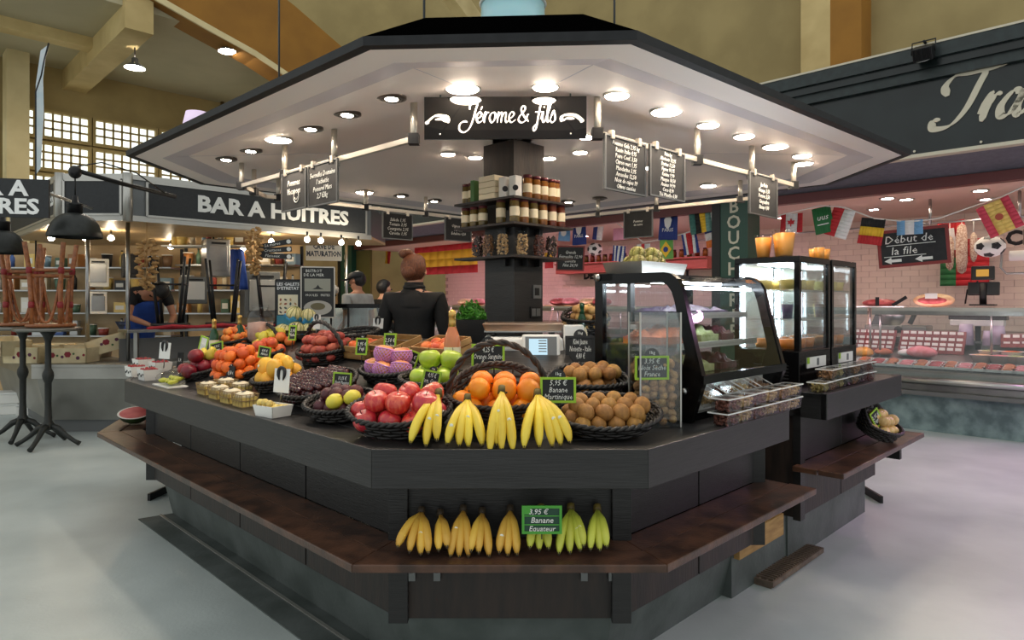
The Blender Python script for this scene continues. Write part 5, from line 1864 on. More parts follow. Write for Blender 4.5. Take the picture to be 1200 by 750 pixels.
for i, (px, sd) in enumerate(((560, -1), (572, -1), (589, -1), (612, 1), (632, 1), (646, 1))):
    x, y = shelf_pos(px, sd)
    c = thing('nut_bag', '%s clear bag of nuts from the left on the lowest pillar shelf' % ordw(i), 'bag', T(x, y, zl + .001))
    bg_ = MB()
    for q in range(110):
        an, z_, = R.uniform(0, 2 * PI), R.uniform(.008, .135)
        rr_ = .034 * math.sqrt(max(.1, 1 - ((z_ - .065) / .09) ** 2)) * R.uniform(.75, 1)
        c_ = Vector((rr_ * math.cos(an), rr_ * math.sin(an), z_))
        bg_.sphere((0, 0, 0), (.0095, .007, .007), 6, 4, Matrix.Translation(c_) @ Euler((R.uniform(0, 3), R.uniform(0, 3), 0)).to_matrix().to_4x4())
    o = bg_.build('bag_filling', ('nut_dark', 'nut_brown', 'nut_pale', 'nut_pale', 'nut_red', 'nut_dark')[i], c)
    o['kind'] = 'stuff'
    MB().lathe([(.04, .0), (.043, .07), (.034, .135), (.04, .155)], 14, caps=False).build('bag_film', 'clear_plastic', c)

# ---------------------------------------------------------------- watermelon piece on the left ledge end
Mwm = T(*ath(158, 496, .555)) @ T(0, 0, .075)
wm = thing('watermelon_half', 'cut watermelon half showing red flesh on the left ledge end', 'watermelon', Mwm @ T(rz=.35, rx=.28))
mat('watermelon_rind', (30, 48, 30), 0.35, col2=(60, 92, 50), scale=5, stretch=(6, 1, 1))
mat('watermelon_flesh', (186, 70, 72), 0.4, col2=(206, 100, 96), scale=12)
mat('watermelon_white', (216, 206, 196), 0.4)
hemi = MB().lathe([(.0001, -.075), (.045, -.066), (.085, -.04), (.105, -.005), (.108, .0)], 26, caps=False)
hemi.build('rind', 'watermelon_rind', wm)
MB().lathe([(.108, .0), (.095, .001)], 26, caps=False).build('white_rind', 'watermelon_white', wm)
MB().lathe([(.096, .0008), (.0001, .001)], 26, caps=False).build('flesh', 'watermelon_flesh', wm)
p = ath(168, 486, .56)
tag(MB().hexa([(-.07, -.04, 0), (.07, -.04, 0), (.07, .04, 0), (-.07, .04, 0)], [(-.075, -.01, .1), (.075, -.01, .1), (.075, .03, .1), (-.075, .03, .1)]).build('watermelon_wedge', 'watermelon_flesh', None, T(p.x + .03, p.y + .12, .553, rz=.4)), 'pink watermelon wedge behind the cut half', 'watermelon')

# ---------------------------------------------------------------- basket on the right ledge end
p = ath(1046, 519, .553)
M = T(p.x, p.y, .556, rz=PI / 4) @ T(rx=.45) @ T(0, .11, 0)
basket(M, .17, .13, .07, 'wicker basket of pale onions on the right ledge end', back=1.3)
fill_basket(M, .16, .11, 'onion', 2, 'pale onion in the basket on the right ledge end', 'onion', 'onions on the right ledge', lay=None, fill=1.0)
price_tag(1027, 490, 16, 20, p.y - .02, ['2,95 €', 'Oignon'], 'tilted lime framed price tag in the onion basket', yaw=.5, roll=-.5)
# ---------------------------------------------------------------- oyster bar at the left
mat('oyster_wood', (206, 176, 132), 0.5, col2=(184, 152, 108), scale=3, stretch=(1, 8, 1))
mat('sign_slate', (34, 36, 38), 0.6, col2=(40, 42, 44), scale=30)
mat('sign_white', (224, 224, 220), 0.5)
OP = [(-7.0, 9.3), (-4.87, 7.17), (-4.14, 7.17), (-1.98, 9.33)]
OC = [(-7.1, 9.05), (-5.07, 7.02), (-4.04, 7.02), (-2.2, 8.86)]
oy = thing('oyster_counter', 'stainless steel oyster counter at the left behind the bistro tables', 'counter')
for q in chainquads(OC, 0, .9):
    MB().prism(q, .715, .752).build('steel_top', 'brushed_steel', oy, bevel=.004)
for q in chainquads(OC, .0, .015):
    MB().prism(q, .60, .715).build('steel_lip', 'brushed_steel', oy)
a, b, e = inset(OC, .05, False), inset(OC, .16, False), inset(OC, .85, False)
for i in range(3):
    MB().hexa([(*b[i], .14), (*b[i + 1], .14), (*e[i + 1], .14), (*e[i], .14)], [(*a[i], .60), (*a[i + 1], .60), (*e[i + 1], .60), (*e[i], .60)]).build('steel_body', 'brushed_steel', oy)
for q in chainquads(OC, .22, .8):
    MB().prism(q, 0, .14).build('kick_base', 'grey_metal', oy)
# roof with sign panels
orf = thing('oyster_roof', 'flat roof of the oyster bar with grey metal edges and wood underside', 'roof')
back = [(-1.98, 10.4), (-7.0, 10.4)]
MB().prism([*OP, *back], 2.30, 2.335).build('wood_ceiling', 'oyster_wood', orf)
MB().prism([*OP, *back], 2.336, 2.74).build('roof_box', 'grey_metal', orf)
for q in chainquads(OP, -.02, .02):
    MB().prism(q, 2.285, 2.345).build('lower_trim', 'aluminium', orf)
    MB().prism(q, 2.735, 2.79).build('upper_trim', 'aluminium', orf)
for p in OP[1:3]:
    MB().cyl((p[0], p[1], 2.28), (p[0], p[1], 2.80), .05, n=12).build('corner_trim', 'aluminium', orf)
def facet_panel(A, B, rz, f0, f1, label, textrun=None):
    A, B = Vector(A), Vector(B)
    P, Q = A.lerp(B, f0), A.lerp(B, f1)
    L = (Q - P).length
    c = (P + Q) / 2
    t = thing('sign_panel', label, 'sign', T(c.x, c.y, 2.535, rz=rz) @ T(0, -.026, 0))
    MB().box(-L / 2, L / 2, 0, .02, -.185, .185).build('panel', 'sign_slate', t)
    for k in (-1, 1):
        MB().box(-L / 2, L / 2, -.008, .02, k * .185 - .012, k * .185 + .012).build('frame_bar', 'aluminium', t)
        MB().box(k * L / 2 - .012, k * L / 2 + .012, -.008, .02, -.185, .185).build('frame_bar', 'aluminium', t)
    return t, L
t, L = facet_panel(OP[2], OP[3], PI / 4, .06, .97, 'long dark sign panel reading BAR A HUITRES')
letter(t, 'BAR A HUITRES', .255, 'sign_white', .12, -.004, 0, offset=.009, extrude=.003, sx=1.12)
facet_panel(OP[1], OP[2], 0, .08, .92, 'short blank dark panel on the front of the oyster bar')
t, L = facet_panel(OP[0], OP[1], -PI / 4, .05, .96, 'blue grey sign panel on the far left side of the oyster bar')
letter(t, 'HUITRES', .2, 'sign_white', .95, -.004, 0, offset=.008)
# posts of the oyster bar
for k, (x, y) in enumerate(((-4.30, 7.45), (-4.75, 7.45), (-2.3, 9.25))):
    tag(MB().cyl((x, y, .752), (x, y, 2.30), .022, n=12).build('steel_post', 'steel'), 'chrome post carrying the oyster bar roof, %s from the aisle corner' % ('first', 'second', 'farthest')[k], 'post')
# bulbs below the roof
for k, (px, py) in enumerate(((360, 283), (376, 281), (318, 282), (400, 276), (420, 274), (250, 283), (60, 285), (100, 280), (200, 284), (130, 292), (285, 290))):
    Y = 8.4 + .14 * k if px > 150 else 8.2
    p = at(px, py, Y)
    bl = thing('bare_bulb', '%s bare bulb shining below the oyster bar roof' % ('brightest left', 'brightest right', 'third', 'fourth', 'rightmost', 'sixth', 'leftmost', 'second left', 'middle', 'low left', 'low middle')[k], 'bulb', T(p.x, p.y, 2.20), 'bulbs below the oyster bar roof')
    MB().sphere((0, 0, 0), .034, 12, 8).build('bulb_glass', 'lamp_bulb', bl)
    MB().cyl((0, 0, .03), (0, 0, .10), .014, n=8).build('bulb_socket', 'black_plastic', bl)
# raised bar shelf
bs = thing('bar_shelf', 'raised steel bar shelf carrying the black stools', 'shelf')
BQ = [Vector((-4.14, 7.17)), Vector((-2.55, 8.76))]
MB().prism(chainquads([BQ[0], BQ[1]], .02, .38)[0], 1.075, 1.105).build('shelf_top', 'steel', bs, bevel=.003)
for f in (.05, .5, .95):
    p = BQ[0].lerp(BQ[1], f) + Vector((-.07, .07))
    MB().box(p.x - .02, p.x + .02, p.y - .02, p.y + .02, .752, 1.075).build('leg', 'brushed_steel', bs)
MB().prism(chainquads([BQ[0], BQ[1]], .30, .33)[0], .752, 1.0).build('back_panel', 'grey_metal', bs)
# stools turned upside down on the shelf
mat('cushion_red', (168, 28, 40), 0.8, col2=(140, 20, 34), scale=14)
def upside_stool(M, label, h=.82, r=.20):
    s_ = thing('bar_stool', label, 'stool', M, 'upside down black bar stools')
    MB().lathe([(.0001, .035), (r, .035), (r * 1.05, .05), (r, .065), (.0001, .065)], 24).build('seat', 'black_wood', s_)
    MB().sphere((0, 0, .02), (r * 1.12, r * 1.12, .032), 20, 8).build('cushion', 'cushion_red', s_)
    for k in range(4):
        a = PI / 4 + k * PI / 2
        MB().tube([(r * .75 * math.cos(a), r * .75 * math.sin(a), .06), (r * 1.25 * math.cos(a), r * 1.25 * math.sin(a), h)], [.019, .014], 6).build('leg', 'black_metal', s_)
    MB().tube([(r * 1.05 * math.cos(PI / 4 + k * PI / 2), r * 1.05 * math.sin(PI / 4 + k * PI / 2), h * .62) for k in range(4)], .009, 5, True).build('foot_ring', 'black_metal', s_)
for px, lb in ((200, 'upside down black stool with red cushion nearest the fishmonger'), (262, 'upside down black stool with red cushion in the middle of the bar shelf'), (318, 'upside down black stool at the right end of the bar shelf')):
    u = (px - 600) / 780
    Y = 11.53 / (1 - u)
    upside_stool(T(u * Y, Y, 1.105, rz=.3), lb)
# red cloth drape between stools
p = at(232, 378, 7.55)
tag(MB().tube([(-.35, -.36, .0), (-.18, -.17, .045), (0, 0, .01), (.2, .22, .045), (.4, .42, .0)], [.03, .045, .04, .05, .03], 8).build('red_cloth', 'cushion_red', None, T(p.x, p.y - .05, 1.125, s=(1, 1, .45))), 'crumpled red cloth lying on the bar shelf', 'cloth')
# flower print crates
mat('crate_cream', (224, 208, 170), 0.7, col2=(208, 190, 150), scale=8)
mat('print_red', (140, 40, 50), 0.7)
mat('print_green', (70, 100, 60), 0.7)
mat('print_purple', (100, 50, 80), 0.7)
def flower_crate(M, w, d, h, label):
    c = thing('flower_crate', label, 'crate', M)
    tray(w, d, h, .012, .92).build('crate_body', 'crate_cream', c)
    for k in range(7):
        x = -w * .4 + k * w * .135 + R.uniform(-.01, .01)
        z = h * R.uniform(.3, .7)
        rr_ = (.03, .012, .016, .034, .012, .02, .014)[k]
        mm = ('print_red', 'print_green', 'print_purple')[k % 3]
        pe = MB()
        for q in range(6):
            a = q * PI / 3
            pe.lathe([(.0001, 0), (rr_ * .5, 0), (rr_ * .5, .001)], 8, T(x + rr_ * .55 * math.cos(a), 0, z + rr_ * .55 * math.sin(a), rx=PI / 2))
        pe.lathe([(.0001, 0), (rr_ * .45, 0), (rr_ * .45, .0014)], 8, T(x, 0, z, rx=PI / 2))
        o = pe.build('printed_flower', mm, c, T(0, -d * .46 - (d * .04) * (z / h) - .001, 0, rx=.0))
        o['kind'] = 'stuff'
for px, py, Y, w, d, h, rz, ry, lb in ((88, 421, 7.25, .40, .30, .16, .1, 0, 'cream flower print crate beside the bistro table posts'), (36, 424, 7.25, .42, .32, .17, -.05, 0, 'cream flower print crate behind the left bistro table'), (129, 404, 7.55, .40, .30, .17, .5, -.3, 'cream flower print crate tilted over the steel counter corner'), (8, 428, 7.2, .40, .3, .16, -.5, .1, 'cream flower print crate at the left picture edge'), (104, 398, 7.9, .42, .32, .16, .2, 0, 'cream crate standing behind the other flower print crates'), (60, 400, 7.9, .42, .32, .16, .0, 0, 'cream crate at the back left of the steel counter')):
    p = at(px, py, Y)
    flower_crate(T(p.x, p.y, .756 + (.10 if ry else 0), rz=rz) @ T(ry=ry), w, d, h, lb)
# bistro tables
mat('cast_iron', (44, 46, 44), 0.45, 0.3, col2=(34, 36, 34), scale=20)
mat('zinc_top', (120, 118, 112), 0.35, 0.8)
def bistro(x, y, label, rz):
    t = thing('bistro_table', label, 'table', T(x, y, 0, rz=rz))
    MB().lathe([(.0001, 1.125), (.27, 1.125), (.285, 1.13), (.285, 1.155), (.27, 1.16), (.0001, 1.16)], 36).build('table_top', 'zinc_top', t)
    MB().lathe([(.030, .16), (.05, .17), (.05, .22), (.034, .25), (.028, .40), (.030, .62), (.046, .66), (.050, .69), (.046, .72), (.028, .76), (.026, 1.02), (.045, 1.08), (.075, 1.125)], 20).build('column', 'cast_iron', t)
    for k in range(4):
        a = k * PI / 2
        pts = [(.02, 0, .20), (.09, 0, .175), (.17, 0, .10), (.24, 0, .05), (.29, 0, .022)]
        MB().tube(pts, [.034, .03, .022, .02, .024], 8, M=T(rz=a)).build('foot', 'cast_iron', t)
bistro(-5.02, 6.83, 'cast iron bistro table at the left picture edge', .3)
bistro(-4.53, 6.50, 'cast iron bistro table nearer the fruit stall', .1)
# rattan stools upside down on them
def rattan_stool(M, label):
    s_ = thing('rattan_stool', label, 'stool', M, 'upside down rattan stools')
    MB().lathe([(.0001, .0), (.19, .0), (.20, .015), (.19, .035), (.0001, .035)], 26).build('seat', 'cream', s_)
    MB().tube(ellipse(.195, .195, 28, .02), .018, 8, True).build('seat_rim', 'rattan', s_)
    q = []
    for k in range(4):
        a = PI / 4 + k * PI / 2
        q.append((a, .17))
        x, y = math.cos(a), math.sin(a)
        MB().tube([(x * .17, y * .17, .03), (x * .175, y * .175, .3), (x * .19, y * .19, .55), (x * .23, y * .23, .82)], .022, 8).build('leg', 'rattan', s_)
        for z in (.22, .55):
            MB().lathe([(.026, -.03), (.028, 0), (.026, .03)], 10, T(x * (.172 if z < .3 else .19), y * (.172 if z < .3 else .19), z)).build('red_binding', 'rattan_red', s_)
    for z, r in ((.555, .195), (.50, .19)):
        MB().tube([(r * math.cos(a) , r * math.sin(a), z) for a, _ in q], .014, 8, True).build('stretcher', 'rattan', s_)
    for k in range(4):
        a0, a1 = q[k][0], q[(k + 1) % 4][0]
        A = Vector((math.cos(a0), math.sin(a0), 0)) * .165
        B = Vector((math.cos(a1), math.sin(a1), 0)) * .165
        pts = []
        for i in range(13):
            t = i / 12
            p = A.lerp(B, t)
            pts.append((p.x, p.y, .05 + .42 * abs(2 * t - 1) ** 2.2))
        MB().tube(pts, .014, 7).build('arch', 'rattan', s_)
rattan_stool(T(-5.02, 6.83, 1.162, rz=.5), 'upside down rattan stool on the left bistro table')
rattan_stool(T(-4.50, 6.50, 1.162, rz=.25), 'upside down rattan stool on the bistro table nearer the fruit stall')
# pendant lamps and bracket
def pendant(x, y, z, label, cord, r=.215):
    l = thing('pendant_lamp', label, 'lamp', T(x, y, z))
    pr = [(r, -.05), (r * 1.03, -.04), (r * .98, .01), (r * .88, .07), (r * .70, .125), (r * .46, .16), (r * .28, .17)]
    vs = []
    n = 48
    mb = MB()
    for rr_, zz_ in pr:
        for i in range(n):
            a = 2 * PI * i / n
            k = 1 + (.012 if i % 2 else -.006)
            vs.append((rr_ * k * math.cos(a), rr_ * k * math.sin(a), zz_))
    fs = []
    for j in range(len(pr) - 1):
        for i in range(n):
            fs.append((j * n + i, j * n + (i + 1) % n, (j + 1) * n + (i + 1) % n, (j + 1) * n + i))
    mb.add(vs, fs, True)
    mb.build('shade', 'cast_iron', l)
    MB().lathe([(.060, .165), (.060, .24), (.065, .245), (.065, .26), (.03, .265), (.022, .33), (.0001, .34)], 18).build('lamp_cap', 'black_metal', l)
    MB().sphere((0, 0, .06), .05, 12, 8).build('bulb', 'white_plastic', l)
    MB().tube([(0, 0, .33), (0, 0, cord)], .007, 6).build('chain', 'black_metal', l)
p = at(88, 272, 6.1)
pendant(p.x, p.y, p.z, 'black ribbed pendant lamp above the rattan stools', .52)
p2 = at(3, 291, 6.4)
pendant(p2.x, p2.y, p2.z, 'black ribbed pendant lamp at the left picture edge', .60, .19)
br = thing('lamp_bracket', 'black bracket arm above the ribbed pendant lamp', 'bracket', T(p.x, p.y, p.z + .52))
MB().sphere((0, 0, .03), (.055, .055, .06), 14, 9).build('swivel', 'black_metal', br)
MB().tube([(0, 0, .05), (.18, .4, .0), (.36, 1.10, -.02)], .022, 8).build('arm', 'black_metal', br)
MB().tube([(0, 0, .08), (.12, .2, .16), (.28, .5, .12), (.36, .9, -.02)], .007, 6).build('cable', 'black_plastic', br)
# hanging sign at the left edge
p = at(57, 233, 5.75)
hs = thing('hanging_sign', 'black hanging sign reading BAR A HUITRES at the left picture edge', 'sign', T(p.x, p.y, p.z, rz=.22))
MB().box(-.98, 0, 0, .03, -.165, .165).build('panel', 'sign_slate', hs)
letter(hs, 'BAR A', .18, 'white_letters', -.44, -.003, .078, offset=.006, extrude=.003, sx=1.12)
letter(hs, 'HUITRES', .18, 'white_letters', -.46, -.003, -.078, offset=.006, extrude=.003, sx=1.12)
for x in (-.8, -.15):
    MB().tube([(x, .03, .1), (x, 1.35, .1)], .014, 6).build('hanger_bar', 'aluminium', hs)
# feather banner
p = at(42, 205, 9.6)
fb = thing('feather_banner', 'tall pale feather banner on a curved black pole at the left', 'banner', T(p.x, p.y, p.z, rz=.3))
pole = [(0, 0, -2.0)] + [(0.0 + .04 * (k / 8) ** 3 * 4 if k > 5 else 0, 0, k * .24) for k in range(9)]
MB().tube(pole, .012, 6).build('pole', 'black_metal', fb)
mat('banner_cloth', (216, 218, 218), 0.7, col2=(176, 196, 206), scale=3)
MB().prism([(0, 0), (.06, .1), (.10, .9), (.09, 1.4), (.14, 1.88), (.06, 1.8), (0, 1.3)], 0, .004, T(rx=PI / 2)).build('banner_cloth', 'banner_cloth', fb)
# boards and posters of the oyster bar
def poster(px0, px1, py0, py1, Y, label, m, rz=.35, frame='black_metal'):
    a, b = at(px0, py0, Y), at(px1, py1, Y)
    w, h = (b.x - a.x) / math.cos(rz) * .97, a.z - b.z
    t = thing('poster', label, 'poster', T((a.x + b.x) / 2, Y, (a.z + b.z) / 2, rz=rz))
    MB().box(-w / 2, w / 2, 0, .015, -h / 2, h / 2).build('sheet', m, t)
    fw = .014
    for k in (-1, 1):
        MB().box(-w / 2, w / 2, -.006, .018, k * h / 2 - fw / 2, k * h / 2 + fw / 2).build('frame_bar', frame, t)
        MB().box(k * w / 2 - fw / 2, k * w / 2 + fw / 2, -.006, .018, -h / 2, h / 2).build('frame_bar', frame, t)
    return t, w, h
t, w, h = poster(354, 391, 313, 372, 7.4, 'black framed menu board with a landscape picture and a round plate', 'sign_slate', .3, 'aluminium')
for k in (-1, 1):
    MB().tube([(k * w * .4, .03, -h / 2), (k * w * .42, .12, -1.4 - (355 - 342) / 780 * 7.4)], .012, 6).build('easel_leg', 'black_metal', t)
MB().box(-w * .4, w * .38, -.002, 0, h * .02, h * .27).build('landscape_print', flat(150, 150, 138), t)
MB().prism([(-.06, 0), (.06, 0), (.02, .02), (0, .05), (-.02, .02)], 0, .002, T(0, -.002, h * .06, rx=PI / 2)).build('rock_print', flat(40, 40, 40), t)
MB().lathe([(.0001, 0), (w * .42, 0), (w * .42, .002)], 24, T(0, -.001, -h * .31, rx=PI / 2, s=(1, .55, 1))).build('plate_print', flat(170, 166, 158), t)
MB().lathe([(.0001, 0), (w * .22, 0), (w * .22, .004)], 20, T(0, -.002, -h * .28, rx=PI / 2, s=(1, .5, 1))).build('dish_print', flat(104, 96, 70), t)
letter(t, 'BISTROT\nDE LA MER', .045, 'chalk', -w * .12, -.002, h * .38, res=1)
letter(t, 'MOULES   FRITES', .035, 'chalk', 0, -.002, -h * .06, res=1)
t, w, h = poster(324, 351, 328, 382, 7.7, 'narrow poster reading LES GALETS D’ETRETAT', flat(58, 60, 62), .3)
letter(t, 'LES GALETS\nD\'ETRETAT', .048, 'white_letters', 0, -.002, h * .36, offset=.001, res=1)
MB().box(-w * .4, w * .4, -.002, 0, -h * .25, h * .18).build('pebble_sheet', 'cream', t)
for i in range(15):
    MB().lathe([(.0001, 0), (.018, 0), (.018, .002)], 8, T(-w * .3 + (i % 4) * w * .2, -.002, -h * .2 + (i // 4) * h * .09, rx=PI / 2, ry=R.uniform(0, 3), s=(1, .6, 1))).build('pebble_print', flat(*R.choice([(150, 70, 50), (90, 80, 70), (180, 140, 90), (70, 90, 90)])), t)
MB().box(-w * .45, w * .45, -.002, 0, -h * .48, -h * .27).build('sea_print', flat(60, 130, 150), t)
t, w, h = poster(360, 399, 282, 305, 10.6, 'white hanging sign reading CAVE DE MATURATION', 'paper_white', .3, 'white_plastic')
letter(t, 'CAVE DE\nMATURATION', .115, flat(60, 70, 90), 0, -.003, 0, offset=.004, sx=.72, res=1)
for k in range(3):
    p = at(322, 286 + k * 7, 8.2)
    t = thing('arrow_board', 'black board with chalk lettering, %s of three fanned above the posters' % ('top', 'middle', 'bottom')[k], 'sign', T(*p, rz=.4) @ T(ry=-.22 + k * .12))
    MB().box(-.2, .2, 0, .012, -.032, .032).build('board', 'sign_slate', t)
    letter(t, ('La maree', 'Crustaces', 'Plateaux')[k], .05, 'chalk', -.03, -.002, 0, shear=.2, res=1)
    MB().lathe([(.0001, 0), (.026, 0), (.026, .002)], 14, T(.165, -.001, 0, rx=PI / 2)).build('round_mark', 'chalk', t)
# dried garlic braids
mat('straw', (190, 150, 96), 0.8, col2=(150, 112, 66), scale=30)
def braid(px, py0, py1, Y, label, r=.09):
    a, b = at(px, py0, Y), at(px, py1, Y)
    t = thing('straw_braid', label, 'braid', T(a.x, Y, a.z))
    L = a.z - b.z
    mb = MB()
    for i in range(46):
        an = i * 2.4
        z = -L * i / 46
        rr_ = r * (.5 + .5 * math.sin(PI * min(1, (i + 6) / 46)))
        c = (rr_ * math.cos(an), rr_ * math.sin(an), z)
        q = Vector(c[:2] + (R.uniform(-.03, .03),)).to_track_quat('Z', 'X').to_matrix().to_4x4()
        mb.sphere((0, 0, 0), (.022, .016, .045), 6, 4, Matrix.Translation(c) @ q)
    o = mb.build('husks', 'straw', t); o['kind'] = 'stuff'
    MB().cyl((0, 0, -L), (0, 0, 2.3 - a.z), .006, n=6).build('cord', 'straw', t)
braid(172, 282, 340, 7.35, 'tall straw braid hanging over the fishmonger')
braid(298, 268, 322, 8.0, 'straw braid hanging at the right of the oyster bar', .07)
# kitchen equipment behind the bar
def equip(px0, px1, py0, py1, Y, d, m, label, name, cat, detail=None, rz=.6):
    a, b = at(px0, py0, Y), at(px1, py1, Y)
    w, h = b.x - a.x, a.z - b.z
    t = thing(name, label, cat, T((a.x + b.x) / 2, Y, b.z, rz=rz))
    MB().box(-w / 2, w / 2, 0, d, 0, h).build('housing', m, t, bevel=.01)
    MB().box(-w * .38, w * .38, -.012, 0, h * .15, h * .82).build('front_panel', detail or m, t, bevel=.004)
    MB().box(-w * .3, w * .3, -.03, -.012, h * .86, h * .91).build('handle', 'black_metal', t)
    return t
equip(243, 269, 280, 324, 8.8, .4, 'steel', 'shiny steel box on the bar back shelf', 'steel_cabinet', 'cabinet', 'steel')
equip(216, 242, 324, 356, 8.6, .4, 'grey_metal', 'grey ice machine behind the black stools', 'ice_machine', 'machine', 'white_plastic')
equip(145, 161, 297, 325, 9.2, .3, 'black_plastic', 'dark speaker box above the fishmonger', 'speaker_box', 'speaker')
equip(288, 328, 318, 372, 8.75, .3, 'grey_metal', 'grey steel cabinet with red marks behind the posters', 'marked_cabinet', 'cabinet', 'aluminium')
equip(104, 126, 303, 336, 9.4, .4, 'white_plastic', 'white dispenser cabinet left of the fishmonger', 'dispenser', 'dispenser', 'steel')
equip(106, 124, 342, 368, 9.3, .3, 'paper_white', 'white washing sink unit left of the fishmonger', 'sink_unit', 'sink', 'steel')
p = at(277, 292, 8.55)
ap = MB()
vs, fs = [], []
for j in range(9):
    for i in range(9):
        vs.append((-.08 + i * .02 * (1 + j * .06), .02 * math.sin(i * 1.7 + j * .3), -.065 * j))
for j in range(8):
    for i in range(8):
        k = j * 9 + i
        fs.append((k, k + 1, k + 10, k + 9))
ap.add(vs, fs, True)
mat('apron_blue', (38, 76, 160), 0.7, col2=(30, 60, 136), scale=6)
o = tag(ap.build('blue_apron', 'apron_blue', None, T(p.x, p.y, p.z)), 'blue apron hanging beside the steel box', 'apron')
m_ = o.modifiers.new('solid', 'SOLIDIFY'); m_.thickness = .006
# shelves and goods at the back of the oyster bar
def rack(px0, px1, Y, zs_, label):
    a, b = at(px0, 300, Y), at(px1, 300, Y)
    t = thing('goods_rack', label, 'rack', T(a.x, Y, 0))
    w = b.x - a.x
    for z in zs_:
        MB().box(0, w, 0, .35, z - .02, z).build('rack_shelf', 'steel', t)
    for x in (0, w):
        MB().box(x - .02, x + .02, .33, .37, 0, max(zs_) + .3).build('rack_post', 'black_metal', t)
    MB().box(0, w, .36, .38, .0, max(zs_) + .4).build('back_board', 'oyster_wood', t)
    return a.x, w
pal = [(226, 222, 210), (190, 176, 150), (60, 90, 150), (150, 60, 50), (110, 84, 60), (230, 200, 120), (80, 110, 90), (40, 40, 44), (200, 204, 206), (176, 120, 70), (120, 150, 170)]
def goods(x0, w, Y, z, n, group, place):
    for i in range(n):
        x = x0 + w * (i + .5) / n + R.uniform(-.03, .03)
        m_ = flat(*R.choice(pal), .45)
        M_ = T(x, Y + .16 + R.uniform(-.05, .05), z, rz=R.uniform(-.3, .3))
        k = R.randrange(3)
        if k == 0:
            t = thing('goods_bottle', 'small bottle standing on %s' % place, 'bottle', M_, group)
            h = R.uniform(.22, .3)
            MB().lathe([(.0001, 0), (.035, 0), (.037, h * .6), (.014, h * .78), (.014, h)], 12).build('bottle_body', m_, t)
            MB().lathe([(.016, h * .96), (.016, h * 1.04), (.0001, h * 1.04)], 10).build('cap', 'black_plastic', t)
        elif k == 1:
            t = thing('goods_box', 'small carton standing on %s' % place, 'carton', M_, group)
            s_ = (R.uniform(.05, .1), R.uniform(.05, .1), R.uniform(.12, .26))
            MB().box(-s_[0], s_[0], -s_[1], s_[1], 0, s_[2]).build('carton_body', m_, t, bevel=.004)
            MB().box(-s_[0] * .7, s_[0] * .7, -s_[1] - .002, -s_[1], s_[2] * .3, s_[2] * .7).build('carton_label', 'paper_white', t)
        else:
            t = thing('goods_tub', 'small tub standing on %s' % place, 'tub', M_, group)
            h = R.uniform(.1, .2)
            MB().lathe([(.0001, 0), (.06, 0), (.075, h), (.0001, h)], 14).build('tub_body', m_, t)
            MB().lathe([(.08, h), (.08, h + .015), (.0001, h + .016)], 14).build('tub_lid', 'paper_white', t)
x0, w = rack(-40, 200, 10.2, (.9, 1.25, 1.6, 1.95), 'tall goods rack behind the left part of the oyster bar')
for z in (.9, 1.25, 1.6, 1.95):
    goods(x0, w, 10.2, z, 13, 'goods on the left oyster rack', 'the left rack behind the oyster bar')
x0, w = rack(205, 345, 10.0, (1.25, 1.6, 1.98), 'goods rack behind the black stools')
for z in (1.25, 1.6, 1.98):
    goods(x0, w, 10.0, z, 9, 'goods on the right oyster rack', 'the right rack behind the oyster bar')
u_s = thing('glass_shelf', 'white corner shelf with glasses above the steel box', 'shelf', T(*at(232, 287, 9.0)))
MB().box(-.5, .6, 0, .3, -.02, 0).build('shelf_board', 'paper_white', u_s)
goods(u_s.matrix_basis.translation.x - .45, 1.0, 9.0, u_s.matrix_basis.translation.z, 8, 'goods on the white corner shelf', 'the white shelf above the steel box')
x0 = -4.0
for k, (px, py) in enumerate(((20, 340), (45, 352), (118, 372), (300, 380), (250, 372))):
    pass
for k, (px, py, dz) in enumerate(((6, 482, 0), (20, 486, 0), (10, 470, .14))):
    p = ath(px, 486, 0.0)
    t = thing('foam_box', 'white foam box on the floor behind the bistro tables, %s' % ('left', 'right', 'upper')[k], 'box', T(p.x - .1 + .3 * (k == 1), p.y + .1, dz, rz=.3))
    MB().box(-.2, .2, -.14, .14, 0, .11).build('box_body', 'paper_white', t, bevel=.008)
    MB().box(-.205, .205, -.145, .145, .11, .138).build('box_lid', 'white_plastic', t, bevel=.006)
# hall pendant lights high up
def highbay(px, py, Y, top, label):
    p = at(px, py, Y)
    l = thing('high_bay_lamp', label, 'lamp', T(*p))
    MB().lathe([(.16, 0), (.165, .01), (.11, .05), (.05, .09), (.05, .16), (.02, .18)], 22, caps=False).build('shade', 'grey_metal', l)
    MB().lathe([(.0001, .005), (.13, .005), (.14, .015)], 22).build('lens', 'lamp_spot', l)
    MB().cyl((0, 0, .18), (0, 0, top), .01, n=6).build('rod', 'black_metal', l)
highbay(158, 80, 11.0, .75, 'high bay lamp on a long rod under the side bay')
highbay(267, 61, 11.5, .3, 'high bay lamp close under the arch rib')
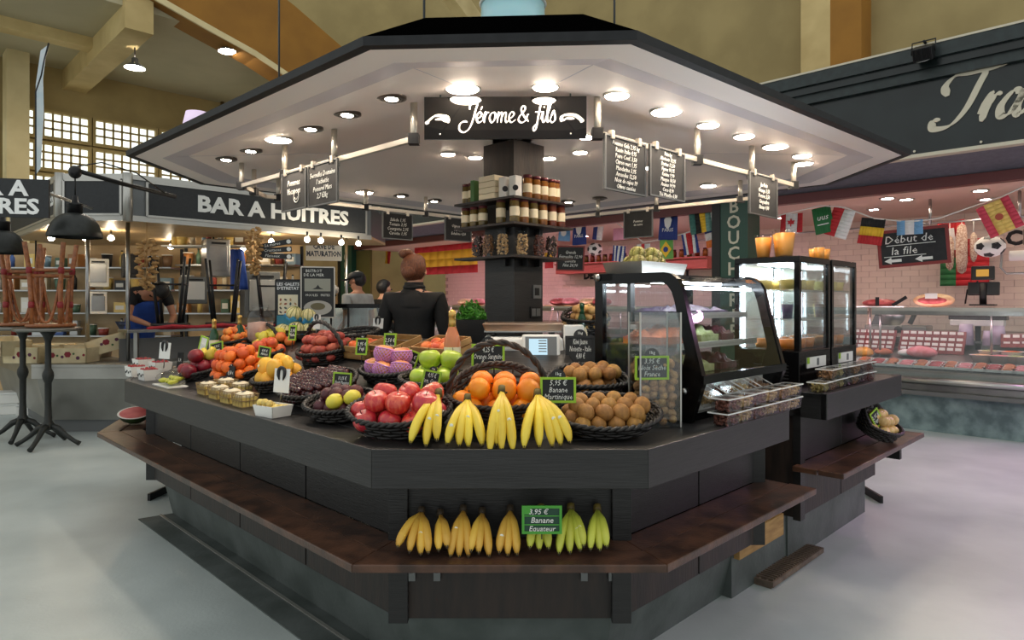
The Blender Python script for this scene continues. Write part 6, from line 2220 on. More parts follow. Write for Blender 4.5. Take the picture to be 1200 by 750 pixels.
# ---------------------------------------------------------------- butcher stalls on the line x + y = 11.68
MBt = T(5.84, 5.84, 0, rz=-PI / 4)
def bl(px, py, d):
    u, v = uv(px, py)
    Y = (11.68 + 1.41421 * d) / (1 + u)
    return ((u * Y - Y) / 1.41421, d, CAMH + v * Y)
mat('marble_green', (24, 33, 33), 0.25, col2=(13, 20, 20), scale=3, detail=8)
mat('moulding_green', (36, 48, 48), 0.4, col2=(25, 34, 34), scale=12)
mat('gold_cream', (206, 198, 176), 0.4)
mat('awning_grey', (96, 100, 110), 0.6, col2=(84, 88, 98), scale=20)
mat('trim_red', (96, 32, 32), 0.4)
mat('granite', (136, 156, 158), 0.35, col2=(82, 100, 104), scale=6, detail=10, bump=.05)
mat('butcher_ceiling', (222, 194, 178), 0.6)
mat('tile_cream', (240, 222, 206), 0.3, rnd=.05)
mat('grout', (196, 172, 160), 0.7)
mat('column_green', (20, 66, 50), 0.35)
mat('meat_pink', (222, 150, 156), 0.4, col2=(204, 112, 118), scale=14)
mat('meat_red', (150, 40, 46), 0.4, col2=(190, 90, 90), scale=16)
mat('sausage', (206, 130, 90), 0.4, col2=(186, 104, 66), scale=16, rnd=.15)
mat('ham_fat', (228, 196, 156), 0.5, col2=(200, 150, 110), scale=10)
mat('salami', (206, 190, 170), 0.7, col2=(150, 110, 96), scale=60)
mat('shelf_terracotta', (176, 92, 78), 0.5)

bf = thing('butcher_fascia', 'dark green marble fascia with cream script lettering Tra at the right', 'fascia', MBt)
MB().box(-13.4, 1.6, -.62, -.5, 2.90, 3.62).build('marble_band', 'marble_green', bf)
MB().box(-13.4, 1.6, -.68, -.5, 3.62, 3.72).build('moulding', 'moulding_green', bf)
MB().box(-13.4, 1.6, -.72, -.5, 3.72, 3.80).build('moulding', 'marble_green', bf)
MB().box(-13.4, 1.6, -.76, -.5, 3.80, 3.93).build('moulding', 'moulding_green', bf)
MB().box(-13.4, 1.6, -.77, -.5, 3.93, 3.95).build('top_edge', 'gold_cream', bf)
MB().box(-13.4, 1.6, -.64, -.5, 2.865, 2.90).build('bottom_edge', 'gold_cream', bf)
tx = MB()
p = bl(1098, 151, -.62)
xe = script_text(tx, 'Tra', .25, p[0], p[2], -.622, sh=.22, thick=.16, thin=.2, nib=.5, th=.012)
tx.build('script_lettering', 'gold_cream', bf)
for px, py in ((1072, 171), (1150, 160), (1000, 172)):
    p = bl(px, py, -.62)
    MB().lathe([(.0001, 0), (.012, 0), (.012, .01)], 10, T(p[0], -.63, 2.93, rx=PI / 2)).build('screw', 'gold_cream', bf)
aw = thing('butcher_awning', 'grey sloping awning panel with dark red trim below the marble fascia', 'awning', MBt)
MB().hexa([(-13.4, -.52, 2.865), (1.6, -.52, 2.865), (1.6, .02, 2.74), (-13.4, .02, 2.74)], [(-13.4, -.52, 2.89), (1.6, -.52, 2.89), (1.6, .02, 2.78), (-13.4, .02, 2.78)]).build('awning_panel', 'awning_grey', aw)
MB().box(-13.4, 1.6, .0, .12, 2.63, 2.74).build('red_trim', 'trim_red', aw)
# floodlight on the fascia
p = bl(1082, 62, -.85)
fl_ = thing('flood_light', 'black floodlight mounted on the marble fascia', 'lamp', MBt @ T(*p))
MB().box(-.085, .085, -.05, .07, -.07, .06).build('housing', 'black_metal', fl_, T(rx=.5), bevel=.008)
MB().lathe([(.0001, 0), (.06, 0), (.06, .006)], 18, T(0, -.01, -.078, rx=.5)).build('lens', 'steel', fl_)
for i in range(5):
    MB().box(-.075 + i * .035, -.068 + i * .035, -.06, -.05, -.05, .05).build('cooling_fin', 'black_metal', fl_, T(rx=.5))
MB().tube([(-.1, 0, 0), (-.1, .02, .12), (.1, .02, .12), (.1, 0, 0)], .008, 6).build('yoke', 'black_metal', fl_)
MB().tube([(0, .02, .12), (0, .2, .12)], .014, 6).build('stem', 'black_metal', fl_)
# ceiling, back wall with tiles
struct(MB().box(-13.4, 1.6, .12, 3.0, 2.64, 2.70).build('ceiling_1', 'butcher_ceiling', None, MBt), 'pink beige ceiling of the butcher stalls')
wl = struct(MB().box(-13.4, 1.6, 2.72, 2.9, 0, 2.70).build('wall_2', 'grout', None, MBt), 'tiled back wall of the butcher stalls')
tile_me = MB().box(-.108, .108, -.012, 0, -.041, .041).mesh('tile', 'tile_cream')
# tiles seen large at the right: one by one, the rest joined
cnt = 0
rest = MB()
for r_ in range(19):
    z = 1.06 + r_ * .086
    a = -13.3 + (.112 if r_ % 2 else 0)
    while a < 1.5:
        near = -4.0 < a < -.42 and z > 1.16
        if near and cnt < 299:
            obj('tile', tile_me, wl, T(a, 2.72, z)); cnt += 1
        else:
            rest.box(a - .108, a + .108, 2.708, 2.72, z - .041, z + .041)
        a += .222
o = rest.build('tile_field', 'tile_cream', wl); o['kind'] = 'stuff'
# green lettered columns
def green_column(px0, px1, label, zt, step, size):
    p0, p1 = bl(px0, 300, 0), bl(px1, 300, 0)
    c = (p0[0] + p1[0]) / 2
    w = p1[0] - p0[0]
    t = thing('lettered_column', label, 'column', MBt @ T(c, -.02, 0))
    MB().box(-w / 2, w / 2, 0, .35, 0, 2.865).build('column_shaft', 'column_green', t)
    MB().box(-w / 2 - .12, -w / 2, -.01, .3, 0, 2.865).build('edge_post', 'black_metal', t)
    for k, ch in enumerate('BOUCHERIE'):
        letter(t, ch, size, 'gold_cream', 0, -.003, zt - k * step, offset=.004, extrude=.003, name='letter')
green_column(845, 877, 'dark green column with vertical cream letters right of the flags', 2.66, .205, .24)
green_column(400, 413, 'dark green lettered column far behind the customers', 2.66, .2, .22)
gw = bl(424, 300, .1)
tag(MB().box(-.35, .35, 0, .05, 0, 2.6).build('olive_panel', flat(92, 84, 40, .4), None, MBt @ T(*gw[:2], 0)), 'olive tinted panel beside the far green column', 'panel')

# counters
emitmat('lamp_meat', (255, 204, 214), 14)
def meat_counter(a0, a1, label):
    t = thing('meat_counter', label, 'display counter', MBt)
    MB().box(a0, a1, .10, .95, 0, .40).build('granite_plinth', 'granite', t)
    MB().box(a0, a1, -.03, .95, .40, .445).build('lower_bumper', 'grey_metal', t)
    MB().box(a0, a1, .02, .95, .445, .53).build('steel_front', 'steel', t, bevel=.006)
    MB().tube([(a0, -.01, .555), (a1, -.01, .555)], .035, 10).build('bumper_rail', 'steel', t)
    MB().hexa([(a0, .05, .58), (a1, .05, .58), (a1, .95, .58), (a0, .95, .58)], [(a0, .05, .66), (a1, .05, .66), (a1, .95, .86), (a0, .95, .86)]).build('tray_deck', 'brushed_steel', t)
    MB().hexa([(a0, .03, .60), (a1, .03, .60), (a1, .038, .60), (a0, .038, .60)], [(a0, .30, 1.26), (a1, .30, 1.26), (a1, .308, 1.26), (a0, .308, 1.26)]).build('front_glass', 'shop_glass', t)
    MB().box(a0, a1, .30, .80, 1.335, 1.347).build('top_glass', 'shop_glass', t)
    MB().box(a0, a1, .29, .34, 1.262, 1.31).build('steel_edge', 'steel', t)
    MB().box(a0, a1, .295, .31, 1.30, 1.348).build('glass_edge', 'aluminium', t)
    for a_ in (a0 + .03, (a0 + a1) / 2, a1 - .03):
        MB().cyl((a_, .5, .75), (a_, .5, 1.335), .012, n=8).build('stanchion', 'steel', t)
    MB().box(a0 + .05, a1 - .05, .36, .40, 1.285, 1.30).build('pink_tube', 'lamp_meat', t)
    return t
mods = [(-13.2, -10.3), (-10.25, -7.6), (-7.55, -5.05), (-5.0, -2.6), (-2.55, -.3), (-.25, 1.5)]
nmz = ['farthest meat counter behind the vendor', 'meat counter seen left of the pillar', 'meat counter seen right of the pillar', 'meat counter behind the drink coolers', 'meat counter with hams and white tubs at the right', 'meat counter beyond the right picture edge']
for (a0, a1), n_ in zip(mods, nmz):
    meat_counter(a0, a1, n_)
emitmat('lamp_rose', (255, 186, 210), 300)
# pink round lamps recessed in the ceiling
for k in range(11):
    a_ = -12.6 + k * 1.22
    t = thing('meat_light', 'pink round lamp in the butcher ceiling, %s from the left' % ('first', 'second', 'third', 'fourth', 'fifth', 'sixth', 'seventh', 'eighth', 'ninth', 'tenth', 'eleventh')[k], 'ceiling light', MBt @ T(a_, 1.35, 2.64), 'pink lamps in the butcher ceiling')
    MB().lathe([(.09, .0), (.09, -.008), (.078, -.01)], 24).build('trim_ring', 'aluminium', t)
    MB().lathe([(.0001, -.012), (.078, -.009), (.078, 0)], 24).build('lens', 'lamp_rose' if k < 7 else 'lamp_pink', t)
for k, (px, py) in enumerate(((1040, 226), (1146, 218), (1055, 231))):
    a_ = bl(px, py, .45)[0]
    t = thing('downlight', 'round light in the butcher ceiling, %s' % ('left one', 'right one', 'small one')[k], 'ceiling light', MBt @ T(a_, .45 + .12 * k, 2.64))
    MB().lathe([(.09, .0), (.09, -.008), (.078, -.01)], 24).build('trim_ring', 'aluminium', t)
    MB().lathe([(.0001, -.014), (.078, -.009), (.078, 0)], 24).build('lens', 'lamp_warm', t)
# added spots out of view, throwing a pink tint onto the aisle floor
for k, (a_, an_) in enumerate(((-.6, -.5), (.5, -.62), (1.3, -.8))):
    t = thing('added_pink_spot', 'added pink spot tinting the aisle floor, %s' % ('nearest the picture', 'second', 'farthest right')[k], 'lamp', MBt @ T(a_, -.30, 2.80))
    MB().lathe([(.04, .0), (.05, -.06), (.045, -.062), (.0001, -.05)], 16).build('can', 'black_metal', t)
    l = lamp('added_pink_light', 'SPOT', (0, 0, -.08), 75, (1, .5, .95), t, .08, None, 1.5)
    l.rotation_euler = (an_, 0, 0)

# goods in the counters
def deckz(d):
    return .66 + (d - .05) / .9 * .20
def bput(px, d, z=None):
    u = (px - 600) / 780
    Y = (11.68 + 1.41421 * d) / (1 + u)
    return (u * Y - Y) / 1.41421, d, deckz(d) if z is None else z
FR['sausage'] = (MB().tube([(-.05, 0, 0), (-.03, .012, 0), (.0, .016, .002), (.03, .012, 0), (.05, 0, 0)], [.006, .017, .019, .017, .006], 8).mesh('sausage', 'sausage'), .018)
def meat_tray(px, d, w, kind, label):
    a_, d_, z_ = bput(px, d)
    M_ = MBt @ T(a_, d_, z_ + .012) @ T(rx=.22)
    t = tag(tray(w, .22, .03, .004, .95).build('meat_tray', 'white_plastic', None, M_), 'white tray of %s' % label, 'tray')
    return M_
def nth(i): return ('first', 'second', 'third', 'fourth', 'fifth', 'sixth', 'seventh', 'eighth', 'ninth', 'tenth', 'eleventh', 'twelfth')[i]
for i_, px in enumerate(range(1012, 1200, 17)):
    kind = ('pale sausages', 'red chops', 'orange sausages', 'minced meat')[i_ % 4]
    lb = '%s, %s from the drink coolers' % (kind, nth(i_))
    M_ = meat_tray(px, .2, .17, 's', lb)
    if i_ % 2 == 0:
        for i in range(5):
            put('sausage', M_ @ T(R.uniform(-.01, .01), -.08 + i * .04, .022, rz=R.uniform(-.15, .15)), 'sausage on the tray of ' + lb, 'sausage', 'sausages ' + lb)
    else:
        for i in range(3):
            tag(MB().sphere((0, 0, 0), (.07, .03, .02), 12, 7).build('meat_piece', ('meat_red', 'meat_pink')[i_ // 2 % 2], None, M_ @ T(0, -.065 + i * .06, .02, rz=R.uniform(-.2, .2))), 'piece on the tray of ' + lb, 'meat', 'pieces ' + lb)
for px, d, s_, m_, lb in ((1080, .5, (.17, .11, .10), 'meat_pink', 'large pink cooked ham in the right meat counter'), (1062, .55, (.09, .07, .06), 'paper_white', 'small white cheese left of the pink ham'), (1035, .55, (.1, .08, .06), 'sausage', 'roast meat piece behind the sausages'), (1012, .42, (.11, .10, .09), 'juice_amber', 'orange pâté dome next to the drink cooler')):
    a_, d_, z_ = bput(px, d)
    o = tag(MB().sphere((0, 0, 0), s_, 18, 10, fn=lambda p: Vector((p.x * (1 + .12 * p.z), p.y, p.z * (.9 if p.z > 0 else .5)))).build('cooked_meat', m_, None, MBt @ T(a_, d_, z_ + s_[2] * .55, rz=R.uniform(-.4, .4))), lb, 'meat')
for k, (px, d) in enumerate(((1150, .45), (1172, .45), (1192, .45), (1160, .62), (1186, .62))):
    a_, d_, z_ = bput(px, d)
    t = thing('salad_bowl', 'white salad bowl in the right meat counter, %s' % ('front left', 'front middle', 'front right', 'back left', 'back right')[k], 'bowl', MBt @ T(a_, d_, z_))
    MB().lathe([(.07, 0), (.11, .09), (.115, .09), (.10, .085), (.0001, .07)], 22).build('bowl', 'white_plastic', t)
    MB().sphere((0, 0, .078), (.095, .095, .02), 16, 6).build('salad', ('ham_fat', 'meat_pink', 'lettuce', 'celery', 'carrot_shred')[k], t)
for k, px in enumerate((1112, 1128, 1148, 1166, 1184, 1075, 1045)):
    a_, d_, z_ = bput(px, .12)
    t = thing('price_card', 'small black price card in the meat counter, %s from the right' % ('sixth', 'fifth', 'fourth', 'third', 'second', 'seventh', 'eighth')[k] if px != 1184 else 'small black price card at the right end of the meat counter', 'price card', MBt @ T(a_, .11, z_))
    MB().box(-.05, .05, 0, .004, .0, .055).build('card', 'slate', t, T(rx=-.3))
    letter(t, ('12,90', '9,90', '15,50', '8,90', '11,90', '18,90', '7,50')[k], .028, 'chalk', 0, -.012, .03, res=1)
# rack of packed meat with white labels
rk = thing('pack_rack', 'stepped rack of packed cold cuts in the meat counter', 'rack', MBt)
a_l, a_r = bl(1003, 400, .8)[0], bl(1125, 400, .8)[0]
mat('pack_meat', (112, 44, 48), 0.3, col2=(150, 76, 74), scale=20)
pk_me = MB().box(-.055, .055, -.01, .01, -.04, .04).mesh('pack_film', 'pack_meat')
lb_me = MB().box(-.03, .03, -.013, -.010, .002, .034).mesh('pack_label', 'paper_white')
rows = [(391, .84), (398, .80), (404, .76), (409, .72)]
for r_, (py, d) in enumerate(rows):
    z_ = bl(1060, py, d)[2]
    MB().box(a_l - .05, a_r + .05, d + .012, d + .03, z_ - .06, z_ - .045).build('rack_step', 'steel', rk)
    n = 15
    for i in range(n):
        if i in (6,) : continue
        a_ = a_l + (a_r - a_l) * i / (n - 1)
        t = tag(obj('meat_pack', pk_me, None, MBt @ T(a_, d, z_, rx=-.2)), 'vacuum pack of cold cuts, %s row of the rack' % ('top', 'second', 'third', 'bottom')[r_], 'meat pack', '%s row of packed cold cuts' % ('top', 'second', 'third', 'bottom')[r_])
        obj('pack_label', lb_me, t)
for i in range(6):
    p = bl(1180 + i % 3 * 11, 396 + (i // 3) * 7, .8)
    t = tag(obj('meat_pack', pk_me, None, MBt @ T(*p, rx=-.2)), 'vacuum pack of cold cuts near the right picture edge', 'meat pack', 'packs at the right edge')
    obj('pack_label', lb_me, t)
# slicer
p = bl(1052, 390, 1.25)
sl = thing('meat_slicer', 'grey meat slicer with round blade behind the counter glass', 'slicer', MBt @ T(p[0], p[1], p[2]))
MB().box(-.35, .35, -.15, .2, 0, .10).build('slicer_base', 'brushed_steel', sl, bevel=.02)
MB().lathe([(.0001, 0), (.15, 0), (.15, .02), (.0001, .03)], 28, T(-.05, -.06, .22, rx=PI / 2)).build('blade', 'steel', sl)
MB().hexa([(-.3, -.05, .1), (-.12, -.05, .1), (-.12, .15, .1), (-.3, .15, .1)], [(-.22, -.05, .32), (-.06, -.05, .32), (-.06, .15, .32), (-.22, .15, .32)]).build('blade_guard', 'grey_metal', sl)
MB().lathe([(.0001, 0), (.045, 0), (.04, .04), (.0001, .045)], 18, T(.05, -.15, .05, rx=PI / 2)).build('dial', 'black_plastic', sl)
MB().tube([(.15, -.05, .12), (.22, -.05, .28), (.34, -.05, .30)], .03, 8).build('handle', 'grey_metal', sl)
tag(MB().box(-13.0, 1.2, 1.05, 1.65, 0, .93).box(-13.0, 1.2, 1.02, 1.68, .93, .955).build('work_bench', 'steel', None, MBt), 'long steel work bench behind the meat counters', 'bench')
# cups, counter scale
for k, (px, py, s_) in enumerate(((1132, 404, 1.0), (1170, 404, .9), (1158, 405, .7))):
    p = bl(px, py, .95)
    t = thing('paper_cup', 'stack of pale plastic cups, %s on the meat counter' % ('largest', 'right one', 'smallest')[k], 'cup stack', MBt @ T(*p) @ Matrix.Scale(s_ * 1.15, 4))
    for j in range(3):
        MB().lathe([(.07, .04 * j), (.055, .17 + .02 * j), (.05, .17 + .02 * j), (.0001, .165 + .02 * j)], 20).build('cup', flat(206, 190, 214, .4), t)
p = bl(1145, 382, 1.0)
ss = thing('counter_scale', 'white bar scale behind the meat counter glass', 'scale', MBt @ T(*p))
MB().box(-.26, .26, -.05, .1, .0, .07).build('scale_bar', 'white_plastic', ss, bevel=.01)
MB().box(-.28, .28, -.02, .15, .07, .13).build('scale_top', 'black_plastic', ss, bevel=.006)
MB().cyl((0, .05, -.4), (0, .05, 0), .03, n=10).build('scale_post', 'black_metal', ss)
# on the glass top
zt_ = 1.349
for px, d, kind, lb in ((1031, .55, 0, 'half cured ham with a black clip on the glass top'), (1094, .55, 1, 'large round cured ham with a white tag on the glass top')):
    a_ = bput(px, d, zt_)[0]
    t = thing('cured_ham', lb, 'ham', MBt @ T(a_, d, zt_))
    if kind == 0:
        MB().sphere((0, 0, .05), (.2, .09, .05), 18, 8).build('ham_flesh', 'meat_red', t)
        MB().box(-.28, .28, -.11, .11, 0, .012).build('marble_slab', 'paper_white', t)
        MB().box(-.02, .02, -.1, -.09, .02, .12).build('clip_tag', 'black_plastic', t)
    else:
        MB().sphere((0, 0, .08), (.21, .10, .08), 20, 10).build('ham_rind', 'ham_fat', t)
        MB().sphere((0, -.03, .08), (.17, .085, .055), 18, 8).build('ham_flesh', 'meat_red', t)
        MB().box(-.06, .06, -.11, -.10, .10, .16).build('white_tag', 'paper_white', t)
p = bl(1054, 342, .5)
tag(MB().box(-.09, .09, -.01, .01, -.018, .018).build('knife_handle', 'black_plastic', None, MBt @ T(p[0], p[1], zt_ + .07, ry=-.6)), 'black knife handle sticking up beside the half ham', 'knife')
# till screens
p = bl(1152, 358, .9)
ti = thing('till_screen', 'black till with two screens on a post above the meat counter', 'till', MBt @ T(*p))
MB().cyl((0, 0, 0), (0, 0, .25), .035, n=12).build('post', 'black_metal', ti)
MB().box(-.12, .12, -.08, .08, 0, .015).build('foot', 'black_metal', ti)
MB().box(-.15, .15, -.03, .02, .12, .27).build('main_screen', 'black_plastic', ti, T(rx=-.2), bevel=.008)
MB().box(-.11, .11, -.03, .02, .29, .45).build('customer_screen', 'black_plastic', ti, bevel=.012)
MB().box(-.06, .06, -.032, -.03, .33, .41).build('lit_display', 'screen_amber', ti)
MB().tube([(-.05, .02, .28), (-.16, .05, .18), (-.18, .05, .02)], .008, 6).build('cable', 'black_plastic', ti)

# hanging rail, salamis, paper roll
hr = thing('ceiling_rail', 'steel hanging rail below the butcher ceiling', 'rail', MBt)
z_ = bl(1100, 261, .9)[2]
MB().tube([(-5.2, .9, z_), (.4, .9, z_)], .012, 8).build('rail_bar', 'steel', hr)
for px in (1090, 1195, 985):
    a_ = bl(px, 255, .9)[0]
    MB().cyl((a_, .9, z_ - .02), (a_, .9, 2.64), .016, n=8).build('rail_post', 'steel', hr)
for k, (px, y0, y1, r_) in enumerate(((1113, 276, 317, .045), (1127, 262, 321, .06), (1141, 272, 307, .038))):
    a_ = bl(px, 300, .9)[0]
    zt2, zb = bl(px, y0, .9)[2], bl(px, y1, .9)[2]
    L = zt2 - zb
    t = thing('salami', 'speckled hanging salami, %s of the three' % ('left one', 'longest', 'right one')[k], 'salami', MBt @ T(a_, .9, zt2))
    MB().lathe([(.006, 0), (r_ * .7, -.03), (r_, -L * .25), (r_, -L * .75), (r_ * .7, -L + .03), (.006, -L)], 14).build('salami_body', 'salami', t)
    MB().cyl((0, 0, 0), (0, 0, z_ - zt2), .004, n=6).build('string', 'paper_white', t)
p = bl(1186, 302, .6)
pr_ = thing('paper_roll', 'white paper roll in a wire hanger at the right picture edge', 'paper roll', MBt @ T(*p))
MB().cyl((-.02, 0, .02), (.42, 0, .02), .055, n=20).build('roll', 'paper_white', pr_)
MB().tube([(-.08, 0, .2), (-.10, 0, -.1), (-.05, 0, -.17), (.45, 0, -.17)], .012, 8).build('wire_hanger', 'steel', pr_)
# wall lettering
cl = thing('wall_lettering', 'black letters CH on the tiled butcher wall', 'lettering', MBt @ T(*bl(1199, 279, 2.70)))
letter(cl, 'CH', .26, 'cow_black', 0, 0, 0, offset=.012, name='letter')
dl = thing('wall_lettering', 'black letters DE on the pink tiled wall', 'lettering', MBt @ T(*bl(690, 323, 2.70)))
letter(dl, 'DE', .22, 'cow_black', 0, 0, 0, offset=.012, name='letter')
dy = thing('wall_lettering', 'black letters AY on the pink tiled wall', 'lettering', MBt @ T(*bl(801, 319, 2.70)))
letter(dy, 'AY', .24, 'cow_black', 0, 0, 0, offset=.012, name='letter')
# wood shelf with jars on the pink wall
p0, p1 = bl(655, 306, 2.4), bl(832, 303, 2.4)
ws = thing('wall_shelf', 'terracotta wooden shelf on the pink butcher wall', 'shelf', MBt)
zz_ = bl(760, 306, 2.4)[2]
MB().box(p0[0], p1[0], 2.3, 2.72, zz_ - .18, zz_).build('shelf_body', 'shelf_terracotta', ws)
MB().box(p0[0], p1[0], 2.25, 2.72, zz_, zz_ + .03).build('shelf_board', 'shelf_terracotta', ws)
n = 22
for i in range(n):
    a_ = p0[0] + .1 + (p1[0] - p0[0] - .2) * i / (n - 1)
    t = thing('spice_jar', 'small dark jar on the terracotta wall shelf', 'jar', MBt @ T(a_, 2.42, zz_ + .03), 'jars on the terracotta shelf')
    MB().lathe([(.0001, 0), (.045, 0), (.045, .11), (.035, .13)], 12).build('jar_body', ('jar_amber', 'jar_olive', 'jar_redbrown')[i % 3], t)
    MB().lathe([(.04, .13), (.04, .155), (.0001, .156)], 12).build('lid', 'lid_maroon', t)
# hams, meats in the counters seen behind the stall
for k, px in enumerate((560, 545, 655, 668, 690, 705)):
    a_, d_, z_ = bput(px, .55, zt_)
    t = thing('cured_ham', 'cured ham on the far glass top, %s from the left' % ('second', 'first', 'third', 'fourth', 'fifth', 'sixth')[k], 'ham', MBt @ T(a_, d_, z_))
    MB().sphere((0, 0, .07), (.2, .1, .07), 14, 8).build('ham_flesh', ('meat_pink', 'ham_fat', 'meat_red')[k % 3], t)
    MB().box(-.24, .24, -.12, .12, 0, .01).build('board', 'bare_ply', t)

# chalk board pointing to the queue
p = bl(1068, 267, .25)
sb_ = slate_board(MBt @ T(*p) @ T(ry=-.07, rz=.25), .70, .43, [], 'red framed chalkboard reading Début de la file with two arrows', 'red_frame', .035, clips=False)
letter(sb_, 'Début de', .125, 'chalk', -.04, -.002, -.12, shear=.15, res=1)
letter(sb_, 'la file', .125, 'chalk', -.09, -.002, -.25, shear=.15, res=1)
MB().box(-.26, .22, -.003, 0, -.185, -.178).build('underline', 'chalk', sb_)
MB().box(-.29, .12, -.003, 0, -.312, -.305).build('underline', 'chalk', sb_)
for x in (-.2, .1):
    MB().prism([(-.09, 0), (-.02, .038), (-.02, .016), (.08, .016), (.08, -.016), (-.02, -.016), (-.02, -.038)], 0, .003, T(x, 0, -.355, rx=PI / 2)).build('arrow', 'chalk', sb_)
p = bl(669, 288, .25)
slate_board(MBt @ T(*p) @ T(rz=.3, ry=.05), .50, .42, ['Grande', 'Entrecôte 12,90', 'Bavette', 'Filet 24,90'], 'red framed chalkboard right of the jar shelves', 'red_frame', .022, size=.075, clips=False)

# ---------------------------------------------------------------- bunting
def flag(px, py, w, h, d, stripes, label, vert=False, roll=0.0, emblem=None, group=None, lean=0.0):
    """stripes: colours; hangs from its top edge in the plane of the stall front"""
    p = bl(px, py, d)
    t = thing('flag', label, 'flag', MBt @ T(*p) @ T(ry=roll))
    n = len(stripes)
    for i, c in enumerate(stripes):
        mb = MB()
        NN = 8
        for k in range(NN):
            if vert:
                z0, z1 = -h * k / NN, -h * (k + 1) / NN
                xs = (-w / 2 + w * i / n, -w / 2 + w * (i + 1) / n)
                f = lambda x, z: .012 * math.sin(x * 30 + z * 8)
                mb.add([(xs[0], f(xs[0], z0), z0), (xs[1], f(xs[1], z0), z0), (xs[1], f(xs[1], z1), z1), (xs[0], f(xs[0], z1), z1)], [(0, 1, 2, 3)], True)
            else:
                x0, x1 = -w / 2 + w * k / NN, -w / 2 + w * (k + 1) / NN
                zs2 = (-h * i / n, -h * (i + 1) / n)
                f = lambda x, z: .012 * math.sin(x * 30 + z * 8)
                mb.add([(x0, f(x0, zs2[0]), zs2[0]), (x1, f(x1, zs2[0]), zs2[0]), (x1, f(x1, zs2[1]), zs2[1]), (x0, f(x0, zs2[1]), zs2[1])], [(0, 1, 2, 3)], True)
        o = mb.build('stripe', flat(*c, .7), t)
        sd = o.modifiers.new('solid', 'SOLIDIFY'); sd.thickness = .003
    if emblem:
        emblem(t, w, h)
    return t
RED, WHT, YEL, BLK, GRN, BLU, LBL, ORG = (190, 40, 46), (232, 228, 226), (240, 190, 50), (30, 28, 28), (40, 110, 60), (40, 60, 130), (120, 170, 214), (230, 120, 50)
def leaf(t, w, h):
    MB().prism([(0, .5), (.12, .2), (.4, .25), (.3, 0), (.35, -.15), (.06, -.15), (.05, -.4), (-.05, -.4), (-.06, -.15), (-.35, -.15), (-.3, 0), (-.4, .25), (-.12, .2)], 0, .003, T(0, -.016, -h / 2, rx=PI / 2, s=(.12, .12, 1))).build('emblem', flat(*RED, .7), t)
def disc_em(c, r=.06, inner=None):
    def f(t, w, h):
        MB().lathe([(.0001, 0), (r, 0), (r, .003)], 16, T(0, -.016, -h / 2, rx=PI / 2)).build('emblem', flat(*c, .7), t)
        if inner:
            MB().lathe([(.0001, 0), (r * .6, 0), (r * .6, .003)], 14, T(0, -.020, -h / 2, rx=PI / 2)).build('emblem_centre', flat(*inner, .7), t)
    return f
def cross_em(c, k=.16):
    def f(t, w, h):
        MB().box(-w * k / 1.4, w * k / 1.4, -.016, -.013, -h, 0).box(-w / 2, w / 2, -.0165, -.0135, -h / 2 - h * k * .6, -h / 2 + h * k * .6).build('cross', flat(*c, .7), t)
    return f
def swiss(t, w, h):
    MB().box(-w * .10, w * .10, -.018, -.014, -h * .8, -h * .2).box(-w * .3, w * .3, -.0185, -.0145, -h * .5 - w * .10, -h * .5 + w * .10).build('cross', flat(*WHT, .7), t)
def rhomb(t, w, h):
    MB().prism([(-.42, 0), (0, -.42), (.42, 0), (0, .42)], 0, .003, T(0, -.015, -h / 2, rx=PI / 2, s=(w, h, 1))).build('rhombus', flat(*YEL, .7), t)
    MB().lathe([(.0001, 0), (w * .18, 0), (w * .18, .003)], 16, T(0, -.020, -h / 2, rx=PI / 2)).build('disc', flat(*BLU, .7), t)
def script_em(t, w, h):
    letter(t, 'uus', .10, flat(*WHT, .7), 0, -.016, -h * .4, shear=.3, res=1)
    MB().box(-w * .3, w * .3, -.017, -.014, -h * .68, -h * .64).build('sword', flat(*WHT, .7), t)
def paris_em(t, w, h):
    MB().prism([(0, .16), (.07, .05), (.05, -.05), (0, -.1), (-.05, -.05), (-.07, .05)], 0, .003, T(0, -.016, -h * .42, rx=PI / 2, s=(.9, .9, 1))).build('flame_mark', flat(*WHT, .7), t)
    letter(t, 'PARIS', .075, flat(*WHT, .7), 0, -.016, -h * .66, res=1)
K = lambda *a: list(a)
flag(928, 250, .28, .24, .2, [RED, WHT, WHT, RED], 'red and white flag with maple leaf above the drink cooler', True, .05, leaf)
flag(962, 243, .22, .32, .1, [GRN], 'green flag with white script', False, -.15, script_em)
flag(990, 245, .26, .34, .1, [RED, WHT], 'red and white flag hanging slantwise', True, .35)
flag(1024, 256, .26, .30, .1, [BLK, YEL, RED], 'black, yellow and red flag left of the red framed chalkboard', False, .18)
flag(1066, 258, .26, .16, .1, [LBL, WHT, LBL], 'light blue and white flag behind the red framed chalkboard', True, .0)
flag(1114, 259, .28, .44, 1.05, [RED], 'red flag with white cross behind the salamis', False, -.1, swiss)
flag(1162, 237, .30, .34, .05, [(214, 70, 90), (240, 200, 110), (240, 200, 110), (214, 70, 90)], 'slanting red and yellow flag with crest at the right', True, -.4, disc_em((180, 80, 60), .035))
flag(1130, 280, .55, .62, 2.2, [GRN, RED, RED], 'large green and red flag behind the till', True, .0)
flag(662, 263, .26, .28, .3, [LBL, LBL], 'light blue pennant right of the jar shelves', False, .1, disc_em(WHT, .06))
flag(679, 257, .28, .42, .25, [BLU], 'dark blue pennant with white flame mark, smaller left one', False, .0, paris_em)
flag(784, 247, .30, .42, .1, [BLU], 'dark blue pennant with white flame mark, larger right one', False, .05, paris_em)
flag(702, 258, .20, .32, .4, [BLU, WHT], 'small blue and white flag next to the pink pennant', True, .15)
flag(726, 260, .26, .30, .8, [(222, 170, 190)], 'pink pennant between the blue pennants', False, .0)
flag(822, 242, .40, .36, .05, [(70, 120, 110), BLK, YEL, (120, 160, 150), WHT], 'green, black and cream striped flag at the right end of the bunting', True, -.12)
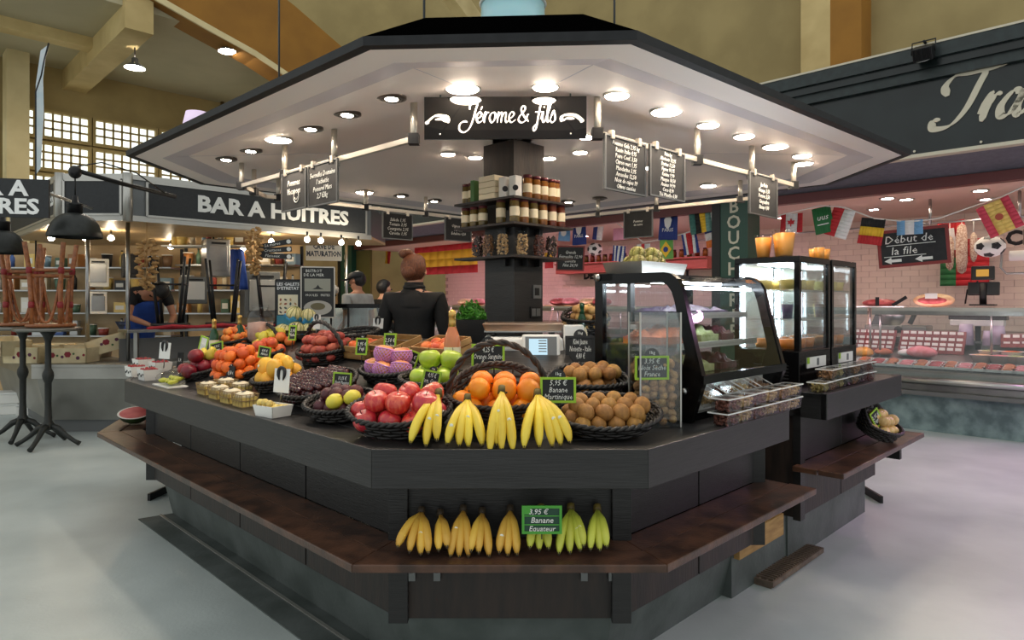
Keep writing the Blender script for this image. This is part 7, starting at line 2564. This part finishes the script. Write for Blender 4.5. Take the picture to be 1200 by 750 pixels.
flag(726, 288, .24, .24, .1, [BLU, WHT, BLU, WHT, BLU, WHT, BLU], 'blue and white striped flag above the artichokes', True, .12)
flag(754, 286, .24, .30, .1, [WHT], 'white flag with red cross above the artichokes', False, .0, cross_em(RED))
flag(781, 281, .22, .28, .1, [(120, 180, 90)], 'green flag with yellow rhombus', False, .0, rhomb)
flag(807, 273, .24, .30, .1, [BLU, WHT, RED, RED, WHT, BLU], 'blue, white and red striped flag right of the green flag', True, -.15)
flag(833, 264, .22, .30, .1, [BLU, WHT, ORG], 'blue, white and orange flag beside the green column', False, -.15)
flag(521, 285, 2.1, .66, .8, [RED, YEL, YEL, RED], 'large red and yellow flag on the wall behind the vendor', False, .0)
flag(643, 296, .2, .28, .6, [YEL, RED], 'small yellow and red flag beside the pillar', False, .0)
flag(455, 290, .2, .4, 1.2, [YEL, RED], 'small yellow and red flag left of the vendor', True, .1)
flag(506, 306, .25, .22, 1.6, [WHT, RED], 'small white and red flag above the vendor', False, .0)
# bunting strings
def string(pts, d, label):
    P = [MBt @ Vector(bl(px, py, d)) for px, py in pts]
    tag(MB().tube(P, .007, 5).build('bunting_string', 'paper_white'), label, 'string')
string([(900, 255), (928, 249), (962, 241), (990, 243), (1024, 256), (1066, 260), (1100, 256), (1140, 242), (1175, 230), (1230, 205)], .1, 'white bunting string across the butcher front at the right')
string([(650, 262), (680, 257), (720, 259), (754, 284), (781, 280), (807, 272), (835, 258), (848, 243)], .12, 'white bunting string between pillar and green column')
# footballs
ball_me = MB().sphere((0, 0, 0), .125, 24, 16).mesh('ball', 'paper_white')
ico = []
ph_ = (1 + 5 ** .5) / 2
for a_ in (-1, 1):
    for b_ in (-ph_, ph_):
        ico += [Vector((0, a_, b_)), Vector((a_, b_, 0)), Vector((b_, 0, a_))]
patch_me = MB().lathe([(.0001, .127), (.045, .120), (.046, .112)], 5, smooth=False).mesh('patch', 'cow_black')
for px, py, d, s_, lb in ((1160, 289, .5, 1.0, 'hanging football print ball beside the salamis'), (697, 292, .5, .9, 'football ornament right of the jar shelves'), (512, 303, 1.5, .8, 'football ornament above the vendor')):
    M_ = MBt @ T(*bl(px, py, d)) @ T(s=(1.15 * s_, 1 * s_, .92 * s_))
    t = tag(obj('football', ball_me, None, M_), lb, 'football')
    for v in ico:
        obj('patch', patch_me, t, v.to_track_quat('Z', 'Y').to_matrix().to_4x4())
    obj('string', MB().cyl((0, 0, .12), (0, 0, .35), .004, n=5).mesh('string', 'paper_white'), t)
# ---------------------------------------------------------------- people
mat('skin_light', (214, 160, 132), 0.55, sss=.1)
mat('skin_tan', (186, 130, 100), 0.55, sss=.1)
mat('hair_auburn', (126, 72, 42), 0.5, col2=(76, 40, 24), scale=30, stretch=(6, 6, 1), bump=.3, bscale=60)
mat('hair_dark', (26, 20, 18), 0.5, col2=(14, 11, 10), scale=30, bump=.3)
mat('cloth_black', (16, 16, 18), 0.75, col2=(10, 10, 11), scale=20, bump=.2, bscale=14)
mat('cloth_grey', (176, 172, 166), 0.85, col2=(156, 152, 146), scale=8, bump=.2, bscale=14)
mat('cloth_white', (222, 216, 210), 0.85)
mat('cloth_blue', (40, 80, 168), 0.8, col2=(30, 64, 140), scale=8, bump=.2, bscale=14)
mat('cloth_beige', (196, 168, 130), 0.8)
mat('cloth_jeans', (50, 60, 84), 0.85)


def skinned(name, nodes, edges, m, parent=None, M=None, sub=2, extra=None):
    keys = list(nodes)
    ix = {k: i for i, k in enumerate(keys)}
    me = bpy.data.meshes.new(name)
    me.from_pydata([nodes[k][0] for k in keys], [(ix[a], ix[b]) for a, b in edges], [])
    o = bpy.data.objects.new(name, me)
    COL.objects.link(o)
    o.modifiers.new('skin', 'SKIN').use_smooth_shade = True
    sv = me.skin_vertices[0].data
    for k in keys:
        r = nodes[k][1]
        sv[ix[k]].radius = (r, r) if not isinstance(r, tuple) else r
        sv[ix[k]].use_root = (ix[k] == 0)
    s_ = o.modifiers.new('sub', 'SUBSURF')
    s_.levels = s_.render_levels = sub
    bpy.context.view_layer.update()
    dg = bpy.context.evaluated_depsgraph_get()
    out = bpy.data.meshes.new_from_object(o.evaluated_get(dg))
    bpy.data.objects.remove(o)
    bpy.data.meshes.remove(me)
    out.name = name
    out.materials.clear()
    out.materials.append(MATS[m])
    out.polygons.foreach_set('use_smooth', [True] * len(out.polygons))
    return obj(name, out, parent, M)


def figure(label, M, P, skin, top, hair, bottom='cloth_jeans', sleeves='long', hairf=None, fem=False, seeface=True):
    """P: dict of joint positions in the person's own frame (facing -y)"""
    root = thing('person', label, 'person', M)
    V = lambda k: Vector(P[k])
    n, e = {}, []
    def chain(*items):
        for (k, p, r) in items:
            if k not in n:
                n[k] = (tuple(p), r)
        for a, b in zip(items[:-1], items[1:]):
            e.append((a[0], b[0]))
    hd = V('head')
    nk = V('neck')
    up = (hd - nk).normalized()
    fw = Vector(P.get('face', (0, -1, 0))).normalized()
    sd = up.cross(fw).normalized()
    fw = sd.cross(up).normalized()
    pel, che, uch = V('pelvis'), V('chest'), V('uchest')
    chain(('pelvis', pel, (.15, .11)), ('belly', pel.lerp(che, .5), (.135, .10)), ('chest', che, (.15, .105)), ('uchest', uch, (.12, .085)), ('neck', nk, .052), ('jaw', nk.lerp(hd, .45) + fw * .012, .062), ('head', hd + fw * .006, (.082, .094)), ('crown', hd + up * .085, .060))
    chain(('head', None, None), ('brow', hd + fw * .05 + up * .01, .055))
    chain(('jaw', None, None), ('chin', nk.lerp(hd, .45) + fw * .055 - up * .02, .034))
    chain(('brow', None, None), ('nose', hd + fw * .108 - up * .018, .012))
    for s_, c in ((1, 'l'), (-1, 'r')):
        chain(('head', None, None), ('ear' + c, hd + sd * s_ * .092 - up * .01, .014))
        sh, el, wr = V('sh' + c), V('el' + c), V('wr' + c)
        chain(('uchest', None, None), ('sh' + c, sh, .058), ('ua' + c, sh.lerp(el, .45), .047), ('el' + c, el, .038), ('fa' + c, el.lerp(wr, .4), .036), ('wr' + c, wr, .024))
        hdir = Vector(P.get('hand' + c, tuple((wr - el).normalized()))).normalized()
        side = hdir.cross(Vector((0, 0, 1)))
        side = side.normalized() if side.length > .1 else Vector((1, 0, 0))
        pm = wr + hdir * .055
        chain(('wr' + c, None, None), ('palm' + c, pm, (.034, .016)))
        for q in range(4):
            off = side * (-.026 + q * .0175)
            b0 = pm + hdir * .035 + off
            ln = (.062, .075, .07, .055)[q]
            nrm_ = hdir.cross(side)
            if nrm_.z > 0: nrm_ = -nrm_
            chain(('palm' + c, None, None), ('f%d%s' % (q, c), b0, .009), ('g%d%s' % (q, c), b0 + hdir * ln * .5 + nrm_ * .006, .0085), ('h%d%s' % (q, c), b0 + hdir * ln * .85 + nrm_ * .028, .007))
        chain(('palm' + c, None, None), ('t0' + c, pm + side * .04 * (1 if c == 'l' else -1) + hdir * .005, .010), ('t1' + c, pm + side * .058 * (1 if c == 'l' else -1) + hdir * .035, .008))
        hp, kn, an = V('hip' + c), V('kn' + c), V('an' + c)
        chain(('pelvis', None, None), ('hip' + c, hp, .088), ('th' + c, hp.lerp(kn, .5), .075), ('kn' + c, kn, .056), ('ca' + c, kn.lerp(an, .4), .052), ('an' + c, an, .036), ('toe' + c, an + Vector((0, -.15, -.045)), .03))
    skinned('body', n, e, skin, root)
    # clothing, a little fuller than the body
    tn, te = {}, []
    def tc(*items):
        for k, p, r in items:
            if k not in tn and p is not None:
                tn[k] = (tuple(p), r)
        for a, b in zip(items[:-1], items[1:]):
            te.append((a[0], b[0]))
    tc(('belly', pel.lerp(che, .4), (.165, .125)), ('hem', pel - Vector((0, 0, .06)), (.17, .13)))
    tc(('belly', None, None), ('chest', che, (.172, .125)), ('uchest', uch, (.15, .118)), ('nape', uch.lerp(nk, .6), (.085, .085)), ('collar', uch.lerp(nk, 1.02), .066))
    for s_, c in ((1, 'l'), (-1, 'r')):
        sh, el, wr = V('sh' + c), V('el' + c), V('wr' + c)
        if sleeves == 'long':
            tc(('uchest', None, None), ('sh' + c, sh, .076), ('ua' + c, sh.lerp(el, .5), .062), ('el' + c, el, .055), ('wr' + c, el.lerp(wr, .92), .038))
        else:
            tc(('uchest', None, None), ('sh' + c, sh, .074), ('ua' + c, sh.lerp(el, .6), .064))
    skinned('jacket' if sleeves == 'long' else 'shirt', tn, te, top, root)
    tn, te = {}, []
    tc(('pelvis', pel, (.16, .12)))
    for c in 'lr':
        hp, kn, an = V('hip' + c), V('kn' + c), V('an' + c)
        tc(('pelvis', None, None), ('hip' + c, hp, .10), ('kn' + c, kn, .072), ('an' + c, an + Vector((0, 0, .03)), .058))
    skinned('trousers', tn, te, bottom, root)
    for c in 'lr':
        an = V('an' + c)
        MB().sphere((an.x, an.y - .05, .045), (.05, .13, .045), 12, 8).build('shoe', 'cow_black', root)
    # hair cap over back and top of the head
    Mh = Matrix.Translation(hd) @ Matrix((sd, -fw, up)).transposed().to_4x4()
    if hair:
        def hf(p):
            q = p.copy()
            if q.y < -.1 and q.z < .45:     # keep the face free
                q = q * .80
            return q
        MB().sphere((0, .012, .022), (.098, .112, .112), 20, 14, fn=hf).build('hair', hair, root, Mh)
    for s_ in (-1, 1):
        ey = MB().sphere((s_ * .032, -.098, .004), .011, 8, 6)
        ey.build('eye', 'cow_black', root, Mh)
    MB().sphere((0, -.094, -.052), (.024, .010, .006), 8, 5).build('mouth', flat(160, 80, 76), root, Mh)
    return root, Mh


def stand(h=1.7, lean=0.0):
    k = h / 1.7
    P = dict(pelvis=(0, 0, .95), chest=(0, -.01, 1.25), uchest=(0, -.005, 1.38), neck=(0, .0, 1.465), head=(0, -.02, 1.585),
             shl=(.175, 0, 1.385), ell=(.22, .03, 1.11), wrl=(.20, -.16, .95), shr=(-.175, 0, 1.385), elr=(-.22, .03, 1.11), wrr=(-.20, -.16, .95),
             hipl=(.09, 0, .90), knl=(.10, -.02, .49), anl=(.10, .02, .085), hipr=(-.09, 0, .90), knr=(-.10, -.02, .49), anr=(-.10, .02, .085))
    return {a: tuple(x * k for x in b) for a, b in P.items()}
# the vendor, seen from behind
P = stand(1.75)
P['face'] = (-.25, -1, -.25)
P['wrl'] = (.12, -.30, 1.10); P['wrr'] = (-.12, -.30, 1.10); P['ell'] = (.25, .02, 1.15); P['elr'] = (-.25, .02, 1.15)
v_, Mh = figure('vendor in a black jacket with auburn hair in a bun, seen from behind', T(-.72, 4.9, 0, rz=PI - .12), P, 'skin_light', 'cloth_black', 'hair_auburn', 'cloth_black')
bun = MB()
for i in range(9):
    a_ = i * .7
    bun.sphere((.022 * math.cos(a_), .02 * math.sin(a_), .006 * math.sin(2.3 * i)), (.038, .035, .030), 10, 7)
bun.build('hair_bun', 'hair_auburn', v_, Mh @ T(.05, .05, .125))
MB().sphere((0, 0, 0), (.06, .05, .055), 12, 8).build('hair_roll', 'hair_auburn', v_, Mh @ T(.0, .085, -.02))
MB().lathe([(.145, 1.36), (.14, 1.425), (.11, 1.462), (.082, 1.49), (.074, 1.51), (.07, 1.54)], 24, sx=1, sy=.75, caps=False).build('jacket_yoke', 'cloth_black', v_, T(0, .005, .012))
MB().tube(ellipse(.066, .064, 20), .018, 8, True).build('jacket_collar', 'cloth_black', v_, T(0, .0, 1.515))
# man in a grey shirt with dark cap
P = stand(1.80); P['face'] = (.5, -1, 0)
v_, Mh = figure('man in a grey t-shirt and dark cap behind the oyster bar posters', T(-1.98, 8.55, 0, rz=PI + 1.0), P, 'skin_tan', 'cloth_grey', 'hair_dark', sleeves='short')
MB().lathe([(.112, .03), (.112, .06), (.09, .11), (.0001, .135)], 20).build('cap', 'cloth_black', v_, Mh)
MB().box(-.06, .06, -.19, -.09, .035, .045).build('cap_peak', 'cloth_black', v_, Mh)
# woman with a grey hat
P = stand(1.62); P['face'] = (.3, -1, -.1)
v_, Mh = figure('woman in a white blouse and grey hat talking to the man in the cap', T(-2.47, 8.95, 0, rz=.7), P, 'skin_light', 'cloth_white', 'hair_dark')
MB().lathe([(.118, .03), (.125, .05), (.12, .10), (.07, .14), (.0001, .145)], 20).build('hat', 'cloth_grey', v_, Mh)
# dark haired customer with a beige bag
P = stand(1.72)
v_, Mh = figure('dark haired customer with a beige rucksack left of the vendor', T(-1.84, 9.5, 0, rz=PI - .9), P, 'skin_light', 'cloth_black', 'hair_dark')
MB().sphere((0, .2, 1.2), (.14, .10, .2), 14, 10).build('rucksack', 'cloth_beige', v_)
# fishmonger bending over the bar, on a low duckboard
P = stand(1.76)
P.update(chest=(0, -.20, 1.26), uchest=(0, -.33, 1.36), neck=(0, -.42, 1.38), head=(0, -.53, 1.37), shl=(.19, -.30, 1.36), shr=(-.19, -.30, 1.36), ell=(.26, -.36, 1.08), elr=(-.26, -.36, 1.08), wrl=(.10, -.56, .98), wrr=(-.10, -.56, .98), face=(0, -.6, -1), handl=(0, -1, -.2), handr=(0, -1, -.2))
v_, Mh = figure('fishmonger in a black shirt and blue apron bending over the oyster bar', T(-4.52, 8.02, .16, rz=.95), P, 'skin_tan', 'cloth_black', 'hair_dark', sleeves='short')
ap = skinned('apron', {'a': ((0, -.36, 1.28), (.15, .06)), 'b': ((0, -.22, 1.16), (.185, .12)), 'c': ((0, -.06, 1.0), (.195, .15)), 'd': ((0, -.04, .7), (.19, .13)), 'e': ((0, -.03, .45), (.18, .12))}, [('a', 'b'), ('b', 'c'), ('c', 'd'), ('d', 'e')], 'cloth_blue', v_)
tag(MB().box(-.6, .6, -.4, .4, 0, .158).build('duckboard', 'dark_brown_wood', None, T(-4.52, 8.02, 0, rz=.95)), 'low wooden platform the fishmonger stands on', 'platform')
# glass showcase before the customers
a_, b_ = at(364, 356, 7.75), at(450, 372, 7.75)
gs = thing('glass_showcase', 'dark rimmed glass showcase before the customers', 'showcase', T(a_.x, 7.75, 0))
w_ = b_.x - a_.x
MB().box(0, w_, 0, .5, 0, .95).build('showcase_base', 'white_plastic', gs)
MB().box(0, w_, 0, .5, 1.34, 1.39).build('top_rim', 'black_gloss', gs)
MB().box(0, w_, .01, .018, .95, 1.34).build('front_glass', 'shop_glass', gs)
MB().box(0, w_, .48, .488, .95, 1.34).build('back_glass', 'shop_glass', gs)
for x in (0, w_ / 2, w_ - .02):
    MB().box(x, x + .02, 0, .02, .95, 1.34).build('upright', 'black_metal', gs)
for i in range(5):
    M_ = T(a_.x + .1 + i * .17, 7.98, .953)
    t = thing('cheese_wheel', '%s cheese wheel from the left in the glass showcase' % ordw(i), 'cheese', M_)
    MB().lathe([(.0001, 0), (.07, 0), (.075, .03), (.07, .07), (.0001, .07)], 16).build('rind', ('cream', 'ham_fat', 'juice_yellow', 'cream', 'juice_amber')[i], t)
